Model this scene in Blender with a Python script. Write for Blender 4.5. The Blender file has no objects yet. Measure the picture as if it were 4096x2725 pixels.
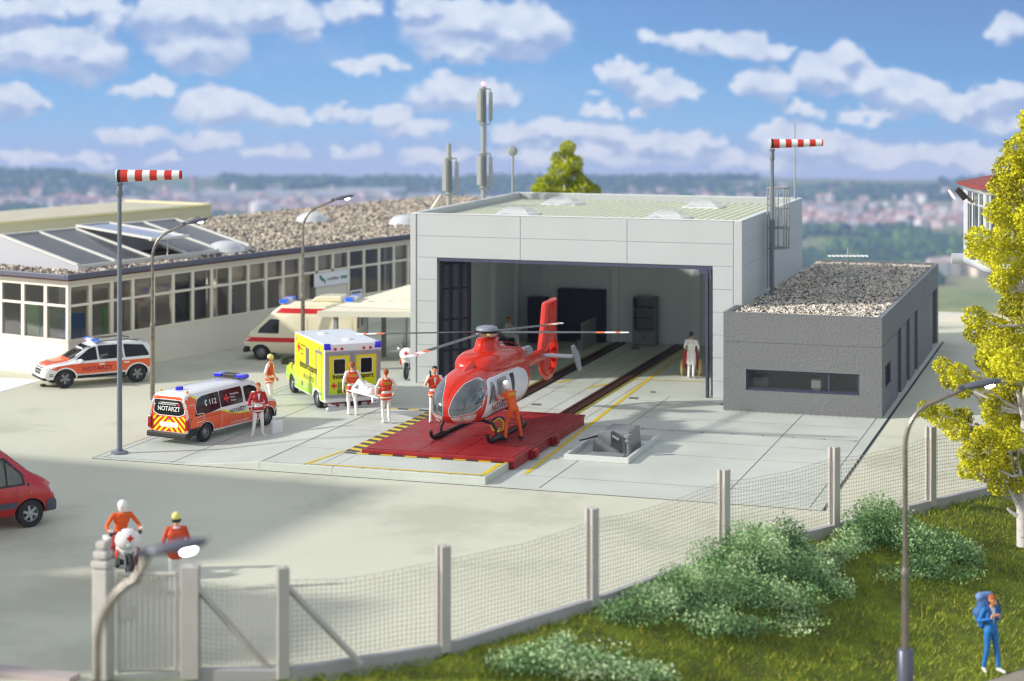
import bpy, bmesh, math, random
import numpy as np
from mathutils import Vector, Matrix
from mathutils.bvhtree import BVHTree
from mathutils import noise as mnoise
R = math.radians
rnd = random.Random(7)
SC = bpy.context.scene
COL = SC.collection

# ------------------------------------------------------------------ camera, light, sky, exposure
cam = bpy.data.cameras.new('camera'); camo = bpy.data.objects.new('camera', cam); COL.objects.link(camo)
CAM = Vector((25.6826, -67.8769, 11.5973)); YAW = -0.30993
camo.location = CAM; camo.rotation_euler = (R(90), 0, -YAW)
cam.sensor_width = 36; cam.lens = 68.434; cam.shift_y = -0.2629; cam.clip_start = 0.5; cam.clip_end = 20000
cam.dof.use_dof = True; cam.dof.focus_distance = 58.5; cam.dof.aperture_fstop = 0.37; cam.dof.aperture_blades = 0
SC.camera = camo
SUN_DIR = Vector((2.0, 1.15, -1.12)).normalized()          # the way the light travels
sun = bpy.data.lights.new('sun', 'SUN'); sun.energy = 3.9; sun.angle = R(2.4); sun.color = (1.0, 0.955, 0.88)
suno = bpy.data.objects.new('sun', sun); COL.objects.link(suno)
suno.rotation_euler = SUN_DIR.to_track_quat('-Z', 'Y').to_euler()
SC.view_settings.view_transform = 'Standard'; SC.view_settings.look = 'None'
EXPO = 0.28
SC.view_settings.exposure = EXPO; SC.view_settings.gamma = 1.0
cy = SC.cycles
cy.use_denoising = True; cy.use_adaptive_sampling = True; cy.adaptive_threshold = 0.02
cy.max_bounces = 8; cy.diffuse_bounces = 4; cy.glossy_bounces = 3; cy.transmission_bounces = 6; cy.transparent_max_bounces = 12
cy.volume_bounces = 0; cy.pixel_filter_type = 'BLACKMAN_HARRIS'; cy.filter_width = 1.2; cy.caustics_reflective = False; cy.caustics_refractive = False; cy.sample_clamp_indirect = 6

def lin(r, g, b):
    return tuple(((c/255)/12.92 if c/255 <= .04045 else ((c/255+.055)/1.055)**2.4) for c in (r, g, b))

class NT:
    """small helper round a node tree"""
    def __init__(s, nt): s.t = nt; s.n = nt.nodes; s.l = nt.links
    def node(s, typ, **kw):
        n = s.n.new(typ)
        for k, v in kw.items(): setattr(n, k, v)
        return n
    def put(s, sock, v):
        if isinstance(v, bpy.types.NodeSocket): s.l.new(v, sock)
        else: sock.default_value = v
    def m(s, op, a, b=0.0, c=None, clamp=False):
        n = s.node('ShaderNodeMath', operation=op); n.use_clamp = clamp
        s.put(n.inputs[0], a); s.put(n.inputs[1], b)
        if c is not None: s.put(n.inputs[2], c)
        return n.outputs[0]
    def v(s, op, a, b=(0, 0, 0)):
        n = s.node('ShaderNodeVectorMath', operation=op); s.put(n.inputs[0], a)
        if op == 'SCALE': s.put(n.inputs['Scale'], b)
        elif op not in ('LENGTH', 'NORMALIZE'): s.put(n.inputs[1], b)
        return n.outputs['Value'] if op in ('LENGTH', 'DOT_PRODUCT') else n.outputs[0]
    def xyz(s, x, y, z):
        n = s.node('ShaderNodeCombineXYZ'); s.put(n.inputs[0], x); s.put(n.inputs[1], y); s.put(n.inputs[2], z); return n.outputs[0]
    def sep(s, v):
        n = s.node('ShaderNodeSeparateXYZ'); s.put(n.inputs[0], v); return n.outputs
    def noise(s, vec, scale, detail=4, rough=.55, out=0):
        n = s.node('ShaderNodeTexNoise'); s.put(n.inputs['Vector'], vec); n.inputs['Scale'].default_value = scale
        n.inputs['Detail'].default_value = detail; n.inputs['Roughness'].default_value = rough; return n.outputs[out]
    def ss(s, v, a, b, lo=0.0, hi=1.0):
        n = s.node('ShaderNodeMapRange', interpolation_type='SMOOTHSTEP'); s.put(n.inputs[0], v)
        for i, q in enumerate((a, b, lo, hi)): s.put(n.inputs[1+i], q)
        return n.outputs[0]
    def mix(s, f, a, b):
        n = s.node('ShaderNodeMix', data_type='RGBA'); s.put(n.inputs[0], f)
        s.put(n.inputs[6], a if isinstance(a, bpy.types.NodeSocket) else (*a[:3], 1)); s.put(n.inputs[7], b if isinstance(b, bpy.types.NodeSocket) else (*b[:3], 1))
        return n.outputs[2]
    def ramp(s, f, stops):
        n = s.node('ShaderNodeValToRGB'); s.put(n.inputs[0], f); e = n.color_ramp.elements
        while len(e) < len(stops): e.new(0.5)
        for q, (p, c) in zip(e, stops): q.position = p; q.color = (*c[:3], 1)
        return n.outputs[0]

def build_world():
    w = bpy.data.worlds.new('World'); SC.world = w; w.use_nodes = True
    k = NT(w.node_tree); k.n.clear()
    out = k.node('ShaderNodeOutputWorld'); bg = k.node('ShaderNodeBackground'); k.l.new(bg.outputs[0], out.inputs[0])
    sky = k.node('ShaderNodeTexSky', sky_type='NISHITA'); sky.sun_disc = False
    sky.sun_elevation = math.asin(-SUN_DIR.z); sky.sun_rotation = math.atan2(-SUN_DIR.x, -SUN_DIR.y)
    sky.air_density = 1.0; sky.dust_density = 1.2; sky.ozone_density = 1.0
    d = k.v('NORMALIZE', k.node('ShaderNodeTexCoord').outputs['Generated'])
    # sky band: bearing (a) and slope (e) of the direction, in the world's own frame
    fw = (math.sin(YAW), math.cos(YAW), 0); rt = (math.cos(YAW), -math.sin(YAW), 0)
    f = k.m('MAXIMUM', k.v('DOT_PRODUCT', d, fw), 0.02)
    a = k.m('DIVIDE', k.v('DOT_PRODUCT', d, rt), f); e = k.m('DIVIDE', k.sep(d)[2], f)
    g = k.m('MULTIPLY_ADD', e, 7.786/0.70, 0.5857, clamp=True)            # 0 low at the far hills .. 1 at the top of the view
    blue = k.ramp(g, [(0.0, lin(150, 172, 214)), (0.25, lin(148, 190, 228)), (0.5, lin(112, 176, 224)), (0.75, lin(72, 152, 212)), (1.0, lin(40, 124, 196))])
    deep = k.ramp(g, [(0.0, lin(140, 166, 212)), (0.3, lin(120, 176, 218)), (0.6, lin(58, 142, 200)), (1.0, lin(6, 92, 162))])
    base = k.mix(k.ss(a, -0.05, 0.26), blue, deep)
    P = k.xyz(a, e, 0.0)
    warp = k.v('SCALE', k.v('SUBTRACT', k.noise(k.v('MULTIPLY', P, (55, 85, 1)), 1.0, 5, .6, 1), (.5, .5, .5)), 0.022)
    warp = k.v('ADD', warp, k.v('SCALE', k.v('SUBTRACT', k.noise(k.v('MULTIPLY', P, (190, 260, 1)), 1.0, 3, .6, 1), (.5, .5, .5)), 0.007))
    U = []
    def C(u, v, ru, rv): U.append(((u-2048)/7786.3, -(v-285.8)/7786.3, ru/7786.3, rv/7786.3))
    for q in ((90, 190, 250, 95), (330, 215, 190, 110), (30, 50, 160, 60), (260, 20, 230, 45), (430, 60, 60, 60), (60, 400, 130, 60), (760, 60, 260, 110), (1020, 50, 240, 90),
              (800, 190, 200, 110), (1180, 100, 120, 60), (1400, 30, 120, 55), (1850, 90, 240, 110), (2080, 120, 210, 120), (1700, 20, 120, 50), (1860, 190, 200, 60),
              (870, 420, 175, 75), (1130, 470, 110, 45), (1060, 440, 80, 40), (1380, 450, 130, 36), (1560, 450, 90, 40), (1830, 375, 200, 80), (1990, 380, 90, 40), (1650, 515, 140, 42), (560, 540, 150, 40),
              (830, 560, 130, 40), (560, 365, 130, 25), (1490, 250, 160, 25), (640, 350, 60, 30), (1560, 250, 80, 30), (120, 630, 170, 26), (360, 630, 90, 26), (650, 640, 70, 20),
              (2470, 275, 110, 48), (2590, 340, 110, 48), (2680, 385, 130, 55), (2410, 430, 80, 32), (2560, 445, 34, 22),
              (2780, 165, 150, 52), (2960, 175, 110, 55), (3060, 215, 90, 42), (2590, 150, 50, 30), (3080, 190, 110, 22),
              (3060, 345, 125, 65), (3330, 290, 170, 90), (3480, 330, 200, 60), (3620, 380, 190, 60), (3850, 420, 230, 55), (4000, 380, 130, 60), (3200, 440, 90, 30), (3500, 470, 150, 25), (3380, 230, 70, 60),
              (4040, 130, 90, 55), (4000, 490, 150, 36), (2240, 520, 150, 50), (2430, 530, 120, 50), (2060, 530, 110, 40), (2620, 570, 190, 44), (2800, 580, 120, 34), (2300, 610, 330, 46), (2520, 640, 300, 30), (1750, 620, 160, 34),
              (3150, 560, 150, 62), (3330, 590, 170, 50), (3020, 640, 260, 30), (3700, 620, 300, 40), (3950, 640, 200, 46), (3600, 650, 260, 30), (3420, 640, 200, 30), (1100, 610, 140, 20), (1430, 600, 90, 16)): C(*q)
    def field(p):
        acc = None
        for (cx, cz, rx, rz) in U:
            q = k.v('LENGTH', k.v('MULTIPLY', k.v('SUBTRACT', p, (cx, cz, 0)), (1/rx, 1/rz, 0)))
            if acc is not None:
                n = k.node('ShaderNodeMath', operation='SMOOTH_MIN'); k.put(n.inputs[0], acc); k.put(n.inputs[1], q); n.inputs[2].default_value = 0.35; q = n.outputs[0]
            acc = q
        return acc
    W = k.v('ADD', P, warp)
    f1 = field(W); f2 = field(k.v('ADD', W, (-0.002, 0.0072, 0)))
    cover = k.ss(f1, 1.16, 0.90)
    lit = k.ss(k.m('SUBTRACT', f2, f1), -0.28, 0.30)       # 1 where the cloud thins out upwards (its bright top)
    puff = k.noise(k.v('MULTIPLY', P, (60, 95, 1)), 1.0, 5, .6)
    lit = k.m('ADD', k.m('MULTIPLY', lit, .8), k.m('MULTIPLY', k.m('SUBTRACT', puff, .45), 2.0), clamp=True)
    ctop = k.ramp(g, [(0.0, lin(234, 230, 236)), (0.4, lin(252, 250, 248)), (1.0, lin(255, 255, 250))])
    cbot = k.ramp(g, [(0.0, lin(168, 180, 208)), (0.5, lin(158, 174, 206)), (1.0, lin(132, 152, 194))])
    cloud = k.mix(lit, cbot, ctop)
    wisp = k.ss(k.noise(k.v('MULTIPLY', k.v('ADD', P, k.v('SCALE', warp, 1.5)), (9, 42, 1)), 1.0, 6, .62), .5, .8, 0.0, .55)
    wisp = k.m('MULTIPLY', wisp, k.ss(a, 0.12, -0.06))
    base = k.mix(wisp, base, lin(206, 208, 228))
    low = k.ss(g, 0.30, 0.0, 0.0, 0.75)
    base = k.mix(low, base, lin(186, 190, 222))
    band = k.mix(k.m('MULTIPLY', cover, .97), base, cloud)
    band = k.v('SCALE', k.v('MULTIPLY', band, (1.06, 1.06, 1.02)), 1.30*0.5**EXPO)
    up = k.v('SCALE', sky.outputs[0], 0.15)
    # thin high cloud brightens the upper sky a little; below the horizon all round it is the valley's pale ground glow
    up = k.mix(k.ss(k.noise(d, 1.6, 4), .30, .60, 0.28, .62), up, (.78, .77, .74))
    z = k.sep(d)[2]
    infront = k.ss(k.v('DOT_PRODUCT', d, fw), 0.0, 0.35)
    colr = k.mix(k.m('MULTIPLY', k.ss(z, 0.16, 0.05), infront), up, band)
    colr = k.mix(k.ss(z, -0.06, -0.14), colr, (.16, .16, .15))
    k.l.new(colr, bg.inputs[0]); bg.inputs[1].default_value = 1.0
    w.cycles.sampling_method = 'MANUAL'; w.cycles.sample_map_resolution = 1024
build_world()

# ------------------------------------------------------------------ materials
MATS = {}
def mat(name, col=(.5, .5, .5), rough=.55, metal=0.0, var=0.0, vs=1.2, grain=0.0, gs=40.0, bump=0.0, bs=60.0, coat=0.0, spec=.5, emit=None, es=0.0, sss=0.0, dirt_or_shade=None):
    if name in MATS: return MATS[name]
    m = bpy.data.materials.new(name); m.use_nodes = True; k = NT(m.node_tree); b = k.n['Principled BSDF']; MATS[name] = m
    k.put(b.inputs['Roughness'], rough); b.inputs['Metallic'].default_value = metal; b.inputs['Specular IOR Level'].default_value = spec
    b.inputs['Coat Weight'].default_value = coat; b.inputs['Coat Roughness'].default_value = .08
    co = k.node('ShaderNodeTexCoord').outputs['Object']; c = (*col, 1)
    if var or grain or dirt_or_shade:
        c = k.mix(0.0, col, col)
        n = k.noise(co, vs, 5, .6); s = k.ss(n, .3, .7, 1-var, 1+var)
        if grain: s = k.m('MULTIPLY', s, k.ss(k.noise(co, gs, 2, .7), .25, .75, 1-grain, 1+grain))
        c = k.v('SCALE', col, s)
        if dirt_or_shade: c = k.mix(k.ss(k.noise(co, dirt_or_shade[1], 6, .7), dirt_or_shade[2], dirt_or_shade[2]+.12, 0, dirt_or_shade[3]), c, dirt_or_shade[0])
        k.put(b.inputs['Roughness'], k.ss(n, .3, .7, max(.03, rough-.08), min(1, rough+.08)))
    k.put(b.inputs['Base Color'], c)
    if bump:
        bn = k.node('ShaderNodeBump'); bn.inputs['Strength'].default_value = bump; bn.inputs['Distance'].default_value = .02
        k.put(bn.inputs['Height'], k.noise(co, bs, 3, .6)); k.l.new(bn.outputs[0], b.inputs['Normal'])
    if emit: b.inputs['Emission Color'].default_value = (*emit, 1); b.inputs['Emission Strength'].default_value = es
    if sss: b.inputs['Subsurface Weight'].default_value = sss; b.inputs['Subsurface Radius'].default_value = (.02, .012, .008)
    return m
def glass(name, tint=(.8, .85, .85), clear=.75, rough=.05, f0=.09):
    if name in MATS: return MATS[name]
    m = bpy.data.materials.new(name); m.use_nodes = True; k = NT(m.node_tree); MATS[name] = m
    k.n.remove(k.n['Principled BSDF']); o = [n for n in k.n if n.type == 'OUTPUT_MATERIAL'][0]
    tr = k.node('ShaderNodeBsdfTransparent'); tr.inputs[0].default_value = (*[c*clear for c in tint], 1)
    gl = k.node('ShaderNodeBsdfGlossy'); gl.inputs['Roughness'].default_value = rough; gl.inputs[0].default_value = (1, 1, 1, 1)
    fr = k.node('ShaderNodeFresnel'); fr.inputs[0].default_value = 1.5
    mx = k.node('ShaderNodeMixShader'); k.put(mx.inputs[0], k.m('ADD', fr.outputs[0], f0, clamp=True)); k.l.new(tr.outputs[0], mx.inputs[1]); k.l.new(gl.outputs[0], mx.inputs[2])
    k.l.new(mx.outputs[0], o.inputs[0]); return m
def milky(name, col, alpha, rough=.2):
    m = mat(name, col, rough, coat=.3); m.node_tree.nodes['Principled BSDF'].inputs['Alpha'].default_value = alpha; return m
def lamp_mat(name, col, s): return mat(name, (.8, .8, .8), emit=col, es=s)

# ------------------------------------------------------------------ mesh building
def frame(z):                                       # two unit vectors square to z
    z = Vector(z).normalized(); h = Vector((0, 0, 1)) if abs(z.z) < .9 else Vector((1, 0, 0))
    x = h.cross(z).normalized(); return x, z.cross(x), z
class MB:
    def __init__(s): s.v = []; s.f = []; s.m = []
    def add(s, vs, fs, mi=0):
        o = len(s.v); s.v += [tuple(v) for v in vs]; s.f += [tuple(i+o for i in f) for f in fs]; s.m += [mi]*len(fs); return s
    def box(s, x0, x1, y0, y1, z0, z1, mi=0, M=None):
        vs = [Vector((x, y, z)) for x in (x0, x1) for y in (y0, y1) for z in (z0, z1)]
        if M is not None: vs = [M @ v for v in vs]
        return s.add(vs, [(0, 1, 3, 2), (4, 6, 7, 5), (0, 4, 5, 1), (2, 3, 7, 6), (0, 2, 6, 4), (1, 5, 7, 3)], mi)
    def prism(s, poly, axis, a0, a1, mi=0, M=None):
        n = len(poly)
        def P(p, a): q = (a, p[0], p[1]) if axis == 'x' else (p[0], a, p[1]) if axis == 'y' else (p[0], p[1], a); return (M @ Vector(q)) if M is not None else q
        vs = [P(p, a0) for p in poly]+[P(p, a1) for p in poly]
        area = sum(poly[i][0]*poly[(i+1) % n][1]-poly[(i+1) % n][0]*poly[i][1] for i in range(n))
        flip = (area > 0) ^ (axis == 'y')
        if a1 < a0: flip = not flip
        fs = [tuple(range(n)), tuple(range(2*n-1, n-1, -1))]+[(i, n+i, n+(i+1) % n, (i+1) % n) for i in range(n)]
        if flip: fs = [tuple(reversed(f)) for f in fs]
        return s.add(vs, fs, mi)
    def cone(s, p0, p1, r0, r1=None, n=12, mi=0, cap=True):
        r1 = r0 if r1 is None else r1; p0, p1 = Vector(p0), Vector(p1); x, y, z = frame(p1-p0)
        c = [(math.cos(2*math.pi*i/n), math.sin(2*math.pi*i/n)) for i in range(n)]
        vs = [p0+(x*a+y*b)*r0 for a, b in c]+[p1+(x*a+y*b)*r1 for a, b in c]
        fs = [(i, (i+1) % n, n+(i+1) % n, n+i) for i in range(n)]
        if cap: fs += [tuple(range(n-1, -1, -1)), tuple(range(n, 2*n))]
        return s.add(vs, fs, mi)
    def tube(s, pts, r, n=10, mi=0, closed=False):
        pts = [Vector(p) for p in pts]; rs = r if isinstance(r, (list, tuple)) else [r]*len(pts); vs = []; fs = []; px = None; N = len(pts)
        for i, p in enumerate(pts):
            t = (pts[(i+1) % N]-pts[i-1]) if closed else (pts[min(i+1, N-1)]-pts[max(i-1, 0)])
            t.normalize()
            if px is None: px, _, _ = frame(t)
            px = (px-t*px.dot(t)).normalized(); py = t.cross(px)
            vs += [p+(px*math.cos(2*math.pi*j/n)+py*math.sin(2*math.pi*j/n))*rs[i] for j in range(n)]
        for i in range(N if closed else N-1):
            a, b = i*n, ((i+1) % N)*n; fs += [(a+j, a+(j+1) % n, b+(j+1) % n, b+j) for j in range(n)]
        if not closed: fs += [tuple(range(n-1, -1, -1)), tuple(range((N-1)*n, N*n))]
        return s.add(vs, fs, mi)
    def lathe(s, prof, o=(0, 0, 0), axis=(0, 0, 1), n=24, mi=0, cap=True):   # prof: (radius, height) pairs
        x, y, z = frame(axis); o = Vector(o); vs = []; fs = []
        for r, h in prof: vs += [o+z*h+(x*math.cos(2*math.pi*j/n)+y*math.sin(2*math.pi*j/n))*max(r, 1e-4) for j in range(n)]
        for i in range(len(prof)-1): fs += [(i*n+j, i*n+(j+1) % n, (i+1)*n+(j+1) % n, (i+1)*n+j) for j in range(n)]
        if cap: fs += [tuple(range(n-1, -1, -1)), tuple(range((len(prof)-1)*n, len(prof)*n))]
        return s.add(vs, fs, mi)
    def ball(s, c, r, n=12, mi=0, M=None):
        r = (r, r, r) if not isinstance(r, (tuple, list)) else r; c = Vector(c); vs = []; fs = []; h = n//2
        for i in range(1, h):
            t = math.pi*i/h
            vs += [Vector((math.sin(t)*math.cos(2*math.pi*j/n)*r[0], math.sin(t)*math.sin(2*math.pi*j/n)*r[1], math.cos(t)*r[2])) for j in range(n)]
        for i in range(h-2): fs += [(i*n+j, (i+1)*n+j, (i+1)*n+(j+1) % n, i*n+(j+1) % n) for j in range(n)]
        a = len(vs); vs += [Vector((0, 0, r[2])), Vector((0, 0, -r[2]))]
        fs += [(a, j, (j+1) % n) for j in range(n)]+[(a+1, (h-2)*n+(j+1) % n, (h-2)*n+j) for j in range(n)]
        if M is not None: vs = [M @ v for v in vs]
        return s.add([v+c for v in vs], fs, mi)
    def mesh(s, name):
        me = bpy.data.meshes.new(name); me.from_pydata(s.v, [], s.f); me.update(); me.validate()
        if len(me.polygons) == len(s.m): me.polygons.foreach_set('material_index', s.m)
        return me
    def build(s, name, mats, parent=None, smooth=None, bevel=0, seg=2, **tg):
        me = s.mesh(name)
        if len(s.f) < 60000:
            bm = bmesh.new(); bm.from_mesh(me); bmesh.ops.recalc_face_normals(bm, faces=bm.faces); bm.to_mesh(me); bm.free()
        o = bpy.data.objects.new(name, me); COL.objects.link(o)
        return finish(o, mats, parent, smooth, bevel, seg, **tg)
def finish(o, mats, parent=None, smooth=None, bevel=0, seg=2, **tg):
    for m in (mats if isinstance(mats, (list, tuple)) else [mats]): o.data.materials.append(m)
    if parent is not None: o.parent = parent
    if smooth: o.data.shade_smooth(); o.data.set_sharp_from_angle(angle=R(smooth))
    if bevel:
        b = o.modifiers.new('bevel', 'BEVEL'); b.width = bevel; b.segments = seg; b.limit_method = 'ANGLE'; b.angle_limit = R(40)
    return tag(o, **tg)
def tag(o, label=None, cat=None, group=None, kind=None):
    if label: o['label'] = label
    if cat: o['category'] = cat
    if group: o['group'] = group
    if kind: o['kind'] = kind
    return o
def thing(name, label, cat, loc=(0, 0, 0), rz=0.0, group=None, parent=None):
    o = bpy.data.objects.new(name, None); COL.objects.link(o); o.location = loc; o.rotation_euler = (0, 0, rz); o.empty_display_size = .1
    return tag(o, label, cat, group)
def copy_tree(o, parent=None):
    c = o.copy(); COL.objects.link(c)
    if parent is not None: c.parent = parent
    for ch in [x for x in o.children]: copy_tree(ch, c)
    return c
def evald(o):                                        # mesh of an object with its modifiers applied
    dg = bpy.context.evaluated_depsgraph_get(); return bpy.data.meshes.new_from_object(o.evaluated_get(dg), preserve_all_data_layers=True, depsgraph=dg)
def apply_mods(o):
    me = evald(o); old = o.data; o.modifiers.clear(); o.data = me; me.name = old.name; return o
def text_mesh(s, size, bold=0.012, shear=0.0, sx=1.0, align='CENTER', depth=.003):
    c = bpy.data.curves.new('lettering', 'FONT'); c.body = s; c.size = size; c.align_x = align; c.align_y = 'CENTER'; c.offset = bold*size; c.shear = shear; c.extrude = depth; c.resolution_u = 3
    o = bpy.data.objects.new('lettering', c); COL.objects.link(o); me = evald(o); bpy.data.objects.remove(o); bpy.data.curves.remove(c)
    if sx != 1: me.transform(Matrix.Diagonal((sx, 1, 1, 1)))
    return me
def text(name, s, size, m, parent, M, **kw):          # flat lettering: text plane = local XY of the matrix M
    me = text_mesh(s, size, **kw); me.transform(M); o = bpy.data.objects.new(name, me); COL.objects.link(o); return finish(o, m, parent)
def basis(o, x, y):                                  # matrix with given origin and text axes
    x = Vector(x).normalized(); y = Vector(y).normalized(); z = x.cross(y); return Matrix.Translation(Vector(o)) @ Matrix((x, y, z)).transposed().to_4x4()
# projected decals on a body: SIDES[...] = (2D -> start point, ray direction)
SIDES = {'left': (lambda p: Vector((p[0], 6, p[1])), Vector((0, -1, 0))), 'right': (lambda p: Vector((p[0], -6, p[1])), Vector((0, 1, 0))),
         'rear': (lambda p: Vector((-9, p[0], p[1])), Vector((1, 0, 0))), 'front': (lambda p: Vector((9, p[0], p[1])), Vector((-1, 0, 0))),
         'top': (lambda p: Vector((p[0], p[1], 8)), Vector((0, 0, -1)))}
def bvh_of(o):
    me = evald(o); bm = bmesh.new(); bm.from_mesh(me); b = BVHTree.FromBMesh(bm); bm.free(); bpy.data.meshes.remove(me); return b
def drape(bm, side, bvh, off):
    fn, d = SIDES[side]
    for v in bm.verts:
        s = fn((v.co.x, v.co.y)); h = v.co.z; loc, nor, i, dist = bvh.ray_cast(s, d)
        if loc is None:
            loc, nor, i, dist = bvh.find_nearest(s+d*5)
            loc = Vector(loc)
        v.co = loc-d*(off+h)
def decal(name, poly, side, bvh, m, parent, off=.006, step=.09, label=None):
    bm = bmesh.new(); bm.faces.new([bm.verts.new((p[0], p[1], 0)) for p in poly])
    xs = [p[0] for p in poly]; ys = [p[1] for p in poly]
    for ax, lo, hi in ((0, min(xs), max(xs)), (1, min(ys), max(ys))):
        t = lo+step
        while t < hi:
            co = [0, 0, 0]; no = [0, 0, 0]; co[ax] = t; no[ax] = 1
            bmesh.ops.bisect_plane(bm, geom=bm.verts[:]+bm.edges[:]+bm.faces[:], plane_co=co, plane_no=no); t += step
    bmesh.ops.triangulate(bm, faces=[f for f in bm.faces if len(f.verts) > 4])
    drape(bm, side, bvh, off); bmesh.ops.recalc_face_normals(bm, faces=bm.faces)
    d = SIDES[side][1]; tot = Vector((0, 0, 0))
    for f in bm.faces: tot += f.normal*f.calc_area()
    if tot.dot(d) > 0: bmesh.ops.reverse_faces(bm, faces=bm.faces)
    me = bpy.data.meshes.new(name); bm.to_mesh(me); bm.free(); me.shade_smooth(); o = bpy.data.objects.new(name, me); COL.objects.link(o)
    return finish(o, m, parent, label=label)
def decal_text(name, s, size, side, at, bvh, m, parent, off=.010, flip=False, rot=0.0, **kw):
    me = text_mesh(s, size, depth=0.0, **kw); bm = bmesh.new(); bm.from_mesh(me); bpy.data.meshes.remove(me)
    bmesh.ops.triangulate(bm, faces=bm.faces[:])
    es = [e for e in bm.edges if e.calc_length() > .12]
    if es: bmesh.ops.subdivide_edges(bm, edges=es, cuts=1, use_grid_fill=False)
    ca, sa = math.cos(rot), math.sin(rot); sg = -1 if flip else 1
    for v in bm.verts:
        x, y = v.co.x*ca-v.co.y*sa, v.co.x*sa+v.co.y*ca; v.co = Vector((at[0]+sg*x, at[1]+y, 0))
    drape(bm, side, bvh, off); me = bpy.data.meshes.new(name); bm.to_mesh(me); bm.free(); o = bpy.data.objects.new(name, me); COL.objects.link(o)
    return finish(o, m, parent)
def rrect(x0, x1, y0, y1, r=.05, n=4):
    out = []
    for cx, cy_, a in ((x1-r, y1-r, 0), (x0+r, y1-r, 90), (x0+r, y0+r, 180), (x1-r, y0+r, 270)):
        out += [(cx+r*math.cos(R(a+90*i/n)), cy_+r*math.sin(R(a+90*i/n))) for i in range(n+1)]
    return out
def rpoly(pts, r=.05, n=3):                           # polygon with rounded corners
    out = []; N = len(pts)
    for i in range(N):
        a, b, c = Vector(pts[i-1]), Vector(pts[i]), Vector(pts[(i+1) % N]); u = (a-b); w = (c-b); t = min(r, u.length*.45, w.length*.45); p, q = b+u.normalized()*t, b+w.normalized()*t
        out += [tuple((p*(1-k)**2+b*2*k*(1-k)+q*k*k)) for k in [j/n for j in range(n+1)]]
    return out
def cross_poly(cx, cy_, s):
    a, b = s*.5, s*.165; return [(cx+x, cy_+y) for x, y in ((-b, -a), (b, -a), (b, -b), (a, -b), (a, b), (b, b), (b, a), (-b, a), (-b, b), (-a, b), (-a, -b), (-b, -b))]
# ------------------------------------------------------------------ shared materials
PLATE = mat('pale_concrete', lin(198, 203, 193), .55, var=.06, vs=.35, grain=.10, gs=55, dirt_or_shade=(lin(150, 160, 158), 2.2, .62, .25))
RAISED = PLATE
LINEG = mat('joint_dark', (.05, .055, .06), .8)
YEL = mat('yellow_paint', lin(226, 196, 30), .5, var=.08, vs=3, grain=.15, gs=25)
DARKB = mat('black_plastic', (.018, .018, .02), .45)
GREYW = mat('hangar_panel', lin(190, 195, 196), .5, var=.02, vs=.5, bump=.12, bs=22)
GREYTRIM = mat('hangar_trim', lin(192, 198, 199), .5)
WALLIN = mat('hangar_inside', lin(216, 228, 234), .6)
ROOFG = mat('hangar_roof_sheet', lin(216, 218, 192), .5, var=.04, vs=.8)
BLUEG = mat('slate_blue_frame', lin(72, 74, 98), .45, var=.1, vs=6)
NAVY = mat('navy_plastic', lin(30, 31, 50), .5, var=.1, vs=5)
ANNEX = mat('rough_grey_render', lin(114, 116, 117), .75, var=.04, vs=1, grain=.16, gs=16, bump=1.0, bs=11)
ANNEXS = mat('grey_coping', lin(120, 124, 126), .5)
REDP = mat('red_platform', lin(146, 22, 28), .45, var=.12, vs=1.1, grain=.16, gs=60, dirt_or_shade=(lin(220, 150, 150), 70, .70, .8))
RAILB = mat('rail_brown', lin(88, 52, 46), .4, metal=.3, var=.25, vs=8)
BLUEW = lambda a=0: None

def stripes(name, c1, c2, period, ang, rough=.5):      # diagonal warning stripes in the object's own metres
    m = bpy.data.materials.new(name); m.use_nodes = True; k = NT(m.node_tree); b = k.n['Principled BSDF']
    s = k.sep(k.node('ShaderNodeTexCoord').outputs['Object'])
    t = k.m('ADD', k.m('MULTIPLY', s[0], math.cos(R(ang))/period), k.m('MULTIPLY', s[1], math.sin(R(ang))/period))
    k.put(b.inputs['Base Color'], k.mix(k.m('GREATER_THAN', k.m('FRACT', t), .5), c1, c2)); b.inputs['Roughness'].default_value = rough; return m
WARN = stripes('warning_stripes', lin(222, 194, 40), lin(66, 62, 56), .52, 68)
WARNF = stripes('warning_stripes_front', lin(222, 194, 40), lin(66, 62, 56), .72, 20)
WARNS = stripes('warning_ticks', lin(214, 200, 60), lin(40, 44, 40), .26, 90)

# ------------------------------------------------------------------ ground: car park, base plate, raised apron
LOTM = mat('cream_ground', lin(206, 206, 186), .8, var=.05, vs=.09, grain=.05, gs=22, dirt_or_shade=(lin(170, 174, 152), .13, .5, .5))  # broad grey-green shade painted into the cream ground by noise
FENCE = [(6.95, -34.85), (8.46, -34.26), (10.15, -33.76), (12.51, -31.25), (14.45, -27.13), (16.35, -22.2), (18.44, -18.61), (20.48, -15.02), (23.0, -10.9), (27.5, -4.5)]
def slab(name, poly, z, m, zb=None, **tg):
    b = MB(); b.prism(poly, 'z', (z-.004 if zb is None else zb), z); return b.build(name, m, **tg)
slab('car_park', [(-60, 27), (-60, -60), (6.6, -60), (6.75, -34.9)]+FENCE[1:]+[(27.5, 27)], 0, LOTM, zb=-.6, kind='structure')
slab('base_plate', [(-4.06, -16.15), (17.8, -16.45), (17.8, 17.2), (-4.06, 17.2)], .014, PLATE, zb=.002, kind='structure')
z1 = .23
b = MB()                                             # apron: ramp from x=-1.1 to 1.4, level behind it, level to the platform
xs = [-1.1, 1.4, 3.72, 8.36]
YF = -16.17
b.prism([(-1.1, .006), (1.4, z1), (1.4, .006)], 'y', YF, -6.5)
b.prism([(1.4, .006), (3.70, .006), (3.70, z1), (1.4, z1)], 'y', YF, -6.5)
b.prism([(3.70, .006), (8.34, .006), (8.34, z1), (3.70, z1)], 'y', YF, -14.03)
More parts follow.
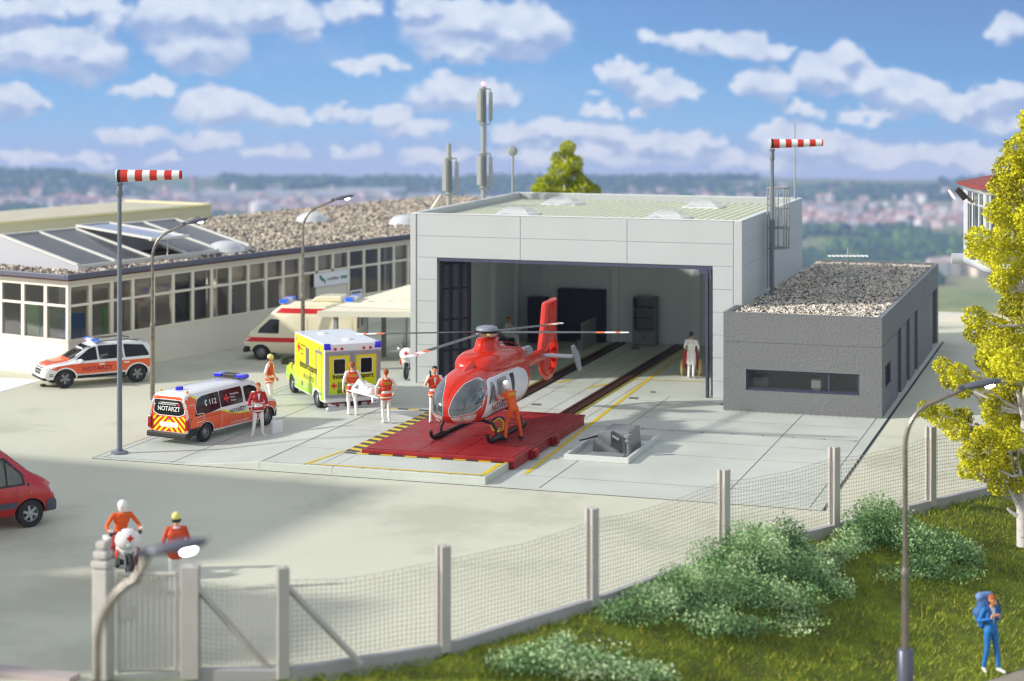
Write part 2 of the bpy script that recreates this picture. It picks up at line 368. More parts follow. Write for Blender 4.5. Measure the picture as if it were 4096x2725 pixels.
b.build('raised_apron', RAISED, bevel=.018, kind='structure')
# joints, drains and painted lines (thin sheets lying a few millimetres over what they mark)
def strip(b, x0, y0, x1, y1, w, z, mi=0):
    d = Vector((x1-x0, y1-y0, 0)); n = Vector((-d.y, d.x, 0)).normalized()*w/2; p, q = Vector((x0, y0, z)), Vector((x1, y1, z))
    b.add([p-n, q-n, q+n, p+n], [(0, 1, 2, 3)], mi)
b = MB(); J = .018
for x in (-1.5, 9.9, 15.0): strip(b, x, -16.1, x, -.2 if x < 12 else -2.4, .022, J)
for y in (-14.6, -10.4, -8.2, -4.3, -1.2): strip(b, 8.9, y, 17.4, y, .014, J)
for y in (-6.45, -6.60): strip(b, 8.9, y, 17.45, y, .016, J)
for i in range(9): strip(b, 9.5+i*.98, -6.60, 9.5+i*.98, -6.45, .04, J+.002)
for y in (-11.5, -4.5, -1.0): strip(b, -4.0, y, -1.2 if y < -6 else 4.3, y, .014, J)
for x in (5.6, 6.6, 8.2): strip(b, x, -6.3, x, 12.6, .014, J)
for y in (-3.9, -.35): strip(b, 5.1, y, 7.1, y, .014, J)
strip(b, 17.45, -16.2, 17.45, 17, .02, J); strip(b, -3.8, -16.0, -3.8, 16, .02, J); strip(b, -4, -15.95, -1.1, -15.95, .016, J)
strip(b, 12.3, -2.42, 17.7, -2.42, .012, J)
for i in range(22): strip(b, 12.4+i*.24, -2.42, 12.4+i*.24, -2.30, .018, J+.002)
b.build('pavement_joints', LINEG, kind='structure')
b = MB(); Z = z1+.004
strip(b, 1.45, YF+.05, 1.45, -6.6, .02, Z); strip(b, 3.25, -13.8, 3.25, YF+.1, .014, Z)
for y in (-13.7, -10.6, -8.6): strip(b, 1.5, y, 3.0, y, .012, Z)
for i in range(8): strip(b, 1.9+i*.9, YF+.03, 1.9+i*.9, YF+.13, .03, Z)
strip(b, 1.5, YF+.13, 8.3, YF+.13, .012, Z)
b.build('apron_joints', LINEG, kind='structure')
b = MB()
strip(b, 2.75, YF+.22, 8.2, YF+.22, .12, Z+.002); strip(b, 2.81, YF+.2, 3.1, -13.9, .12, Z+.004); strip(b, 8.18, YF+.2, 8.18, -14.1, .16, Z+.004)
strip(b, 8.98, -14.4, 8.15, 5.9, .13, .022); strip(b, 8.15, 5.9, 7.9, 12.6, .13, .022)
strip(b, 6.9, 3.1, 10.9, 3.5, .10, .026); strip(b, 1.2, 3.2, 4.3, 2.0, .1, .024); strip(b, 4.35, 3.6, 3.2, 2.2, .09, .028)
strip(b, 5.2, 1.6, 5.5, 2.5, .16, .024); strip(b, 6.6, .8, 7.1, 1.9, .16, .024)
b.build('yellow_lines', YEL, kind='structure')
def sheet(name, x0, x1, y0, y1, z, m):
    b = MB(); b.add([(x0, y0, z), (x1, y0, z), (x1, y1, z), (x0, y1, z)], [(0, 1, 2, 3)]); return b.build(name, m, kind='structure')
sheet('side_warning_band', 3.14, 3.62, -13.95, -6.75, Z+.002, WARN)
sheet('back_warning_band', 1.5, 3.66, -6.72, -6.52, Z+.004, WARNF)
sheet('front_warning_band', 3.2, 8.3, -14.22, -14.04, Z+.004, WARNF)
for x0, x1 in ((4.38, 4.52), (7.62, 7.76)): sheet('rail_warning_ticks', x0, x1, -6.3, 12.6, .024, WARNS)
b = MB()
for x in (4.78, 7.38):
    b.box(x-.26, x+.26, -6.35, 12.6, .015, .021)
b.build('rail_bed', mat('rail_bed_dark', lin(44, 32, 32), .6), kind='structure')
b = MB()
for x in (4.78, 7.38):
    for o in (-.15, .15): b.box(x+o-.055, x+o+.055, -6.35, 12.6, .02, .075)
    b.box(x-.04, x+.04, -6.35, 12.6, .02, .06)
b.build('platform_rails', RAILB, kind='structure')
for x, y in ((5.85, -3.2), (8.75, -.9), (12.1, -1.2)):
    b = MB(); b.box(-.16, .16, -.16, .16, 0, .012)
    for i in range(5): b.box(-.12+i*.055, -.10+i*.055, -.13, .13, .012, .02)
    o = b.build('drain_cover', mat('drain_grey', lin(120, 120, 112), .6, var=.2, vs=9)); o.location = (x, y, .015)
    tag(o, {5.85: 'small square drain grate between the two rails in front of the hangar', 8.75: 'small square drain grate outside the hangar right of the yellow line', 12.1: 'small square drain grate close to the dark grey annex corner'}[x], 'drain cover', 'drain covers in the pavement')
o = MB().lathe([(.11, 0), (.11, .01)]).build('manhole_cover', LINEG); o.location = (9.1, .6, .015); tag(o, 'tiny round dark cover in the hangar doorway floor beside the yellow line', 'manhole cover')
b = MB(); b.box(-60, 27.4, 24.2, 25.0, 0, .35); b.build('kerb', mat('kerb_pale', lin(214, 210, 202), .7), kind='structure')
b = MB(); b.prism([(-60, -36.2), (6.5, -35.4), (6.5, -35.0), (-60, -35.7)], 'z', 0, .12); b.build('kerb_by_gate', mat('kerb_pink', lin(178, 166, 164), .7), kind='structure')
b = MB(); strip(b, 17.84, -16.45, 17.84, 17.2, .09, .012); strip(b, -4.08, -16.19, 17.8, -16.48, .035, .010); strip(b, -4.09, -16.15, -4.09, 17, .03, .01); b.build('plate_edge_groove', mat('gap_blue_black', lin(30, 34, 46), .7), kind='structure')  # blue-black strips for the groove round the plate edge
sheet('white_base_plate', -40, -13.4, -9.5, -3.6, .008, mat('white_plate', lin(240, 240, 240), .5)).rotation_euler = (0, 0, 0)

# ------------------------------------------------------------------ red rolling platform
pl = thing('rolling_platform', 'red planked helicopter rolling platform standing on rails before the open hangar', 'platform', (3.74, -14.0, 0))
b = MB(); b.box(0, 4.78, 0, 7.6, .27, .345)
deck = b.build('deck', REDP, pl, bevel=.012)
b = MB(); n = 26
for i in range(n):
    y = .12+i*7.4/n; b.box(.09, 4.69, y, y+7.4/n-.022, .346, .362)
b.build('planks', REDP, deck, bevel=.005, seg=1)
MB().box(4.56, 4.75, .02, 7.58, .02, .268).build('side_beam', REDP, pl, bevel=.02); MB().box(0.05, .2, .02, 7.58, .235, .268).build('side_beam', REDP, pl)
b = MB(); b.box(0, 4.78, -.03, 0, .235, .33); b.build('front_edge', REDP, pl, bevel=.006)
for y in (1.55, 3.75):
    b = MB(); b.box(4.75, 4.86, y-.02, y+.32, .05, .30); b.box(4.86, 4.96, y+.02, y+.28, .08, .34); b.build('buffer', REDP, pl, bevel=.02)
b = MB(); b.box(1.7, 1.72, .1, 7.5, .362, .368); b.box(2.9, 2.92, .1, 7.5, .362, .368); b.build('deck_joint', mat('red_dark', lin(120, 12, 18), .4), pl)

# ------------------------------------------------------------------ hangar
HX, HY, HZ = 12.45, 13.07, 6.3; OX0, OX1, OZ = 1.03, 11.42, 4.69
hg = thing('helicopter_hangar', 'light grey panelled helicopter hangar with its wide doorway open and ribbed roof', 'hangar', (0, 0, 0))
T = .22
b = MB()
b.box(0, OX0, 0, T, 0, HZ); b.box(OX1, HX, 0, T, 0, HZ); b.box(OX0, OX1, 0, T, OZ, HZ)
b.box(0, T, T, HY-T, 0, HZ); b.box(HX-T, HX, T, HY-T, 0, HZ); b.box(0, HX, HY-T, HY, 0, HZ)
b.build('wall', mat('hangar_wall_core', lin(176, 181, 182), .6), hg)
# panels standing 12 mm proud, with open joints between them
b = MB(); J = .022
rows = [0, .62, 1.44, 2.25, 3.06, 3.87, 4.69, 5.48, HZ]
for i in range(8):
    z0, z1_ = rows[i]+J/2+(.02 if i == 0 else 0), rows[i+1]-J/2
    if i < 6: spans = [(.26, OX0), (OX1, HX-.30)]
    else: spans = [(.26, 4.26), (4.28, 8.28), (8.30, HX-.30)]
    for x0, x1 in spans: b.box(x0, x1, -.014, 0, z0, z1_)
b.box(-.02, .2, -.03, -.0, 0, HZ); b.box(HX-.26, HX+.02, -.03, 0, 0, HZ)
for i in range(8):
    z0, z1_ = rows[i]+J/2, rows[i+1]-J/2
    for y0, y1 in ((.05, 4.2), (4.22, 8.6), (8.62, HY)): b.box(HX, HX+.012, y0, y1, z0, z1_); b.box(-.012, 0, y0, y1, z0, z1_)
b.build('cladding', GREYW, hg, bevel=.006, seg=1)
b = MB(); b.box(-.02, HX+.02, -.03, .17, HZ, HZ+.03); b.box(-.02, HX+.02, HY-.16, HY+.02, HZ, HZ+.03); b.box(-.02, .15, .17, HY-.16, HZ, HZ+.03); b.box(HX-.15, HX+.02, .17, HY-.16, HZ, HZ+.03)
b.build('coping', mat('coping_white', lin(222, 226, 226), .45), hg, bevel=.006, seg=1)
HOLES = [(2.9, 3.9), (2.9, 10.2), (8.9, 3.9), (8.9, 10.2)]; hs = .58
b = MB(); xe = [T, 2.9-hs, 2.9+hs, 8.9-hs, 8.9+hs, HX-T]; ye = [T, 3.9-hs, 3.9+hs, 10.2-hs, 10.2+hs, HY-T]
for i in range(5):
    for j in range(5):
        if not (i in (1, 3) and j in (1, 3)): b.box(xe[i], xe[i+1], ye[j], ye[j+1], 5.85, 5.99)
rf = b.build('roof', ROOFG, hg)
b = MB(); n = 36; w = (HX-2*T-.1)/n
for i in range(n):
    x = T+.05+i*w; y_ = T+.02; cuts = [(hy-.72, hy+.72) for hx, hy in HOLES if abs(x+w*.3-hx) < .80]
    for c0, c1 in cuts+[(HY-T-.02, 0)]: b.prism([(x, 5.991), (x+w*.62, 5.991), (x+w*.5, 6.07), (x+w*.12, 6.07)], 'y', y_, c0); y_ = c1
b.build('corrugation', ROOFG, rf)
DOME = glass('skylight_glass', (.92, .95, .97), .55, .12, .25)
for i, (x, y) in enumerate(((2.9, 3.9), (2.9, 10.2), (8.9, 3.9), (8.9, 10.2))):
    b = MB()
    for (s0, h0), (s1, h1) in zip([(.66, 6.06), (.64, 6.14), (.56, 6.22), (.46, 6.30), (.28, 6.36)], [(.64, 6.14), (.56, 6.22), (.46, 6.30), (.28, 6.36), (.02, 6.38)]):
        vs = [(x+sx*s0, y+sy*s0, h0) for sx, sy in ((-1, -1), (1, -1), (1, 1), (-1, 1))]+[(x+sx*s1, y+sy*s1, h1) for sx, sy in ((-1, -1), (1, -1), (1, 1), (-1, 1))]
        b.add(vs, [(i_, (i_+1) % 4, 4+(i_+1) % 4, 4+i_) for i_ in range(4)])
    sk = b.build('skylight', milky('skylight_plastic', lin(228, 232, 238), .38), rf)
    b = MB(); q = .74; p_ = .60; b.box(x-q, x+q, y-q, y-p_, 5.99, 6.10); b.box(x-q, x+q, y+p_, y+q, 5.99, 6.10); b.box(x-q, x-p_, y-p_, y+p_, 5.99, 6.10); b.box(x+p_, x+q, y-p_, y+p_, 5.99, 6.10); b.build('kerb_frame', mat('skylight_base', lin(214, 218, 216), .4), sk, bevel=.02)
# inside
b = MB(); b.box(T, T+.012, T, HY-T, .02, 5.7); b.box(HX-T-.012, HX-T, T, HY-T, .02, 5.7); b.box(T, HX-T, HY-T-.012, HY-T, .02, 5.7)
b.build('inner_lining', WALLIN, hg)
for y in (4.4, 8.8, 11.9): MB().box(T+.012, T+.16, y, y+.3, .02, 5.7).build('pilaster', mat('pilaster_grey', lin(226, 232, 236), .6), hg)
for x in (1.2, 4.35, 7.9): MB().box(x, x+.30, HY-T-.17, HY-T-.012, .02, 5.7).build('pilaster', mat('pilaster_grey'), hg)
b = MB(); b.box(OX0, OX1, .02, T+.04, OZ-.13, OZ); b.build('lintel', BLUEG, hg, bevel=.01)
# folded doors left and right of the opening
ld = MB(); lp = MB()
xs0 = OX0+.05
for i in range(4):
    a = R(78 if i % 2 == 0 else 102); x0, y0 = xs0+.10*i, .24+ (0 if i % 2 == 0 else 0); 
for i, (x, y) in enumerate(((OX0+.10, .22), (OX0+.34, .55), (OX0+.62, .85), (OX0+.86, 1.15))):
    ld.box(x-.06, x+.06, y-.06, y+.06, .04, OZ-.14)
    if i < 3:
        x2, y2 = ((OX0+.34, .55), (OX0+.62, .85), (OX0+.86, 1.15))[i]
        for z in (.08, 1.2, 2.35, 3.5, OZ-.25):
            ld.tube([(x, y, z), (x2, y2, z)], .04, 4)
        lp.add([(x, y, .05), (x2, y2, .05), (x2, y2, OZ-.15), (x, y, OZ-.15)], [(0, 1, 2, 3)])
fd = ld.build('folding_door', NAVY, hg, bevel=.008, seg=1, label='folded dark blue door leaves at the left jamb')
lp.build('door_pane', mat('door_glass', lin(62, 64, 72), .35), fd)
ld = MB(); 
for i, (x, y) in enumerate(((OX1-.05, .25), (OX1-.12, .55), (OX1-.05, .85))):
    ld.box(x-.05, x+.04, y-.06, y+.06, .04, OZ-.14)
    ld.box(x-.02, x+.01, y-.2, y+.2, .06, OZ-.2)
ld.box(OX1-.26, OX1-.17, -.02, .2, .02, OZ-.14); ld.box(OX1-.5, OX1-.05, .0, .16, OZ-.3, OZ-.13)
ld.build('folding_door', BLUEG, hg, bevel=.01, seg=1, label='folded slate blue door leaves at the right jamb')
# things kept in the hangar
def cab(name, label, cat, x0, x1, y0, y1, z1_, m): 
    b = MB(); b.box(x0, x1, y0, y1, .02, z1_); return tag(b.build(name, m, bevel=.015), label, cat)
t = thing('tool_cupboard', 'tall narrow navy cupboard in the far left corner of the hangar', 'cupboard', (1.0, 11.35, .016))
b = MB(); b.box(0, .8, 0, .55, 0, 1.95); b.build('body', NAVY, t, bevel=.015); b = MB(); b.box(.03, .39, -.015, -.001, .06, 1.9); b.box(.41, .77, -.015, -.001, .06, 1.9); dd = b.build('door', NAVY, t); 
t = thing('wall_cupboard', 'wide navy roller cupboard against the back wall behind the tail fin', 'cupboard', (2.05, 12.3, .016))
b = MB(); b.box(0, 2.05, 0, .5, 0, 2.25); b.build('body', NAVY, t, bevel=.015); b = MB()
for i in range(9): b.box(.08, 1.97, -.02, -.001, .12+i*.23, .33+i*.23)
b.build('shutter', mat('navy_shutter', lin(38, 39, 62), .5), t)
t = thing('side_cabinet', 'low navy cabinet beside the folded door leaves at left', 'cabinet', (T+.02, 2.4, .016)); b = MB(); b.box(0, .6, 0, 1.2, 0, 2.35); b.build('body', NAVY, t, bevel=.015); b = MB(); b.box(.6, .615, .05, 1.15, .1, 2.2); b.build('door', NAVY, t)
SHELF = mat('shelf_grey', lin(128, 130, 132), .6)
t = thing('storage_rack', 'grey open shelf unit with a drawer base against the hangar back wall', 'shelf', (5.45, 12.0, .016)); b = MB()
b.box(0, .05, 0, .6, 0, 2.05); b.box(.93, .98, 0, .6, 0, 2.05); b.box(.05, .93, .56, .6, .0, 2.05); b.box(.05, .93, 0, .56, 2.0, 2.05); b.build('frame', SHELF, t, bevel=.008)
for z in (.62, 1.08, 1.54): b = MB(); b.box(.05, .93, .0, .56, z, z+.035); b.build('shelf_board', SHELF, t)
b = MB(); b.box(.05, .93, 0.02, .55, .03, .60); dr = b.build('drawer', SHELF, t, bevel=.01); MB().ball((.49, 0, .4), .035).build('knob', DARKB, dr)
t = thing('partition_screen', 'short grey partition standing out from the hangar back wall', 'partition', (3.75, 10.0, .016)); b = MB(); b.box(0, .06, 0, 2.6, .0, 1.12); b.build('panel', mat('screen_grey', lin(150, 152, 152), .5), t, bevel=.01)
b = MB(); b.box(-.25, 0, -.02, .05, 0, .05); b.box(-.2, 0, .0, .04, .05, .4); b.build('foot', SHELF, t)
b = MB(); b.box(0, .32, 0, .18, 0, .1); b.box(.05, .27, .03, .15, .1, .14); o = b.build('tool_box', mat('toolbox_grey', lin(96, 98, 98), .6), bevel=.01); o.location = (5.7, 10.8, .016); tag(o, 'small low grey tool box on the hangar floor before the shelf unit', 'tool box')
t = thing('bench', 'low dark bench under the seated man in the hangar', 'bench', (.45, 8.9, .016)); b = MB(); b.box(0, .45, 0, 1.3, .40, .46); b.build('seat', mat('bench_dark', lin(70, 74, 78), .6), t, bevel=.01)
for y in (.12, 1.1): b = MB(); b.box(.04, .4, y, y+.06, 0, .40); b.build('leg', mat('bench_dark'), t)

# cage ladder on the right wall
lad = thing('cage_ladder', 'grey caged ladder fixed to the hangar side wall above the gravel roof', 'ladder', (HX, 4.2, 0))
LG = mat('ladder_grey', lin(150, 154, 152), .45)
for y in (0, .5): b = MB(); b.tube([(.16, y, 3.5), (.16, y, 7.25)], .032, 8); b.build('stile', LG, lad, smooth=40)
for i in range(13): b = MB(); b.tube([(.16, 0, 3.7+i*.26), (.16, .5, 3.7+i*.26)], .02, 6); b.build('rung', LG, lad, smooth=40)
def hoop(z): return [(.16, 0, z), (.45, -.12, z), (.78, -.02, z), (.92, .25, z), (.78, .52, z), (.45, .62, z), (.16, .5, z)]
for z in (5.0, 5.75, 6.5, 7.25): b = MB(); b.tube(hoop(z), .03, 6); b.build('hoop', LG, lad, smooth=40)
for p in hoop(0)[1:-1]: b = MB(); b.tube([(p[0], p[1], 5.0), (p[0], p[1], 7.25)], .025, 6); b.build('cage_bar', LG, lad, smooth=40)

# ------------------------------------------------------------------ dark grey annex with gravel roof
AX, AY, AW, AD, AZ = 12.45+.016, -2.28, 5.17, 19.5, 3.356
an = thing('annex', 'low dark grey rendered annex with ribbon window and gravel roof', 'building', (AX-.2, AY, 0))
AW += .0; W2 = 17.63-(AX-.2); X0 = 0; SP = 2.37
wx0, wx1, wz0, wz1 = .78, 4.62, .74, 1.45; WALLT = .18
b = MB(); y0, y1 = 0, WALLT
b.box(X0, W2, y0, y1, 0, wz0); b.box(X0, wx0, y0, y1, wz0, wz1); b.box(wx1, W2, y0, y1, wz0, wz1); b.box(X0, W2, y0, y1, wz1, SP-.012); b.box(X0, W2, y0, y1, SP+.012, AZ); b.box(X0+.01, W2-.01, y0+.012, y1, SP-.012, SP+.012)
b.box(X0, .19, y1, 2.2, 0, AZ)
rx = W2-WALLT
sw = (.95, 2.5)                                       # side window, then three tall door recesses and a passage
b.box(rx, W2, WALLT, sw[0], 0, SP-.012); b.box(rx, W2, sw[0], sw[1], 0, .82); b.box(rx, W2, sw[0], sw[1], 1.62, SP-.012)
holes = [(4.35, 5.65), (7.1, 8.4), (9.9, 11.2), (17.0, 18.9)]; y = sw[1]
for h0, h1 in holes: b.box(rx, W2, y, h0, 0, SP-.012); y = h1
b.box(rx, W2, y, AD, 0, SP-.012); b.box(rx, W2, WALLT, AD, SP+.012, AZ); b.box(rx, W2-.012, WALLT, AD, SP-.012, SP+.012)
b.box(.2, rx, AD-WALLT, AD, 0, AZ)
b.build('wall', ANNEX, an)
b = MB()
for h0, h1 in holes: b.box(rx-.02, rx+.05, h0, h1, 0, SP-.012)
b.build('door', mat('annex_door_dark', (.02, .02, .024), .35), an)
b = MB()
for h0, h1 in holes[:3]: b.box(rx+.05, W2-.02, h0+.25, h0+.42, 0, SP-.012)
b.build('door_fin', ANNEX, an)
b = MB(); b.box(-.01, W2+.01, -.01, .12, AZ, AZ+.02); b.box(W2-.11, W2+.01, .12, AD+.01, AZ, AZ+.02); b.box(-.01, .1, .12, 2.1, AZ, AZ+.02); b.box(.1, W2-.11, AD-.1, AD+.01, AZ, AZ+.02)
b.build('coping', ANNEXS, an, bevel=.006, seg=1)
b = MB(); b.box(.19, rx, WALLT, AD-WALLT, 3.14, 3.20); b.build('roof', mat('roof_felt', (.05, .05, .05), .9), an)
FR = mat('annex_window_frame', lin(62, 62, 84), .4)
b = MB(); b.box(wx0, wx1, .06, .13, wz0, wz0+.09); b.box(wx0, wx1, .06, .13, wz1-.05, wz1); b.box(wx0, wx0+.07, .06, .13, wz0+.09, wz1-.05); b.box(wx1-.07, wx1, .06, .13, wz0+.09, wz1-.05); b.box(3.55, 3.63, .055, .13, wz0+.09, wz1-.05); b.box(wx0-.02, wx1+.02, .0, .06, wz0-.0, wz0+.05)
wf = b.build('window_frame', FR, an, bevel=.006, seg=1)
b = MB(); b.add([(wx0, .10, wz0), (wx1, .10, wz0), (wx1, .10, wz1), (wx0, .10, wz1)], [(0, 1, 2, 3)]); b.build('pane', glass('annex_glass', (.75, .78, .8), .8, .03, .03), wf)
b = MB(); b.box(rx+.05, W2-.04, sw[0], sw[0]+.07, .82, 1.62); b.box(rx+.05, W2-.04, sw[1]-.07, sw[1], .82, 1.62); b.box(rx+.05, W2-.04, 1.68, 1.75, .82, 1.62); b.box(rx+.05, W2, sw[0], sw[1], .82, .9); b.box(rx+.05, W2-.04, sw[0], sw[1], 1.56, 1.62)
wf = b.build('window_frame', FR, an)
b = MB(); b.add([(W2-.1, sw[0], .82), (W2-.1, sw[1], .82), (W2-.1, sw[1], 1.62), (W2-.1, sw[0], 1.62)], [(0, 1, 2, 3)]); b.build('pane', glass('annex_glass'), wf)
b = MB(); b.box(.2, rx-.05, 3.2, 3.3, .02, 3.1); b.box(.2, rx-.05, .3, 3.2, .02, .06); b.build('room_lining', mat('annex_room', lin(90, 92, 94), .8), an)
for x, s, m_, lb in ((.95, .5, lin(92, 94, 94), 'dull grey cabinet behind the left end of the annex window'), (2.95, .34, lin(190, 190, 184), 'pale box shaped monitor on the sill behind the annex window')):
    b = MB(); b.box(0, s, 0, .4, 0, .32 if s < .4 else .3); b.box(.05, s-.05, .05, .35, -.7, 0); o = b.build('monitor' if s < .4 else 'office_cabinet', mat('m%.1f' % s, m_, .5), bevel=.03); o.location = (AX-.2+x, AY+.35, .84); tag(o, lb, 'monitor' if s < .4 else 'cabinet')

def gravel(name, x0, x1, y0, y1, z, n, size, cols, M=None, seed=1, parent=None, hole=None):
    rg = np.random.RandomState(seed); b = MB(); M = M or Matrix()
    base = [np.array(v) for v in ((1, 0, -.3), (0, 1, -.3), (-1, 0, -.3), (0, -1, -.3), (.3, .2, .75), (-.35, -.25, .8))]
    fs = [(0, 1, 4), (1, 2, 4), (2, 5, 4), (2, 3, 5), (3, 0, 5), (0, 4, 5)]
    vs_all = []; f_all = []; m_all = []
    for i in range(n):
        x, y = rg.uniform(x0, x1), rg.uniform(y0, y1)
        if hole and hole[0] < x < hole[1] and hole[2] < y < hole[3]: continue
        s = size*rg.uniform(.6, 1.3); a = rg.uniform(0, 6.28); ca, sa = math.cos(a), math.sin(a); e = rg.uniform(.7, 1.3); tz = z+rg.uniform(-.4, .9)*size*.5
        o = len(vs_all); j = rg.uniform(-.25, .25, (6, 3))
        for v, jj in zip(base, j):
            v = (v+jj)*s*np.array((e, 1/e, .75)); vs_all.append(tuple(M @ Vector((x+v[0]*ca-v[1]*sa, y+v[0]*sa+v[1]*ca, tz+v[2]))))
        f_all += [tuple(k+o for k in f) for f in fs]; m_all += [int(rg.choice(len(cols), p=[c[1] for c in cols]))]*6
    b.v, b.f, b.m = vs_all, f_all, m_all
    return b.build(name, [c[0] for c in cols], parent)
GRV = [(mat('gravel_white', lin(232, 224, 210), .8), .34), (mat('gravel_grey', lin(170, 166, 158), .8), .30), (mat('gravel_ochre', lin(196, 176, 148), .8), .14), (mat('gravel_dark', lin(58, 58, 60), .8), .22)]
tag(gravel('roof_gravel', AX, AX+W2-.4, AY+.17, AY+AD-.2, 3.26, 22000, .062, GRV, seed=3), 'loose speckled black and white gravel covering the dark grey annex roof', 'gravel', kind='stuff')

def mast_antenna(loc, name, label, h, groups, top, wire=False):
    t = thing(name, label, 'antenna mast', loc, group='cell antenna masts behind the hangar roof'); AM = mat('antenna_grey', lin(154, 158, 156), .5)
    b = MB(); b.tube([(0, 0, 0), (0, 0, h)], .10, 12); b.build('pole', AM, t, smooth=40)
    for z0, z1_ in groups: MB().lathe([(.125, z0-.05), (.125, z1_+.05)]).build('inner_sleeve', mat('antenna_dark', lin(112, 118, 120), .5), t, smooth=40)
    for z0, z1_ in groups:
        for i in range(3):
            a = R(20+120*i); c, s_ = math.cos(a), math.sin(a); M = Matrix.Translation((c*.31, s_*.31, 0)) @ Matrix.Rotation(a, 4, 'Z')
            b = MB(); b.box(-.07, .09, -.10, .10, z0, z1_, M=M); pn = b.build('panel_antenna', AM, t, bevel=.02)
            for z in (z0-.14, z1_+.14): MB().tube([(c*.08, s_*.08, z), (c*.3, s_*.3, z), (c*.3, s_*.3, z+(.2 if z < z0 else -.2))], .03, 6).build('bracket', AM, pn, smooth=40)
        b = MB(); b.lathe([(.13, z0-.2), (.15, z0-.14), (.13, z0-.08)]); b.lathe([(.13, z1_+.08), (.15, z1_+.14), (.13, z1_+.2)]); b.build('collar', AM, t, smooth=40)
    return t
mast_antenna((-1.0, 7.0, 0), 'antenna_mast', 'short grey antenna mast with one ring of panels next to the dish', 8.65, [(6.72, 7.90)], None)
t = mast_antenna((-1.0, 11.4, 0), 'antenna_mast', 'tall grey antenna mast with two rings of panels and red light', 10.95, [(6.72, 7.92), (9.46, 10.7)], None)
MB().ball((0, 0, 11.05), .08).build('warning_light', lamp_mat('red_glow', (1, .04, .05), 6), t)
MB().tube([(.12, 0, 9.6), (.14, 0, 8), (.13, 0, 6.8), (.4, -.1, 6.3), (.5, -.1, 5.95)], .012, 6).build('cable', mat('copper_wire', lin(176, 120, 84), .4), t)
AM = MATS['antenna_grey']
t = thing('disc_antenna', 'slim pole with round white disc antenna at the hangar rear corner', 'antenna', (-.25, 13.2, 0)); MB().tube([(0, 0, 0), (0, 0, 7.95)], .055, 10).build('pole', AM, t, smooth=40)
MB().lathe([(.20, -.1), (.22, -.06), (.22, .05), (.18, .08)], (0, 0, 8.12), (.28, -.95, .1)).build('disc', AM, t, smooth=40)
t = thing('satellite_dish', 'cream satellite dish with feed horn behind the hangar left edge', 'satellite dish', (-1.9, 7.6, 0))
MB().tube([(0, 0, 0), (0, 0, 6.0)], .05, 8).build('pole', AM, t, smooth=40)
MB().lathe([(.02, -.14), (.22, -.11), (.40, -.03), (.50, .06), (.48, .07), (.38, -.01), (.2, -.08), (.02, -.11)], (.1, 0, 6.1), (-.75, -.3, .55)).build('dish', mat('dish_cream', lin(206, 200, 186), .5), t, smooth=50)
b = MB(); b.tube([(-.1, 0, 5.8), (-.45, -.1, 6.15), (-.6, -.12, 6.3)], .035, 6); b.tube([(-.72, -.14, 6.42), (-.45, -.1, 6.32)], .08, 10); b.build('feed_horn', AM, t, smooth=40)
t = thing('whip_antenna', 'thin straight whip antenna at the right rear corner of the hangar roof', 'antenna', (HX-.15, 12.2, 0)); MB().tube([(0, 0, 5.9), (0, 0, 6.5), (0, 0, 9.5)], [.05, .035, .022], 8).build('rod', AM, t, smooth=40); MB().lathe([(.08, 6.33), (.08, 6.4)]).build('foot', AM, t)
t = thing('cross_antenna', 'slim mast with a beam aerial crosswise above the annex gravel', 'antenna', (15.75, 3.1, 3.2)); MB().tube([(0, 0, 0), (0, 0, 2.0)], [.045, .03], 8).build('mast', AM, t, smooth=40)
def beam(z, ang, L, n, bright):
    M = Matrix.Rotation(R(ang), 4, 'Z'); b = MB(); b.box(-L/2, L/2, -.03, .03, z-.03, z+.03, M=M)
    for i in range(n):
        x = -L/2+.05+i*(L-.1)/(n-1); b.box(x-.012, x+.012, -.30, .30, z-.018, z+.018, M=M); 
    return b.build('beam', AM if not bright else mat('bright_metal', lin(236, 238, 236), .35), t)
beam(1.70, 17, 1.45, 10, True); beam(.98, 40, 2.3, 12, False)

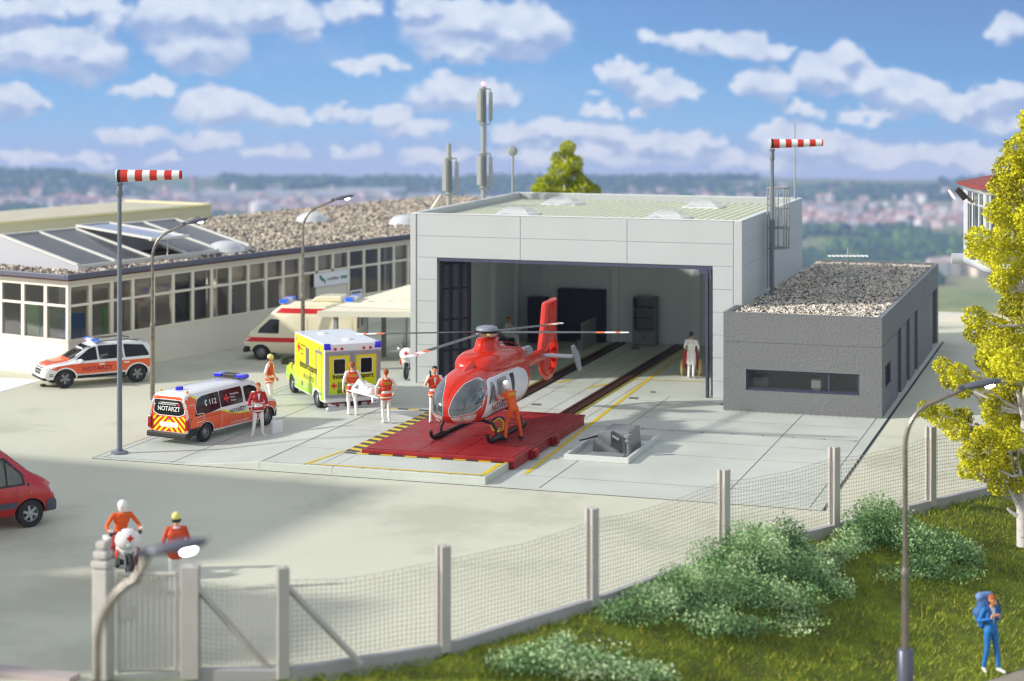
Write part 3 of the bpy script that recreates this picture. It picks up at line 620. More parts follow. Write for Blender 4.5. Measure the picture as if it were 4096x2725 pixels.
# ------------------------------------------------------------------ windsocks
def sock_mat():
    m = bpy.data.materials.new('windsock_cloth'); m.use_nodes = True; k = NT(m.node_tree); b = k.n['Principled BSDF']
    x = k.sep(k.node('ShaderNodeTexCoord').outputs['Object'])[0]
    st = k.m('GREATER_THAN', k.m('FRACT', k.m('MULTIPLY', k.m('SUBTRACT', x, .12), 1/.445)), .5)
    c = k.mix(st, lin(206, 52, 34), lin(236, 236, 236)); c = k.mix(k.m('LESS_THAN', x, .12), c, (.015, .015, .015))
    k.put(b.inputs['Base Color'], c); b.inputs['Roughness'].default_value = .7; return m
SOCK = sock_mat(); PG = mat('pole_blue_grey', lin(116, 124, 134), .5)
def windsock(loc, h, rz, label, scale=1.0, plate=True):
    t = thing('windsock', label, 'windsock', loc, group='red and white windsocks on grey poles')
    b = MB(); b.tube([(0, 0, 0), (0, 0, h*.55), (0, 0, h-.15)], [.085*scale, .072*scale, .06*scale], 12)
    for i in range(6): b.cone((.06*math.cos(i*1.047), .06*math.sin(i*1.047), .05), (.05*math.cos(i*1.047), .05*math.sin(i*1.047), h*.97), .018, n=6)
    b.build('pole', PG, t, smooth=50)
    b = MB(); b.lathe([(.08*scale, h-.42), (.10*scale, h-.38), (.075*scale, h-.1), (.12*scale, h-.06), (.12*scale, h-.01), (.05, h)]); b.build('collar', PG, t, smooth=50)
    if plate: MB().lathe([(.26, 0), (.26, .05), (.1, .08), (.1, .14)]).build('foot_plate', PG, t, smooth=40)
    b = MB(); L = 1.95*scale; r0, r1 = .19*scale, .135*scale; n = 28; vs = []; fs = []; prof = [(r0, 0), (r0*.985, L*.1), ((r0+r1)/2, L*.5), (r1, L), (r1-.012, L), ((r0+r1)/2-.012, L*.5), (r0-.014, L*.1), (r0-.014, 0)]
    for r_, x in prof: vs += [(x/scale*1, r_*math.cos(2*math.pi*j/n), r_*math.sin(2*math.pi*j/n)) for j in range(n)]
    for i in range(len(prof)): a, c = i*n, ((i+1) % len(prof))*n; fs += [(a+j, a+(j+1) % n, c+(j+1) % n, c+j) for j in range(n)]
    b.add(vs, fs); so = b.build('sock', SOCK, t, smooth=50); so.location = (-.08, 0, h+r0+.02); so.rotation_euler = (0, R(-1.0), rz)
    MB().lathe([(r0+.012, -.02), (r0+.012, .03), (r0-.012, .03), (r0-.012, -.02)], axis=(1, 0, 0)).build('mouth_ring', mat('ring_white', lin(222, 224, 222), .4), so, smooth=40)
    return t
windsock((-3.65, -15.3, .014), 8.2, R(17), 'red and white windsock on the tall grey pole at the front pavement corner')
windsock((HX+.42, 3.72, 3.2), 5.52, R(17), 'red and white windsock above the hangar roof beside the caged ladder', .92, False)

# ------------------------------------------------------------------ street lamps
CHR = mat('lamp_steel', lin(138, 132, 124), .3, metal=.6, var=.12, vs=3); LHG = mat('lamp_head_grey', lin(96, 98, 112), .35, metal=.3)
GLOW = lamp_mat('led_white', (.93, .95, 1.0), 25)
def street_lamp(loc, rz, label, H=6.1, reach=1.55, base=0):
    t = thing('street_lamp', label, 'street lamp', loc, rz, group='curved neck street lamps that are lit')
    MB().tube([(0, 0, 0), (0, 0, 2.6)], [.085, .08], 12).build('pole_base', CHR, t, smooth=50)
    pts = [(0, 0, 2.6), (0, 0, H-1.1)]+[(.75*(1-math.cos(R(a))), 0, H-1.1+.95*math.sin(R(a))) for a in range(10, 80, 10)]+[(reach-.35, 0, H+.12)]
    MB().tube(pts, [.06]+[.05]*(len(pts)-2)+[.045], 12).build('arm', CHR, t, smooth=60)
    MB().lathe([(.09, 2.55), (.095, 2.62), (.07, 2.72)]).build('joint_ring', CHR, t, smooth=50)
    b = MB(); b.ball((0, 0, 0), (.42, .13, .085), 20); b.box(-.50, -.25, -.055, .055, -.045, .045); b.tube([(.40, 0, .02), (.46, 0, .05)], .015, 6)
    hd = b.build('head', LHG, t, smooth=50); hd.location = (reach, 0, H+.22); hd.rotation_euler = (0, R(-11), 0)
    b = MB(); b.ball((.14, 0, -.06), (.11, .085, .055), 16); b.build('bulb', GLOW, hd, smooth=50)
    if base: MB().lathe([(.17, 0), (.17, base), (.14, base+.03)]).build('foot_sleeve', LHG, t, smooth=50)
    return t
street_lamp((-7.36, -6.31, 0), R(17), 'curved steel street lamp rising behind the orange and white emergency van')
street_lamp((-5.91, 3.45, 0), R(17), 'curved steel street lamp in front of the cream ambulance', H=6.35, reach=1.62)
street_lamp((21.1, -26.61, -1.5), R(17), 'brown street lamp standing in the grass at right before the yellow tree', H=6.35, reach=1.6, base=1.0)
street_lamp((13.05, -45.8, -1.9), R(14), 'blurred nearest street lamp in front of the gate at lower left', H=7.22, reach=1.02)
# ------------------------------------------------------------------ placing by bearing and distance from the viewpoint's ground point
FW = Vector((math.sin(YAW), math.cos(YAW), 0)); RT = Vector((math.cos(YAW), -math.sin(YAW), 0))
def at(u, v, d): return CAM+FW*d+RT*((u-2048)/7786.3*d)+Vector((0, 0, -(v-285.83)/7786.3*d))

# ------------------------------------------------------------------ clinic with strip windows
CW = mat('clinic_white', lin(226, 222, 208), .6, var=.02, vs=.6); CF = mat('clinic_frame', lin(232, 226, 208), .5)
CG = glass('clinic_glass', (.96, .96, .94), .96, .04, .01); CI = mat('clinic_room', lin(226, 218, 204), .8)
cl = thing('clinic_building', 'long cream clinic with strip windows, slate edged gravel roof and rooflight', 'building', (-12.67, -3.02, 0), R(-15.1))
L_, W_ = 46.0, 15.0; SILL, MID, TOP = 1.43, 2.72, 3.43
b = MB()
b.box(-.2, 0, 0, L_, 0, SILL-.08); b.box(-W_, -.2, 0, .2, 0, SILL-.08); b.box(-W_, 0, L_-.2, L_, 0, 3.7); b.box(-W_, -W_+.2, .2, L_-.2, 0, 3.7)
b.box(-.2, 0, 0, L_, TOP+.08, 3.70); b.box(-W_, -.2, 0, .2, TOP+.08, 3.70)
b.box(-.16, -.04, 14.95, 17.25, SILL-.08, MID-.06)
b.build('wall', CW, cl, bevel=.01, seg=1)
for side in (0, 1):
    pitch, n, Ls = (1.150, 40, L_) if side == 0 else (1.22, 12, W_)
    b = MB()
    def bar(a0, a1, z0, z1, d0=-.14, d1=.015):
        if side == 0: b.box(d0, d1, a0, a1, z0, z1)
        else: b.box(-a1, -a0, -d1, -d0, z0, z1)
    bar(0, Ls, SILL-.08, SILL+.02, -.15, .03); bar(0, Ls, TOP, TOP+.08, -.15, .02)
    for i in range(n+1):
        a = i*pitch; w = .085 if i else .13
        if side == 0 and 14.9 < a < 17.1: bar(a-w, a+w, MID+.05, TOP)
        else: bar(a-(w if i else 0), a+w, SILL+.02, TOP)
    for i in range(n): bar(i*pitch+.085, (i+1)*pitch-.085, MID-.05, MID+.05, -.12, .008)
    fr = b.build('window_frame', CF, cl, bevel=.006, seg=1)
    b = MB()
    if side == 0: b.add([(-.06, .05, SILL), (-.06, L_-.1, SILL), (-.06, L_-.1, TOP), (-.06, .05, TOP)], [(0, 1, 2, 3)])
    else: b.add([(-W_+.1, .06, SILL), (-.07, .06, SILL), (-.07, .06, TOP), (-W_+.1, .06, TOP)], [(0, 1, 2, 3)])
    b.build('pane', CG, fr)
b = MB(); b.box(-6.2, -6.1, 5.5, 45, .05, 3.6); b.box(-14.7, -.25, 14.1, 14.2, .05, 3.6); b.box(-6.1, -.25, 8.6, 8.7, .05, 3.6); b.box(-6.1, -.25, 20.3, 20.4, .05, 3.6); b.box(-14.7, -.21, .21, 45, .0, .06); b.box(-14.7, -14.6, .3, 45, .05, 3.6)
b.build('inner_wall', CI, cl)
b = MB(); b.box(-.30, -.27, 5.85, 8.0, SILL, TOP); b.build('blind_and_dark_sheet', mat('inside_dark', lin(70, 70, 74), .7), cl, label='dark sheet standing in for the dark room behind the middle panes')  # interior darkness painted as a dark sheet behind the middle panes
b = MB(); b.box(-.3, -.27, 9.35, 12.5, MID, TOP); b.box(-.3, -.27, 12.8, 17.1, MID+.05, TOP); b.box(-.3, -.27, 12.7, 14.8, SILL, TOP); b.box(-.3, -.27, 20.8, 23, SILL, TOP); b.build('blind_and_dark_sheet', mat('blind_tan', lin(206, 190, 170), .8), cl, label='tan blinds drawn behind the right panes')
SLATE = mat('slate_fascia', lin(84, 86, 104), .45); BRN = mat('brown_edge', lin(92, 44, 24), .7)
b = MB(); b.box(0, .28, -.28, L_+.2, 3.70, 3.755); b.box(-W_-.25, 0, -.28, 0, 3.70, 3.755); b.build('eave', BRN, cl)
b = MB(); b.box(.18, .34, -.34, L_+.2, 3.755, 3.95); b.box(-W_-.3, .18, -.34, -.18, 3.755, 3.95); b.build('fascia', SLATE, cl, bevel=.02)
b = MB()
for q in ((-W_-.2, -5.1, -.18, L_+.2), (-1.25, .18, -.18, L_+.2), (-5.1, -1.25, -.18, 1.7), (-5.1, -1.25, 11.4, L_+.2)): b.box(*q, 3.756, 3.84)
b.build('roof', mat('roof_felt'), cl)
M = Matrix.Translation((-12.67, -3.02, 0)) @ Matrix.Rotation(R(-15.1), 4, 'Z')
GR2 = [(mat('gravel_beige', lin(204, 192, 174), .85), .42), (mat('gravel_taupe', lin(166, 154, 140), .85), .34), (mat('gravel_dk2', lin(96, 90, 84), .85), .24)]
g1 = tag(gravel('clinic_gravel', -W_, .16, -.16, 46, 3.88, 36000, .105, GR2, M=M, seed=5, hole=(-5.4, -.9, 1.3, 11.8)), 'coarse beige gravel spread over the clinic roof', 'gravel', kind='stuff')
# monopitch rooflight with white glazing bars
RLW = mat('rooflight_white', lin(214, 214, 208), .5); RLG = mat('rooflight_side', lin(186, 188, 196), .5)
b = MB(); X1, X0_, Z1, Z0, Y0, Y1 = -1.05, -5.3, 4.05, 5.02, 1.5, 11.6
b.prism([(X0_, 3.84), (X1, 3.84), (X1, Z1), (X0_, Z0)], 'y', Y0, Y0+.08); b.prism([(X0_, 3.84), (X1, 3.84), (X1, Z1), (X0_, Z0)], 'y', Y1-.08, Y1); b.box(X0_-.08, X0_, Y0, Y1, 3.84, Z0); 
rl = b.build('rooflight', RLG, cl)
b = MB(); b.box(X1, X1+.1, Y0-.05, Y1+.05, 3.84, Z1+.05); b.box(X0_-.1, X0_+.06, Y0-.05, Y1+.05, Z0, Z0+.09)
for i in range(6):
    y = Y0+i*(Y1-Y0)/5; b.prism([(X0_, Z0+.0), (X1+.05, Z1), (X1+.05, Z1+.1), (X0_, Z0+.1)], 'y', y-.07, y+.07)
b.build('glazing_bar', RLW, rl, bevel=.012, seg=1)
b = MB(); 
for i in range(5):
    if i == 2: continue
    y = Y0+i*2.02; b.add([(X0_, y, Z0+.04), (X1, y, Z1+.04), (X1, y+2.02, Z1+.04), (X0_, y+2.02, Z0+.04)], [(0, 1, 2, 3)])
b.build('glass_pane', milky('rooflight_glass', lin(104, 106, 112), .72, .4), rl)
b = MB(); y = Y0+2*2.02; q = [(X0_, Z0+.12), (X1+.1, Z1+.75)]
for yy in (y+.05, y+1.87): b.prism([(X0_, Z0+.1), (X1+.05, Z1+.72), (X1+.05, Z1+.82), (X0_, Z0+.2)], 'y', yy, yy+.14)
b.box(X1-.02, X1+.14, y-.08, y+2.2, Z1+.70, Z1+.80); b.box(X0_-.02, X0_+.1, y+.05, y+2.0, Z0+.08, Z0+.2); b.tube([(X1, y+1.0, Z1), (X1, y+1.0, Z1+.72)], .03, 6)
vf = b.build('open_vent', RLW, rl, bevel=.012, seg=1)
b = MB(); b.add([(X0_, y+.1, Z0+.16), (X1, y+.1, Z1+.76), (X1, y+1.95, Z1+.76), (X0_, y+1.95, Z0+.16)], [(0, 1, 2, 3)]); b.build('glass_pane', mat('rooflight_blue', lin(96, 108, 160), .12, coat=.5), vf)
for i, (x, y) in enumerate(((-.0, 0), (-3.2, 25.6), (1.2, 27.5), (-9.5, 17.5))):
    wpos = [(-6.3, 5.9), (-14.4, 23.7), (-9.3, 23.7), (-14.2, 9.0)][i]
    rel = Vector((wpos[0]+12.67, wpos[1]+3.02)); lx = rel.x*.9655-rel.y*.2605; ly = rel.x*.2605+rel.y*.9655
    if lx > -.6: lx = -1.2
    b = MB(); b.lathe([(.85, 3.86), (.85, 3.97), (.80, 4.0), (.74, 4.14), (.58, 4.28), (.34, 4.37), (.05, 4.4)], (lx, ly, 0), n=28); b.build('dome_rooflight', mat('dome_milky', lin(206, 210, 212), .12, coat=.7), cl, smooth=60)
# sign on the clinic
sg = thing('clinic_sign', 'white sign with green emblem and lettering on the clinic wall panel', 'sign', (-12.67, -3.02, 0), R(-15.1))
b = MB(); b.box(.02, .05, 14.72, 17.18, 2.07, 2.66); b.build('board', mat('sign_white', lin(232, 234, 240), .4), sg)
SG = mat('sign_green', lin(22, 120, 92), .5)
b = MB(); q = [(15.05, 2.56), (15.2, 2.56), (15.32, 2.42), (15.46, 2.36), (15.52, 2.26), (15.44, 2.14), (15.42, 2.28), (15.26, 2.3), (15.12, 2.42)]; b.prism(q, 'x', .052, .06); b.build('emblem', SG, sg)
text('lettering', 'modellbau', .21, mat('sign_grey', lin(110, 134, 120), .5), sg, basis((.056, 16.05, 2.36), (0, 1, 0), (0, 0, 1)), sx=.95)
text('lettering', 'hartung', .25, SG, sg, basis((.056, 16.84, 2.37), (0, 1, 0), (0, 0, 1)), sx=.62, bold=.02)
sg = thing('name_plate', 'narrow white plate with dark lettering low in the clinic window right of the sign', 'sign', (-12.67, -3.02, 0), R(-15.1))
b = MB(); b.box(.03, .05, 17.35, 18.2, 1.45, 1.68); b.build('board', mat('sign_white'), sg); b = MB(); b.box(.051, .054, 17.42, 18.1, 1.52, 1.60); b.build('lettering', mat('plate_dark', (.05, .05, .07), .5), sg)
# waiting room furniture seen through the panes
def chair(loc, rz, m, label, big=False):
    t = thing('waiting_chair', label, 'chair', loc, rz, group='waiting room chairs behind the clinic glass'); s = 1.25 if big else 1
    b = MB(); b.box(-.35*s, .35*s, -.35*s, .35*s, .3, .5*s); b.build('seat', m, t, bevel=.05); b = MB(); b.box(-.35*s, .35*s, .25*s, .4*s, .5, 1.15*s+.45); b.build('backrest', m, t, bevel=.05)
    for x in (-.3*s, .25*s): b = MB(); b.box(x, x+.06, -.3*s, -.24*s, .06, .3); b.build('leg', DARKB, t)
GC = mat('chair_green', lin(120, 176, 110), .6); GC2 = mat('chair_dark_green', lin(70, 116, 66), .6); BC = mat('chair_blue', lin(40, 84, 140), .6)
def cw(x, y, z=.06): v = M @ Vector((x, y, z)); return tuple(v)
chair(cw(-3.6, 1.2, .55), 0, GC, 'light green chair at the far left behind the clinic end window', True); chair(cw(-2.3, 1.4, .5), .5, GC2, 'dark green chair behind the third pane from the clinic corner', True)
chair(cw(-1.0, 1.1, .35), .3, BC, 'blue chair right behind the clinic corner window', True); chair(cw(-1.5, 3.0, .45), -1.4, GC, 'light green chair behind the second long side pane', True)
chair(cw(-1.3, 4.3, .4), -1.2, GC2, 'dark green chair behind the fourth long side pane', True); chair(cw(-1.2, 9.6, .3), 2, mat('chair_orange', lin(200, 130, 50), .6), 'orange chair behind the long side window by the dark inner sheet', True); chair(cw(-1.2, 11.3, .3), 2, BC, 'blue chair behind the tenth long side pane', True)

# ------------------------------------------------------------------ beige hall behind the clinic
hb = thing('beige_hall', 'low beige flat roofed hall behind the clinic at the left', 'building', (0, 0, 0))
A, B_, C_, D_ = at(0, 897, 105.4), at(845, 822, 120), at(500, 812, 123.5), at(0, 846, 115.0); A2 = A+(A-B_)*1.2; D2 = D_+(A-B_)*1.2; ZB = 3.33
poly = [(p.x, p.y) for p in (A2, B_, C_, D2)]
b = MB(); b.prism(poly, 'z', 0, ZB); b.build('wall', mat('hall_khaki', lin(206, 202, 172), .7, var=.03, vs=.5), hb)
b = MB(); b.prism([(A2.x, A2.y), (B_.x, B_.y), (C_.x, C_.y), (D2.x, D2.y)], 'z', ZB+.003, ZB+.02); b.build('roof', mat('hall_roof', lin(196, 190, 170), .85, var=.06, vs=.7, grain=.1, gs=9), hb)
b = MB(); b.tube([(A2.x, A2.y, ZB+.03), (B_.x, B_.y, ZB+.03), (C_.x, C_.y, ZB+.03)], .09, 4); b.build('coping', mat('hall_coping', lin(226, 218, 170), .6), hb)

# ------------------------------------------------------------------ unseen block added beyond the left edge to cast shade across the car park
ob = thing('shade_block', 'plain unseen block added left of the red van to shade the car park', 'building', (0, 0, 0)); OB = mat('block_wall', lin(214, 210, 196), .75)
b = MB(); b.box(-34, -10.4, -35.2, -26.6, 0, 9.0, M=Matrix.Translation((-10.4, -30, 0)) @ Matrix.Rotation(R(-4), 4, 'Z') @ Matrix.Translation((10.4, 30, 0))); b.build('wall', OB, ob)
b = MB(); b.box(-17, -5.4, -41.5, -37.0, 0, 8.6); b.build('shade_wing', OB, ob)  # second added volume for the nearer band of shade
b = MB()
for i in range(9):
    for z in (1.2, 4.2, 6.6): b.box(-30+i*2.1, -28.6+i*2.1, -35.6, -35.1, z, z+1.3)
b.build('windows', mat('block_glass', (.05, .06, .07), .1), ob)  # openings dressing the added shade block
# ------------------------------------------------------------------ canopy beside the hangar
cp = thing('carport', 'cream ribbed canopy on grey posts beside the hangar left wall', 'canopy', (0, 0, 0)); CRM = mat('canopy_cream', lin(228, 224, 206), .6)
poly = [(-4.35, 1.35), (-.08, 2.5), (-.08, 11.2), (-4.2, 11.0)]
b = MB(); b.prism(poly, 'z', 2.22, 2.33)
for i in range(26): 
    y = 1.5+i*.37; b.box(-4.3, -.1, y+(.0 if i > 2 else 1.15-.37*i), y+.12+(.0 if i > 2 else 1.15-.37*i), 2.331, 2.37)
b.prism([(-4.37, 1.32), (-.08, 2.47), (-.08, 2.5), (-4.35, 1.35)], 'z', 2.12, 2.36)
b.build('roof', CRM, cp, bevel=.01, seg=1)
PST = mat('post_grey', lin(136, 140, 142), .5)
b = MB(); b.box(-4.2, -.1, 2.55, 2.65, 2.08, 2.21); b.box(-4.2, -4.1, 2.0, 10.8, 2.08, 2.21); b.build('beam', PST, cp)
for x, y in ((-3.85, 1.95), (-2.75, 2.3), (-3.39, 5.83), (-3.54, 8.64), (-.4, 2.75), (-.3, 8.6)): b = MB(); b.box(x-.08, x+.08, y-.08, y+.08, 0, 2.15); b.build('post', PST, cp, bevel=.01)

# ------------------------------------------------------------------ glass observation cabin at the right
oc = thing('control_tower', 'red roofed glazed observation cabin on a steel frame at right', 'tower', (0, 0, 0)); WT = mat('tower_white', lin(196, 202, 208), .35, metal=.2); RR = mat('tower_roof', lin(132, 54, 44), .6, var=.12, vs=2.5, bump=.3, bs=9)
c = at(4330, 1055, 59.5); cx, cy_ = c.x, c.y; NN = 8; z0, z1_ = 5.74, 8.02; rr = 3.5
P8 = [(cx+rr*math.cos(R(45*i+17+180-22.5)), cy_+rr*math.sin(R(45*i+17+180-22.5))) for i in range(8)]
b = MB()
for (z, r) in ((z0, .17), (z1_, .15)): b.tube([(x, y, z) for x, y in P8], r, 10, closed=True)
b.tube([(P8[0][0]-.45, P8[0][1]-.1, z0), (P8[0][0]+.1, P8[0][1], z0)], .17, 12)
b.build('ring_beam', WT, oc, smooth=50)
for i in range(8):
    x, y = P8[i]; b = MB(); b.tube([(x, y, z0), (x, y, z1_)], .10, 8); b.tube([(x+.14*(P8[i-7][0]-x)/2.6, y+.14*(P8[i-7][1]-y)/2.6, z0), (x+.14*(P8[i-7][0]-x)/2.6, y+.14*(P8[i-7][1]-y)/2.6, z1_)], .05, 6); b.build('post', WT, oc, smooth=50)
b = MB(); gp = MB()
for i in range(8):
    (x0, y0), (x1, y1) = P8[i], P8[(i+1) % 8]
    for f in (.33, .66): b.tube([(x0+(x1-x0)*f, y0+(y1-y0)*f, z0+.1), (x0+(x1-x0)*f, y0+(y1-y0)*f, z1_)], .045, 6)
    b.tube([(x0, y0, z1_-.5), (x1, y1, z1_-.5)], .04, 6); b.tube([(x0, y0, z0+.55), (x1, y1, z0+.55)], .04, 6)
    gp.add([(x0, y0, z0), (x1, y1, z0), (x1, y1, z1_), (x0, y0, z1_)], [(0, 1, 2, 3)])
    b.tube([(x0, y0, z0+.05), (x0+(x1-x0)*.5, y0+(y1-y0)*.5, z0+.55)], .05, 6)
b.build('glazing_bar', WT, oc, smooth=50); gp.build('glass_pane', glass('tower_glass', (.9, .92, .94), .9, .05, .05), oc)
b = MB(); b.prism(P8, 'z', z0-.05, z0+.08); b.build('floor', WT, oc)
b = MB(); e = 1.09; vs = [(cx+(x-cx)*e, cy_+(y-cy_)*e, z1_+.13) for x, y in P8]; m_ = [(cx+(x-cx)*.55, cy_+(y-cy_)*.55, z1_+.52) for x, y in P8]; tp = [(cx, cy_, z1_+.95)]; lo = [(x, y, z-.08) for x, y, z in vs]
b.add(vs+m_+tp+lo, [(i, (i+1) % 8, 8+(i+1) % 8, 8+i) for i in range(8)]+[(8+i, 8+(i+1) % 8, 16) for i in range(8)]+[(17+i, 17+(i+1) % 8, (i+1) % 8, i) for i in range(8)]+[tuple(range(24, 16, -1))]); b.build('roof', RR, oc)
b = MB(); b.tube([(cx, cy_, 0), (cx, cy_, z0)], .9, 20); b.build('column', mat('tower_column', lin(170, 172, 170), .7), oc, smooth=50)
lm = thing('floodlight', 'small dark floodlight with an orange glow under the red roof corner', 'lamp', tuple(at(3838, 765, 59.4)))
b = MB(); b.box(-.12, .3, -.12, .12, -.1, .06, M=Matrix.Rotation(R(50), 4, 'Y')); b.build('housing', DARKB, lm, bevel=.03); b = MB(); b.ball((-.22, -.12, -.10), (.035, .06, .17), 10, M=Matrix.Rotation(R(-35), 4, 'Y')); b.build('bulb', lamp_mat('amber_glow', (1, .42, .12), 8), lm, smooth=40)
b = MB(); b.tube([(-.05, 0, .1), (.4, 0, -.35)], .05, 6); b.build('bracket', mat('bracket_brass', lin(130, 120, 90), .5, metal=.4), lm, smooth=40)

# ------------------------------------------------------------------ valley, far hills, woods and the town beyond the car park
def vfloor(d, x):
    if d < 95: return -1.2
    if d < 1200: z = -1.2-190*((d-95)/1105)**.45
    else: z = -191.2-9*min(1, (d-1200)/350)
    if d > 1550: z = -200.2-100*(d-1550)/2950
    hl = max(0, min(1, (d-4500)/900)); hl = hl*hl*(3-2*hl)
    ridge = 40+16*mnoise.noise(Vector((x*.0011, 3.1, 0)))+8*mnoise.noise(Vector((x*.004, 9.1, 0)))+(10 if x < -900 else 0)*min(1, (-900-x)/300 if x < -900 else 0)
    z += hl*ridge
    z += 5*mnoise.noise(Vector((x*.006, d*.004, 5)))*min(1, max(0, (d-400)/800))
    if 1560 < d < 2050: z += 12*math.exp(-((x-430)/110)**2)*math.exp(-((d-1820)/120)**2)
    return z
def vp(d, x): p = Vector((CAM.x, CAM.y, 0))+FW*d+RT*x; p.z = vfloor(d, x); return p
m = bpy.data.materials.new('valley_fields'); m.use_nodes = True; k = NT(m.node_tree); bs = k.n['Principled BSDF']; co = k.node('ShaderNodeTexCoord').outputs['Object']
vo = k.node('ShaderNodeTexVoronoi'); k.put(vo.inputs['Vector'], co); vo.inputs['Scale'].default_value = .0055; cr = k.sep(vo.outputs['Color'])
c1 = k.ramp(cr[0], [(0, lin(96, 128, 56)), (.3, lin(150, 150, 74)), (.55, lin(86, 116, 60)), (.8, lin(178, 170, 104)), (1, lin(70, 104, 50))])
c1 = k.v('SCALE', c1, k.ss(k.noise(co, .03, 5), .3, .7, .75, 1.2)); k.put(bs.inputs['Base Color'], c1); bs.inputs['Roughness'].default_value = .95
b = MB(); ds = [88, 95, 120, 160, 240, 400, 700, 1200]+list(range(1400, 5680, 90)); nx = 60; vs = []
for d in ds:
    w = .36*d+160
    for i in range(nx+1): vs.append(vp(d, -w+2*w*i/nx+(120 if d > 900 else 0)))
b.add(vs, [(r*(nx+1)+i, r*(nx+1)+i+1, (r+1)*(nx+1)+i+1, (r+1)*(nx+1)+i) for r in range(len(ds)-1) for i in range(nx)])
b.build('valley_terrain', m, smooth=80, kind='structure')
sheet('valley_apron', -1900, 1500, -1200, 1900, -330, mat('valley_floor', lin(90, 110, 60), .95))

def soup(name, V, F, mi, mats, parent=None, **tg):     # many small faces quickly (numpy arrays)
    me = bpy.data.meshes.new(name); k_ = F.shape[1]; me.vertices.add(len(V)); me.vertices.foreach_set('co', V.astype(np.float32).ravel())
    me.loops.add(F.size); me.loops.foreach_set('vertex_index', F.astype(np.int32).ravel()); me.polygons.add(len(F)); me.polygons.foreach_set('loop_start', np.arange(0, F.size, k_, dtype=np.int32))
    me.polygons.foreach_set('loop_total', np.full(len(F), k_, dtype=np.int32)); me.polygons.foreach_set('material_index', np.asarray(mi, dtype=np.int32)); me.update(calc_edges=True); me.validate()
    o = bpy.data.objects.new(name, me); COL.objects.link(o); return finish(o, mats, parent, **tg)
ico = bmesh.new(); bmesh.ops.create_icosphere(ico, subdivisions=1, radius=1); IV = np.array([v.co[:] for v in ico.verts]); IF = np.array([[v.index for v in f.verts] for f in ico.faces]); ico.free()
rg = np.random.RandomState(11); V = []; F = []; MI = []
def blob(p, r, h, mi):
    o = sum(len(a) for a in V[-1:])*0+blob.n; v = IV*(1+rg.uniform(-.28, .28, (len(IV), 1)))*np.array((r, r, h)); V.append(v+np.array(p)+np.array((0, 0, h*.6))); F.append(IF+blob.n); MI.extend([mi]*len(IF)); blob.n += len(IV)
blob.n = 0
def wood(u0, u1, d0, d1, n, r0, r1, cut=-.1, sc=.004):
    for _ in range(n):
        d = rg.uniform(d0, d1); u = rg.uniform(u0, u1); x = (u-2048)/7786*d
        if mnoise.noise(Vector((x*sc, d*sc*.6, 2.2))) < cut: continue
        r = rg.uniform(r0, r1); p = vp(d, x); blob(p, r, r*rg.uniform(.8, 1.2), int(rg.choice(4, p=[.34, .3, .2, .16])))
wood(3150, 4300, 2080, 2950, 4200, 5, 9, -.22, .009); wood(1500, 4300, 2950, 3400, 1500, 6, 10, -.05, .006); wood(840, 1700, 2900, 3900, 2200, 6, 10, -.12, .006)
wood(-150, 700, 3300, 4300, 1700, 6, 11, .0, .005); wood(-200, 4300, 3400, 4500, 900, 6, 10, .16, .005); wood(-200, 4300, 4720, 5450, 8200, 7, 12, -.16, .003)
soup('far_woods', np.concatenate(V), np.concatenate(F), MI, [mat('wood_dark', lin(44, 74, 42), .95), mat('wood_mid', lin(66, 98, 46), .95), mat('wood_light', lin(98, 130, 56), .95), mat('wood_blue', lin(50, 76, 74), .95)], label='woods and hedgerows spread over the far valley and hills', cat='woods', kind='stuff')

def house_mesh(w, l, h, rh, wall, roof, name):
    b = MB(); b.box(-w/2, w/2, -l/2, l/2, -3, h, 0); b.prism([(-w/2-.4, h), (w/2+.4, h), (0, h+rh)], 'y', -l/2-.4, l/2+.4, 1) if rh > 0 else b.box(-w/2-.1, w/2+.1, -l/2-.1, l/2+.1, h, h+.5, 1)
    me = b.mesh(name); me.materials.append(wall); me.materials.append(roof); return me
WL = [mat('wall_white', lin(244, 238, 236), .8), mat('wall_cream', lin(238, 222, 208), .8), mat('wall_pink', lin(228, 200, 196), .8)]
RF = [mat('roof_red', lin(186, 142, 130), .85), mat('roof_rose', lin(208, 184, 176), .85), mat('roof_slate', lin(146, 150, 158), .8)]
kinds = []
for i in range(9): kinds.append(house_mesh(13+i % 3*4, 18+(i*7) % 5*3, 8+(i*5) % 4*2.4, 4.2+(i % 2)*1.6, WL[i % 3], RF[(i//3) % 3], 'town_house'))
LB = ['white walled town house with red gabled roof', 'cream town house with red gabled roof', 'pale pink town house with red gabled roof', 'white walled town house with rose roof', 'cream town house with rose roof', 'pale pink town house with rose roof', 'white walled town house with slate roof', 'cream town house with slate roof', 'pale pink town house with slate roof']
spots = []
def town(u0, u1, d0, d1, n):
    for _ in range(n):
        d = rg.uniform(d0, d1); u = rg.uniform(u0, u1); spots.append((d, (u-2048)/7786*d))
town(3720, 3960, 2230, 2330, 9); town(3150, 4250, 3350, 4350, 260); town(800, 1750, 3850, 4600, 420); town(-100, 800, 4250, 4850, 260); town(1500, 2400, 4100, 4660, 140); town(2400, 3200, 4350, 4800, 130); town(-100, 4300, 4550, 5000, 160); town(900, 1700, 3600, 3950, 60)
spots.sort(); rest = []
hv, hf, hm = [], [], []; 
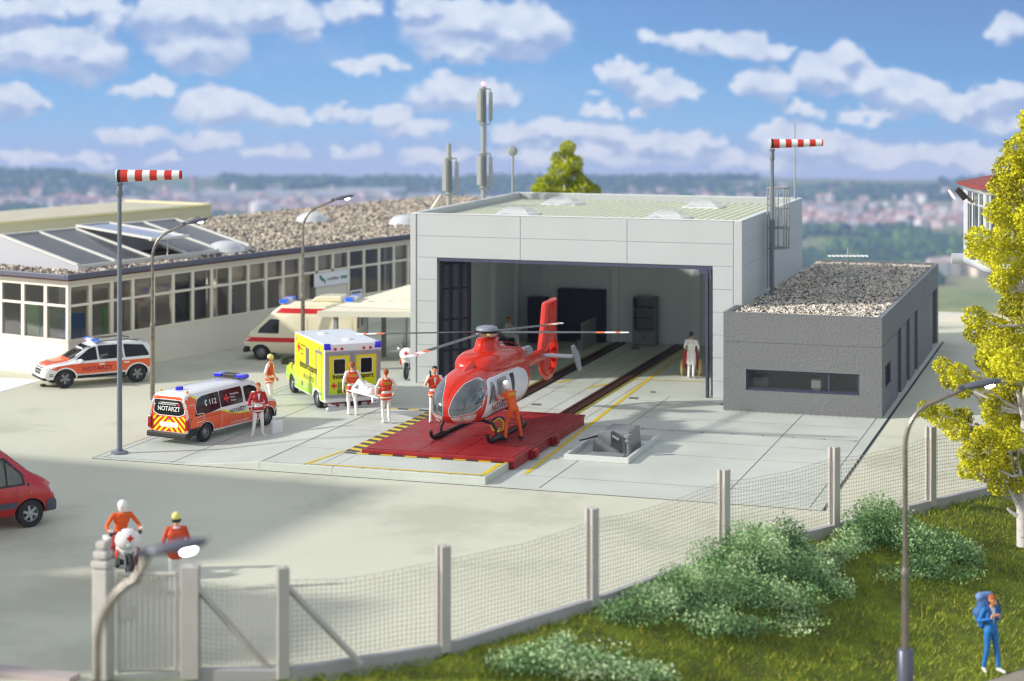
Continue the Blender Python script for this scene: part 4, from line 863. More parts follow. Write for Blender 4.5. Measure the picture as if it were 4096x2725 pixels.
for i, (d, x) in enumerate(spots):
    p = vp(d, x); kd = int(rg.choice(9, p=[.17, .14, .14, .13, .12, .1, .08, .07, .05])); a = rg.uniform(0, 3.14)
    if i < 290:
        o = bpy.data.objects.new('town_house', kinds[kd]); COL.objects.link(o); o.location = p; o.rotation_euler = (0, 0, a); tag(o, LB[kd]+' far off in the valley', 'house', 'houses of the town in the valley')
    else:
        M4 = Matrix.Translation(p) @ Matrix.Rotation(a, 4, 'Z'); off = len(hv); hv += [tuple(M4 @ v.co) for v in kinds[kd].vertices]
        for f in kinds[kd].polygons: hf.append(tuple(q+off for q in f.vertices)); hm.append((kd % 3) if f.material_index == 0 else 3+kd//3)
b = MB(); b.v, b.f, b.m = hv, hf, hm; b.build('distant_rooftops', WL+RF, label='rows of pale houses filling the far part of the town', cat='houses', kind='stuff')
def hall(u, d, w, l, h, label, m1=WL[0], up=0):
    b = MB(); b.box(-w/2, w/2, -l/2, l/2, -5, h); b.box(-w/2-.3, w/2+.3, -l/2-.3, l/2+.3, h, h+1, 1); o = b.build('industrial_hall', [m1, mat('hall_roof_pale', lin(216, 214, 220), .7)]); o.location = vp(d, (u-2048)/7786*d)+Vector((0, 0, up)); o.rotation_euler = (0, 0, -YAW+R(4)); tag(o, label, 'hall', 'white industrial halls of the town')
for q in ((1130, 4820, 330, 60, 14, 'longest white industrial hall above the town, left of the masts'), (1500, 4860, 150, 60, 16, 'white industrial hall above the town, right of the longest one'), (820, 4800, 110, 50, 12, 'white industrial hall above the town, left of the longest one'),
          (1730, 4700, 90, 50, 14, 'white hall seen between the two antenna masts'), (3320, 4300, 95, 50, 12, 'white hall over the annex roof near the hangar corner'), (3950, 3900, 90, 60, 22, 'large white hall close to the glazed cabin'), (3420, 3350, 70, 40, 10, 'low white hall at the edge of the green woods'), (2500, 4650, 100, 40, 10, 'low white hall beyond the hangar roof right of the tree'), (3300, 3900, 60, 40, 18, 'tall white block in the town above the annex')): hall(*q)
o = MB().lathe([(22, -5), (22, 34), (14, 36)]).build('storage_tank', WL[0], smooth=40); o.location = vp(3750, (1045-2048)/7786*3750); tag(o, 'big round white storage tank at the near edge of the town', 'tank')
o = MB().lathe([(8, -5), (6.5, 62), (5, 62)]).build('chimney', mat('brick_far', lin(186, 156, 150), .8), smooth=40); o.location = vp(4700, (775-2048)/7786*4700); tag(o, 'tall slim brick chimney standing in the distant town', 'chimney')

# ------------------------------------------------------------------ haze over the valley
b = MB(); cz = Vector((CAM.x, CAM.y, 0))+FW*2650; Mh = Matrix.Translation((cz.x, cz.y, 0)) @ Matrix.Rotation(-YAW, 4, 'Z')
b.box(-2600, 2600, -2950, 3090, -331.5, 260, M=Mh); m = bpy.data.materials.new('haze_air'); m.use_nodes = True; nt = m.node_tree
nt.nodes.remove(nt.nodes['Principled BSDF']); pv = nt.nodes.new('ShaderNodeVolumePrincipled'); pv.inputs['Color'].default_value = (.42, .60, 1.0, 1); pv.inputs['Density'].default_value = 1.6e-4; pv.inputs['Anisotropy'].default_value = .0
nt.links.new(pv.outputs[0], [n for n in nt.nodes if n.type == 'OUTPUT_MATERIAL'][0].inputs['Volume'])
b.build('haze', m, kind='stuff')
# ------------------------------------------------------------------ boundary fence with concrete posts, plinth and wire mesh
CON = mat('fence_concrete', lin(190, 186, 182), .8, var=.05, vs=2, bump=.15, bs=20); CON2 = mat('plinth_concrete', lin(170, 168, 170), .8, var=.05, vs=1); WIRE = mat('fence_wire', lin(196, 188, 174), .45, metal=.3)
fc = thing('mesh_fence', 'wire mesh fence with pale concrete posts along the grass verge', 'fence', (0, 0, 0))
def post(x, y, a, parent, h=2.12, s=1.0):
    b = MB(); M = Matrix.Translation((x, y, 0)) @ Matrix.Rotation(a, 4, 'Z'); w = .115*s
    b.prism([(-w, -w), (w, -w), (w, -w*.35), (w*.35, -w*.35), (w*.35, w*.35), (w, w*.35), (w, w), (-w, w), (-w, w*.35), (-w*.35, w*.35), (-w*.35, -w*.35), (-w, -w*.35)], 'z', 0, h, M=M); return b.build('post', CON, parent, bevel=.012)
ang = [math.atan2(FENCE[min(i+1, len(FENCE)-1)][1]-FENCE[max(i-1, 0)][1], FENCE[min(i+1, len(FENCE)-1)][0]-FENCE[max(i-1, 0)][0]) for i in range(len(FENCE))]
for i in range(2, len(FENCE)): post(*FENCE[i], ang[i], fc)
for i in range(1, len(FENCE)-1):
    p, q = Vector((*FENCE[i], 0)), Vector((*FENCE[i+1], 0)); d = (q-p); L = d.length; d.normalize(); n = Vector((-d.y, d.x, 0)); a = math.atan2(d.y, d.x)
    M = Matrix.Translation(p) @ Matrix.Rotation(a, 4, 'Z'); b = MB(); b.box(.05, L-.05, -.09, .09, -.35, .17, M=M); b.build('plinth', CON2, fc, bevel=.02)
    b = MB(); z0, z1_ = .26, 1.84; nv = int(L/.105); nh = 16; ph = rnd.uniform(0, 6)
    def W(s, z): sag = .035*math.sin(s*2.1+ph)*math.sin(math.pi*s/L)+.012*math.sin(s*5+z*3); return p+d*s+n*sag+Vector((0, 0, z-.10*math.sin(math.pi*s/L)*((z-z0)/(z1_-z0))+.012*math.sin(s*3.1+ph)))
    for j in range(nv+1):
        s = .1+(L-.2)*j/nv; b.tube([W(s+.006*math.sin(t*7+j), z0-.05*(j % 2)+(z1_-z0)*t/5) for t in range(6)], .0056, 4)
    for j in range(nh+1):
        z = z0+(z1_-z0)*j/nh; b.tube([W(.1+(L-.2)*t/10, z) for t in range(11)], .0056, 4)
    b.build('wire_mesh', WIRE, fc)
GRT = mat('gate_paint', lin(196, 192, 184), .6, var=.05, vs=3)
gt = thing('gate', 'pale metal bar gate between two heavy posts at the bottom left', 'gate', (0, 0, 0))
post(*FENCE[1], ang[1], gt, 2.14, 1.45)
p, q = Vector((*FENCE[0], 0)), Vector((*FENCE[1], 0)); d = (q-p).normalized(); L = (q-p).length
b = MB()
for s in (.28, L-.28): b.tube([p+d*s+Vector((0, 0, .1)), p+d*s+Vector((0, 0, 2.02))], .05, 4)
for z in (.16, 1.98): b.tube([p+d*.28+Vector((0, 0, z)), p+d*(L-.28)+Vector((0, 0, z))], .045, 4)
fr = b.build('gate_frame', GRT, gt)
b = MB()
for i in range(9): s = .38+i*(L-.76)/8; b.tube([p+d*s+Vector((0, 0, .16)), p+d*s+Vector((0, 0, 1.98))], .022, 6)
b.build('bars', GRT, fr)
b = MB(); b.box(-.13, .13, -.07, .07, -.12, .12, M=Matrix.Translation(p+d*.42+Vector((0, -.02, 1.25))) @ Matrix.Rotation(ang[0], 4, 'Z')); b.build('lock_box', GRT, fr, bevel=.02)
for (i, s) in ((1, 1), (2, 1)):
    p = Vector((*FENCE[i], 0)); dd = Vector((math.cos(ang[i]), math.sin(ang[i]), 0)); 
    b = MB(); b.tube([p+dd*.1+Vector((0, 0, 1.72)), p+dd*1.55+Vector((0, 0, .1))], .065, 4); b.build('brace', CON, gt if i == 1 else fc)
gp = thing('gate_pillar', 'stout pale pillar with stacked caps at the left end of the gate', 'pillar', (FENCE[0][0]-.03, FENCE[0][1]-.02, 0))
b = MB(); b.box(-.16, .16, -.16, .16, 0, 2.12); b.build('shaft', CON, gp, bevel=.03)
for z, w in ((2.13, .18), (2.31, .15), (2.49, .11)): b = MB(); b.box(-w, w, -w, w, z, z+.15); b.build('cap', CON, gp, bevel=.04)

# ------------------------------------------------------------------ grass bank, footpath
FA = np.array(FENCE+[(34, 5)]); FA = np.vstack([[(-60, -36.3)], FA])
def fdist(P):                                        # signed distance to the fence line, positive on the grass side
    best = np.full(len(P), 1e9); sg = np.zeros(len(P))
    for a, c in zip(FA[:-1], FA[1:]):
        e = c-a; t = np.clip(((P-a) @ e)/(e @ e), 0, 1); w = P-(a+t[:, None]*e); dd = np.hypot(w[:, 0], w[:, 1]); s = e[0]*w[:, 1]-e[1]*w[:, 0]
        m_ = dd < best; best[m_] = dd[m_]; sg[m_] = np.where(s[m_] < 0, 1, -1)
    return best*sg
def gz(P):
    dd = np.clip(fdist(P), 0, None); t = np.clip(dd/6.3, 0, 1); n_ = np.array([mnoise.noise(Vector((x*.7, y*.7, 0))) for x, y in P]); return -.06-1.74*(t*t*(3-2*t))+.08*n_*np.clip(dd, 0, 1)
gx = np.arange(-60, 48, .45); gy = np.arange(-64, 30, .45); X, Y = np.meshgrid(gx, gy); P = np.c_[X.ravel(), Y.ravel()]; Zs = gz(P); DD = fdist(P); ok = DD > -.12; nx_ = len(gx)
idx = {}; b = MB()
for j in range(len(gy)-1):
    for i in range(nx_-1):
        q = (j*nx_+i, j*nx_+i+1, (j+1)*nx_+i+1, (j+1)*nx_+i)
        if all(ok[k_] for k_ in q):
            for k_ in q:
                if k_ not in idx: idx[k_] = len(b.v); b.v.append((P[k_, 0], P[k_, 1], Zs[k_]))
            b.f.append(tuple(idx[k_] for k_ in q)); b.m.append(0)
b.build('grass_bank', mat('turf_soil', lin(96, 108, 20), .95, var=.35, vs=1.6), smooth=80, kind='structure')
pa, pb = np.array((22.05, -24.95)), np.array((23.75, -22.2)); pd = (pb-pa)/np.hypot(*(pb-pa)); pn = np.array((pd[1], -pd[0]))
b = MB(); b.add([(*(pa-pd*40), -1.765), (*(pb+pd*60), -1.765), (*(pb+pd*60+pn*9), -1.765), (*(pa-pd*40+pn*9), -1.765)], [(0, 1, 2, 3)])
b.build('footpath', mat('path_grey', lin(150, 142, 128), .9, var=.08, vs=2.5, grain=.15, gs=30), kind='structure')
rg = np.random.RandomState(4); N = 150000; GP = np.c_[rg.uniform(9, 27.5, N), rg.uniform(-37, -9, N)]; fd = fdist(GP); pdv = (GP-pa) @ pn; m_ = (fd > .05) & (fd < 9.5) & (pdv < .05); GP = GP[m_]; z = gz(GP); n = len(GP)
h = rg.uniform(.04, .14, n)*(1+.6*np.array([mnoise.noise(Vector((x*1.3, y*1.3, 3))) for x, y in GP])); a = rg.uniform(0, 6.28, n); w = rg.uniform(.006, .013, n); ln = rg.uniform(-.14, .14, (n, 2))
V = np.empty((n, 3, 3)); V[:, 0] = np.c_[GP[:, 0]+np.cos(a)*w, GP[:, 1]+np.sin(a)*w, z-.02]; V[:, 1] = np.c_[GP[:, 0]-np.cos(a)*w, GP[:, 1]-np.sin(a)*w, z-.02]; V[:, 2] = np.c_[GP[:, 0]+ln[:, 0], GP[:, 1]+ln[:, 1], z+h]
mi = rg.choice(4, n, p=[.34, .3, .22, .14])
soup('meadow_grass', V.reshape(-1, 3), np.arange(3*n).reshape(n, 3), mi, [mat('grass_a', lin(134, 156, 24), .7), mat('grass_b', lin(170, 176, 34), .7), mat('grass_c', lin(92, 120, 18), .7), mat('grass_d', lin(206, 196, 80), .7)], label='rough yellow green grass on the bank below the fence', cat='grass', kind='stuff')

# ------------------------------------------------------------------ leafy clumps: shrubs and trees
def leaves(name, clumps, n_per, size, mats, parent, seed, flat=.6, shell=.55, kind=None, wts=None):
    rg = np.random.RandomState(seed); A = []
    for (c, r) in clumps:
        c = np.array(c); rr = np.array(r if isinstance(r, (tuple, list)) else (r, r, r*.9)); k_ = max(20, int(n_per*rr[0]*rr[2]*(rr[1]/rr[0])**.5))
        d = rg.normal(size=(k_, 3)); d /= np.linalg.norm(d, axis=1)[:, None]; t = shell+(1-shell)*rg.uniform(0, 1, k_)**.6
        bump_ = 1+.22*np.array([mnoise.noise(Vector(tuple(v*2.6+c))) for v in d]); A.append(c+d*rr*(t*bump_)[:, None])
    A = np.concatenate(A); n = len(A); u = rg.normal(size=(n, 3)); u /= np.linalg.norm(u, axis=1)[:, None]; w = rg.normal(size=(n, 3)); w -= u*(u*w).sum(1)[:, None]; w /= np.linalg.norm(w, axis=1)[:, None]; s = size*rg.uniform(.6, 1.4, n)[:, None]
    V = np.stack([A-u*s, A+w*s*flat, A+u*s, A-w*s*flat], 1).reshape(-1, 3); F = np.arange(4*n).reshape(n, 4)
    # tint by clump so light and dark tufts show
    nz = np.array([mnoise.noise(Vector(tuple(p*1.1))) for p in A])+rg.uniform(-.35, .35, n); q = np.digitize(nz, np.quantile(nz, np.cumsum(wts or [1/len(mats)]*len(mats))[:-1]))
    return soup(name, V, F, q, mats, parent, **({'kind': kind} if kind else {}))
SB = [mat('shrub_dark', lin(100, 138, 82), .8), mat('shrub_mid', lin(142, 180, 116), .8), mat('shrub_light', lin(176, 206, 146), .8), mat('shrub_pale', lin(206, 224, 176), .8)]
def gpt(u, v, d, dz=0): return at(u, v, d)+Vector((0, 0, dz))
def ground_pt(x, y): return float(gz(np.array([(x, y)]))[0])
def shrub(label, items, seed, wts):
    cs = []; x0, y0 = 0, 0
    t = thing('shrub', label, 'shrub', (0, 0, 0), group='grey green shrubs on the grass bank')
    for (x, y, rx, ry, rz) in items: cs.append(((x, y, ground_pt(x, y)+rz*.55), (rx, ry, rz)))
    leaves('foliage', cs, 5600, .033, SB, t, seed, shell=.15, wts=wts)
    b = MB(); r_ = random.Random(seed)
    for (c, r) in cs:
        for _ in range(7): a = r_.uniform(0, 6.28); b.tube([(c[0]+.1*math.cos(a), c[1]+.1*math.sin(a), c[2]-r[2]*.6), (c[0]+r[0]*.5*math.cos(a), c[1]+r[1]*.5*math.sin(a), c[2]), (c[0]+r[0]*.9*math.cos(a+.3), c[1]+r[1]*.9*math.sin(a+.3), c[2]+r[2]*r_.uniform(.1, .8))], [.02, .012, .004], 5)
    b.build('stems', mat('stem_green', lin(96, 110, 70), .8), t)
def gg(u, v):                                          # point on the bank seen in a direction
    d = 30.0
    while d < 60:
        p = at(u, v, d)
        if p.z < ground_pt(p.x, p.y): break
        d += .15
    while float(fdist(np.array([(p.x, p.y)]))[0]) < .75: p = p+Vector((.12, -.13, 0))
    return p.x, p.y
def sh(L): return [(*gg(u, v), rx*1.05, rx*1.05, rz*.82) for u, v, rx, rz in L]
shrub('largest grey green shrub spreading over the bank centre below the fence', sh([(2420, 2320, .55, .45), (2560, 2300, .75, .6), (2760, 2260, .85, .8), (2950, 2250, .9, .95), (3080, 2300, .8, .75), (3230, 2330, .7, .6), (2820, 2400, .95, .6), (2620, 2440, .8, .45), (3020, 2420, .9, .55), (3180, 2440, .75, .45), (2480, 2480, .5, .35), (2830, 2520, .7, .4), (3340, 2390, .5, .4), (2960, 2540, .6, .3), (2700, 2420, 1.5, .16), (2500, 2420, 1.2, .14), (3100, 2500, 1.3, .16), (2850, 2330, 1.7, .2), (2960, 2160, .6, .9), (2850, 2180, .7, .8)]), 21, [.25, .38, .25, .12])
shrub('dense shrub against the fence to the left of the right hand lamp post', sh([(3450, 2130, .75, .9), (3560, 2160, .7, .75), (3640, 2200, .75, .6), (3760, 2230, .8, .55), (3860, 2260, .55, .45), (3420, 2200, .6, .5), (3700, 2290, .6, .35), (3800, 2300, .9, .15), (3600, 2290, 1.1, .15)]), 22, [.34, .38, .2, .08])
shrub('pale low shrub cut by the bottom edge of the picture', sh([(2050, 2690, .55, .35), (2180, 2680, .7, .45), (2330, 2700, .7, .4), (2480, 2720, .6, .35), (2600, 2735, .6, .35), (2250, 2600, .3, .3), (2300, 2650, 1.3, .15)]), 23, [.18, .34, .3, .18])
shrub('thin upright shrub sprig before the wire mesh left of the fourth post', [(*gg(3000, 2205), .2, .2, .55), (*gg(3010, 2225), .3, .3, .3)], 24, [.2, .4, .3, .1])
shrub('small low shrub at the plinth in the middle of the bank', sh([(3200, 2230, .6, .3), (3340, 2235, .55, .3), (3120, 2200, .4, .3), (3300, 2290, .5, .3)]), 25, [.3, .36, .24, .1])
YL = [mat('leaf_olive', lin(142, 140, 8), .8), mat('leaf_gold', lin(184, 180, 8), .8), mat('leaf_yellow', lin(212, 208, 18), .8), mat('leaf_bright', lin(228, 224, 50), .8)]
BIR = mat('birch_bark', lin(206, 200, 196), .7, dirt_or_shade=((.02, .02, .02), 9, .56, .9))
def tree(label, trunk, clumps, n_per, size, mats, seed, wts, r0=.16, group='trees with yellow green leaves'):
    base = trunk[0]; t = thing('leafy_tree', label, 'tree', (0, 0, 0), group=group)
    b = MB(); n = len(trunk); b.tube(trunk, [r0*(1-.75*i/(n-1)) for i in range(n)], 12); tr = b.build('trunk', BIR, t, smooth=60)
    b = MB(); T_ = [Vector(p) for p in trunk]; r_ = random.Random(seed)
    for c, r in clumps:
        c = Vector(c); best = min(((T_[i].lerp(T_[i+1], f), i) for i in range(n-1) for f in (0, .33, .66)), key=lambda q: (q[0]-c).length+max(0, q[0].z-c.z+.4)*1.5)[0]
        mid = best.lerp(c, .5)+Vector((r_.uniform(-.15, .15), r_.uniform(-.15, .15), -.12)); b.tube([best, mid, c], [.05, .032, .012], 6)
    b.build('limbs', BIR, tr, smooth=60)
    leaves('crown', clumps, n_per, size, mats, t, seed, shell=.5, wts=wts)
    return t
CL = [(4080, 600, 70), (4040, 680, 70), (4090, 740, 90), (3995, 745, 48), (4050, 830, 85), (3990, 850, 55), (3920, 960, 60), (3965, 1015, 62), (4060, 940, 90), (4030, 1040, 80), (3890, 1010, 34), (4000, 1120, 50), (4060, 1150, 70), (4090, 1250, 60), (4040, 1230, 50),
      (3900, 1270, 52), (3955, 1300, 55), (3900, 1335, 48), (3960, 1385, 60), (4020, 1400, 70), (4080, 1350, 70), (4050, 1460, 80), (3980, 1470, 55), (3940, 1440, 45), (3770, 1465, 40), (3835, 1495, 48), (3795, 1520, 38), (3850, 1555, 45), (4010, 1540, 65), (4080, 1580, 80), (4020, 1640, 70), (3960, 1610, 45),
      (3708, 1640, 42), (3765, 1665, 55), (3825, 1715, 55), (3850, 1670, 45), (3900, 1750, 60), (3880, 1820, 50), (3960, 1800, 60), (4020, 1740, 70), (4080, 1700, 80), (4000, 1870, 60), (3930, 1880, 58), (3870, 1880, 42), (4060, 1840, 70), (4080, 1930, 50), (3990, 1945, 42), (4160, 700, 110), (4180, 900, 120), (4180, 1150, 120), (4190, 1400, 120), (4180, 1650, 110), (4150, 560, 80), (4190, 1850, 90), (4130, 480, 60)]
r_ = random.Random(3); cl_ = []
for u, v, r in CL:
    d = 49.6+r_.uniform(-1.1, 1.1); cl_.append((tuple(at(u, v, d)), r*49.6/7786*1.02))
for _ in range(26):
    u, v, r = r_.choice(CL[:46]); d = 49.6+r_.uniform(-1.7, 1.7); cl_.append((tuple(at(max(u, 3880)+r_.uniform(20, 110), v+r_.uniform(-50, 50), d)), r*49.6/7786*.8))
TK = [at(4092, 2185, 49.6), at(4088, 2050, 49.6), at(4094, 1900, 49.7), at(4100, 1650, 49.6), at(4120, 1300, 49.6), at(4130, 900, 49.6), at(4120, 600, 49.6)]
tree('tall yellow leaved birch on the grass bank at the right edge', TK, cl_, 9500, .034, YL, 31, [.14, .3, .36, .2])
for P_ in ([(4088, 2050), (4035, 1960), (4000, 1890)], [(4096, 1990), (4050, 1880), (4040, 1800)], [(4090, 1930), (4070, 1850), (4075, 1800)], [(4098, 1700), (4070, 1560)], [(4070, 2065), (4045, 2050), (4030, 2035)]):
    o = MB().tube([at(u, v, 49.3) for u, v in P_], [.06, .045, .03][:len(P_)], 8).build('bare_limb', BIR, None, smooth=60); o.parent = [x for x in COL.objects if x.name == 'leafy_tree'][0]
GL = [mat('leaf_deep', lin(128, 142, 8), .8), mat('leaf_moss', lin(170, 178, 10), .8), mat('leaf_lime', lin(200, 206, 30), .8)]
CB = [(2270, 592, 30), (2250, 640, 42), (2292, 655, 38), (2240, 690, 42), (2295, 712, 42), (2185, 742, 42), (2158, 760, 30), (2250, 765, 50), (2330, 750, 42), (2370, 765, 30), (2220, 800, 50), (2300, 820, 60), (2180, 840, 50), (2350, 840, 50)]
cl_ = [(tuple(at(u, v, 100+r_.uniform(-1, 1))), r*100/7786*1.16) for u, v, r in CB]
tree('round yellow green tree rising behind the hangar roof', [at(2262, 1189, 100), at(2262, 1000, 100), at(2258, 800, 100), at(2262, 640, 100)], cl_, 5200, .05, GL, 33, [.35, .4, .25], r0=.2)
for i, (u, v, d, l) in enumerate(()): pass
# ------------------------------------------------------------------ vehicles (local axes: x forward, y to the left, z up; origin between the axles on the ground)
RUB = mat('tyre_rubber', (.022, .022, .024), .75); RIM = mat('rim_silver', lin(140, 142, 146), .4, metal=.5); RIMD = mat('rim_dark', lin(60, 60, 62), .5)
WGL = mat('car_glass', (.010, .010, .012), .12, spec=.4, coat=.1); TRIM = mat('car_trim_black', (.02, .02, .021), .5); LENS = mat('clear_lens', lin(205, 210, 214), .08, coat=.8)
REDL = mat('tail_lamp_red', lin(150, 10, 14), .12, coat=.8); BLUEL = mat('blue_beacon', lin(18, 20, 190), .12, coat=.9, emit=lin(10, 12, 200), es=.25); AMB = mat('amber_lens', lin(240, 160, 20), .15, coat=.6)
CARW = mat('car_white', lin(238, 238, 240), .22, coat=.6); CARO = mat('car_orange', lin(238, 88, 30), .28, coat=.5); NYEL = mat('neon_yellow', lin(236, 236, 10), .35); BLK = mat('lettering_black', (.02, .02, .02), .5); WHT = mat('lettering_white', lin(240, 240, 240), .4); CRS = mat('cross_red', lin(214, 26, 34), .4)
def loft(stations, name, mats, parent):
    """stations: (x, zb, zbelt, zt, wb, wm, wt, rr) -> closed shell"""
    b = MB(); rows = []
    for (x, zb, zl, zt, wb, wm, wt, rr) in stations:
        hw = max(zl-zb, .02)
        half = [(wb*.5, zb), (wb-.07 if wb > .1 else wb*.9, zb), (wb, zb+min(.10, hw*.3)), (wm, zb+hw*.45), (wm*1.0, zb+hw*.75), (wm*.985, zl), ((wm+wt)/2, (zl+zt-rr)/2), (wt, zt-rr), (wt-rr*.30, zt-rr*.38), (wt-rr*1.0, zt-.015*min(1, rr*8)), (wt*.45, zt+.012)]
        rows.append([(x, y, z) for y, z in half]+[(x, -y, z) for y, z in reversed(half)])
    n = len(rows[0]); vs = [p for r in rows for p in r]; fs = [(i*n+j, i*n+(j+1) % n, (i+1)*n+(j+1) % n, (i+1)*n+j) for i in range(len(rows)-1) for j in range(n)]
    fs += [tuple(range(n)), tuple(range((len(rows)-1)*n, len(rows)*n))]
    b.add(vs, fs); return b.build(name, mats, parent)
def arches(o, xs, r, width, dark, wz=.33, smooth=38):
    for x in xs:
        for s in (1, -1):
            c = MB(); c.lathe([(r, 0), (r, .42)], (x, s*(width+.06), wz), (0, -s, 0), n=32); cu = c.build('cutter', dark, o.parent); m = o.modifiers.new('cut', 'BOOLEAN'); m.operation = 'DIFFERENCE'; m.solver = 'EXACT'; m.object = cu
            apply_mods(o); me_ = cu.data; bpy.data.objects.remove(cu); bpy.data.meshes.remove(me_)
    me = o.data
    if dark.name not in [m_.name for m_ in me.materials if m_]: me.materials.append(dark)
    di = [i for i, m_ in enumerate(me.materials) if m_ and m_.name == dark.name][0]
    for p in me.polygons:
        c = p.center
        for x in xs:
            q = math.hypot(c.x-x, c.z-wz); rad = abs(p.normal.x*(c.x-x)+p.normal.z*(c.z-wz))/max(q, 1e-6)
            if q < r+.006 and abs(c.y) < width+.05 and ((abs(q-r) < .02 and rad > .8 and abs(p.normal.y) < .3) or (abs(abs(c.y)-(width+.06-.42)) < .02)): p.material_index = di
    bm = bmesh.new(); bm.from_mesh(me); bmesh.ops.recalc_face_normals(bm, faces=bm.faces); bm.to_mesh(me); bm.free()
    me.shade_smooth(); me.set_sharp_from_angle(angle=R(smooth))
def wheel(parent, x, y, r=.33, w=.21, style='star', hub=RIM):
    s = 1 if y > 0 else -1; t = MB(); ri = r*.62
    t.lathe([(ri, -w/2), (r*.93, -w/2), (r, -w*.36), (r, w*.36), (r*.93, w/2), (ri, w/2), (ri*.97, w*.3), (ri*.97, -w*.3)], (0, 0, 0), (0, s, 0), n=32); o = t.build('wheel', RUB, parent, smooth=35); o.location = (x, y, r)
    b = MB(); b.lathe([(ri*.9, -.02), (ri*1.0, w*.30), (ri*1.0, w*.36), (ri*.93, w*.40), (ri*.86, w*.30), (ri*.84, w*.05)], (0, 0, 0), (0, s, 0), n=32, cap=False); b.lathe([(ri*.9, w*.02), (ri*.9, w*.06)], (0, 0, 0), (0, s, 0), n=24, mi=1)
    if style == 'steel':
        b.lathe([(ri*.85, w*.10), (ri*.7, w*.20), (ri*.5, w*.30), (ri*.34, w*.30), (ri*.26, w*.38), (.01, w*.40)], (0, 0, 0), (0, s, 0), n=28)
        for i in range(16): a = i*math.pi/8; b.ball((ri*.68*math.cos(a), s*w*.22, ri*.68*math.sin(a)), (.013, .008, .013), 6, mi=1)
    else:
        n = {'star': 5, 'six': 6}[style]; b.lathe([(ri*.24, w*.1), (ri*.24, w*.34), (ri*.12, w*.38)], (0, 0, 0), (0, s, 0), n=16)
        for i in range(n):
            a = 2*math.pi*i/n+.3; M = Matrix.Rotation(a, 4, 'Y'); q = .17 if style == 'star' else .12
            b.prism([(ri*.15, -ri*q*1.5), (ri*.93, -ri*q), (ri*.93, ri*q), (ri*.15, ri*q*1.5)], 'y', s*w*.16, s*w*.33, M=M)
    b.build('rim', [hub, RIMD], o, smooth=35); return o
def arc(cx, cz, r, a0, a1, n=7): return [(cx+r*math.cos(R(a0+(a1-a0)*i/n)), cz+r*math.sin(R(a0+(a1-a0)*i/n))) for i in range(n+1)]
def warp(t, a, ff, fr, sy, sz, ws=1.0):
    """shorten the overhangs beyond the axles, narrow and lower a finished vehicle"""
    def go(o):
        for ch in o.children:
            if ch.name.startswith('wheel'):
                r_ = ch.location.z; ch.scale = (ws, 1, ws); ch.location.z = r_*ws; ch.location.y *= sy; continue
            if ch.type == 'MESH':
                for v in ch.data.vertices:
                    x = v.co.x
                    if x > a: x = a+(x-a)*ff
                    elif x < -a: x = -a+(x+a)*fr
                    v.co = (x, v.co.y*sy, v.co.z*sz)
            go(ch)
    go(t)
def beacon_bar(parent, x, z, w, hgt=.12, l=.24, mid=None, blue=BLUEL, tall=0):
    o = MB(); o.box(x-l/2+.02, x+l/2-.02, -w*.48, w*.48, z, z+.04); bb = o.build('light_bar', mid or TRIM, parent, bevel=.012)
    for s in (-1, 1):
        b = MB(); b.prism([(s*w*.5, z+.035), (s*w*.47, z+hgt*.9), (s*w*.42, z+hgt), (s*w*.23, z+hgt), (s*w*.23, z+.035)], 'x', x-l/2, x+l/2); b.build('beacon', blue, bb, bevel=.02)
    b = MB(); b.box(x-l/2+.01, x+l/2-.01, -w*.225, w*.225, z+.04, z+hgt*.95); b.build('bar_centre', mid or TRIM, bb, bevel=.02)

# --- orange and white emergency van -------------------------------------------------
vt = thing('emergency_van', 'white and orange emergency van with black windows and chevron tailgate', 'van', (-2.46, -11.07, .016), R(78.8))
X_ = lambda x: x
st = [(-2.44, .50, .86, 1.50, .80, .86, .70, .10), (-2.50, .34, .95, 1.62, .84, .90, .74, .12), (-2.47, .30, 1.0, 1.78, .88, .93, .75, .15), (-2.38, .28, 1.03, 1.865, .90, .945, .76, .17), (-2.1, .26, 1.04, 1.90, .92, .955, .77, .18), (-1.0, .25, 1.04, 1.93, .93, .96, .78, .18), (.3, .25, 1.03, 1.93, .93, .96, .78, .18), (.95, .25, 1.02, 1.88, .93, .96, .76, .17), (1.25, .25, 1.02, 1.74, .93, .955, .73, .15), (1.60, .25, 1.01, 1.47, .92, .95, .75, .13), (1.88, .25, 1.0, 1.20, .92, .94, .78, .10), (2.1, .26, .93, 1.07, .92, .93, .76, .09), (2.38, .28, .85, .98, .90, .90, .70, .09), (2.52, .32, .72, .86, .85, .85, .62, .08), (2.58, .38, .60, .72, .76, .76, .55, .06)]
bd = loft(st, 'body', [CARW], vt); arches(bd, (-1.62, 1.62), .40, .955, TRIM); bv = bvh_of(bd)
for x in (-1.62, 1.62):
    for y in (.83, -.83): wheel(vt, x, y, .33, .2, 'steel')
OR = 'livery_panel'
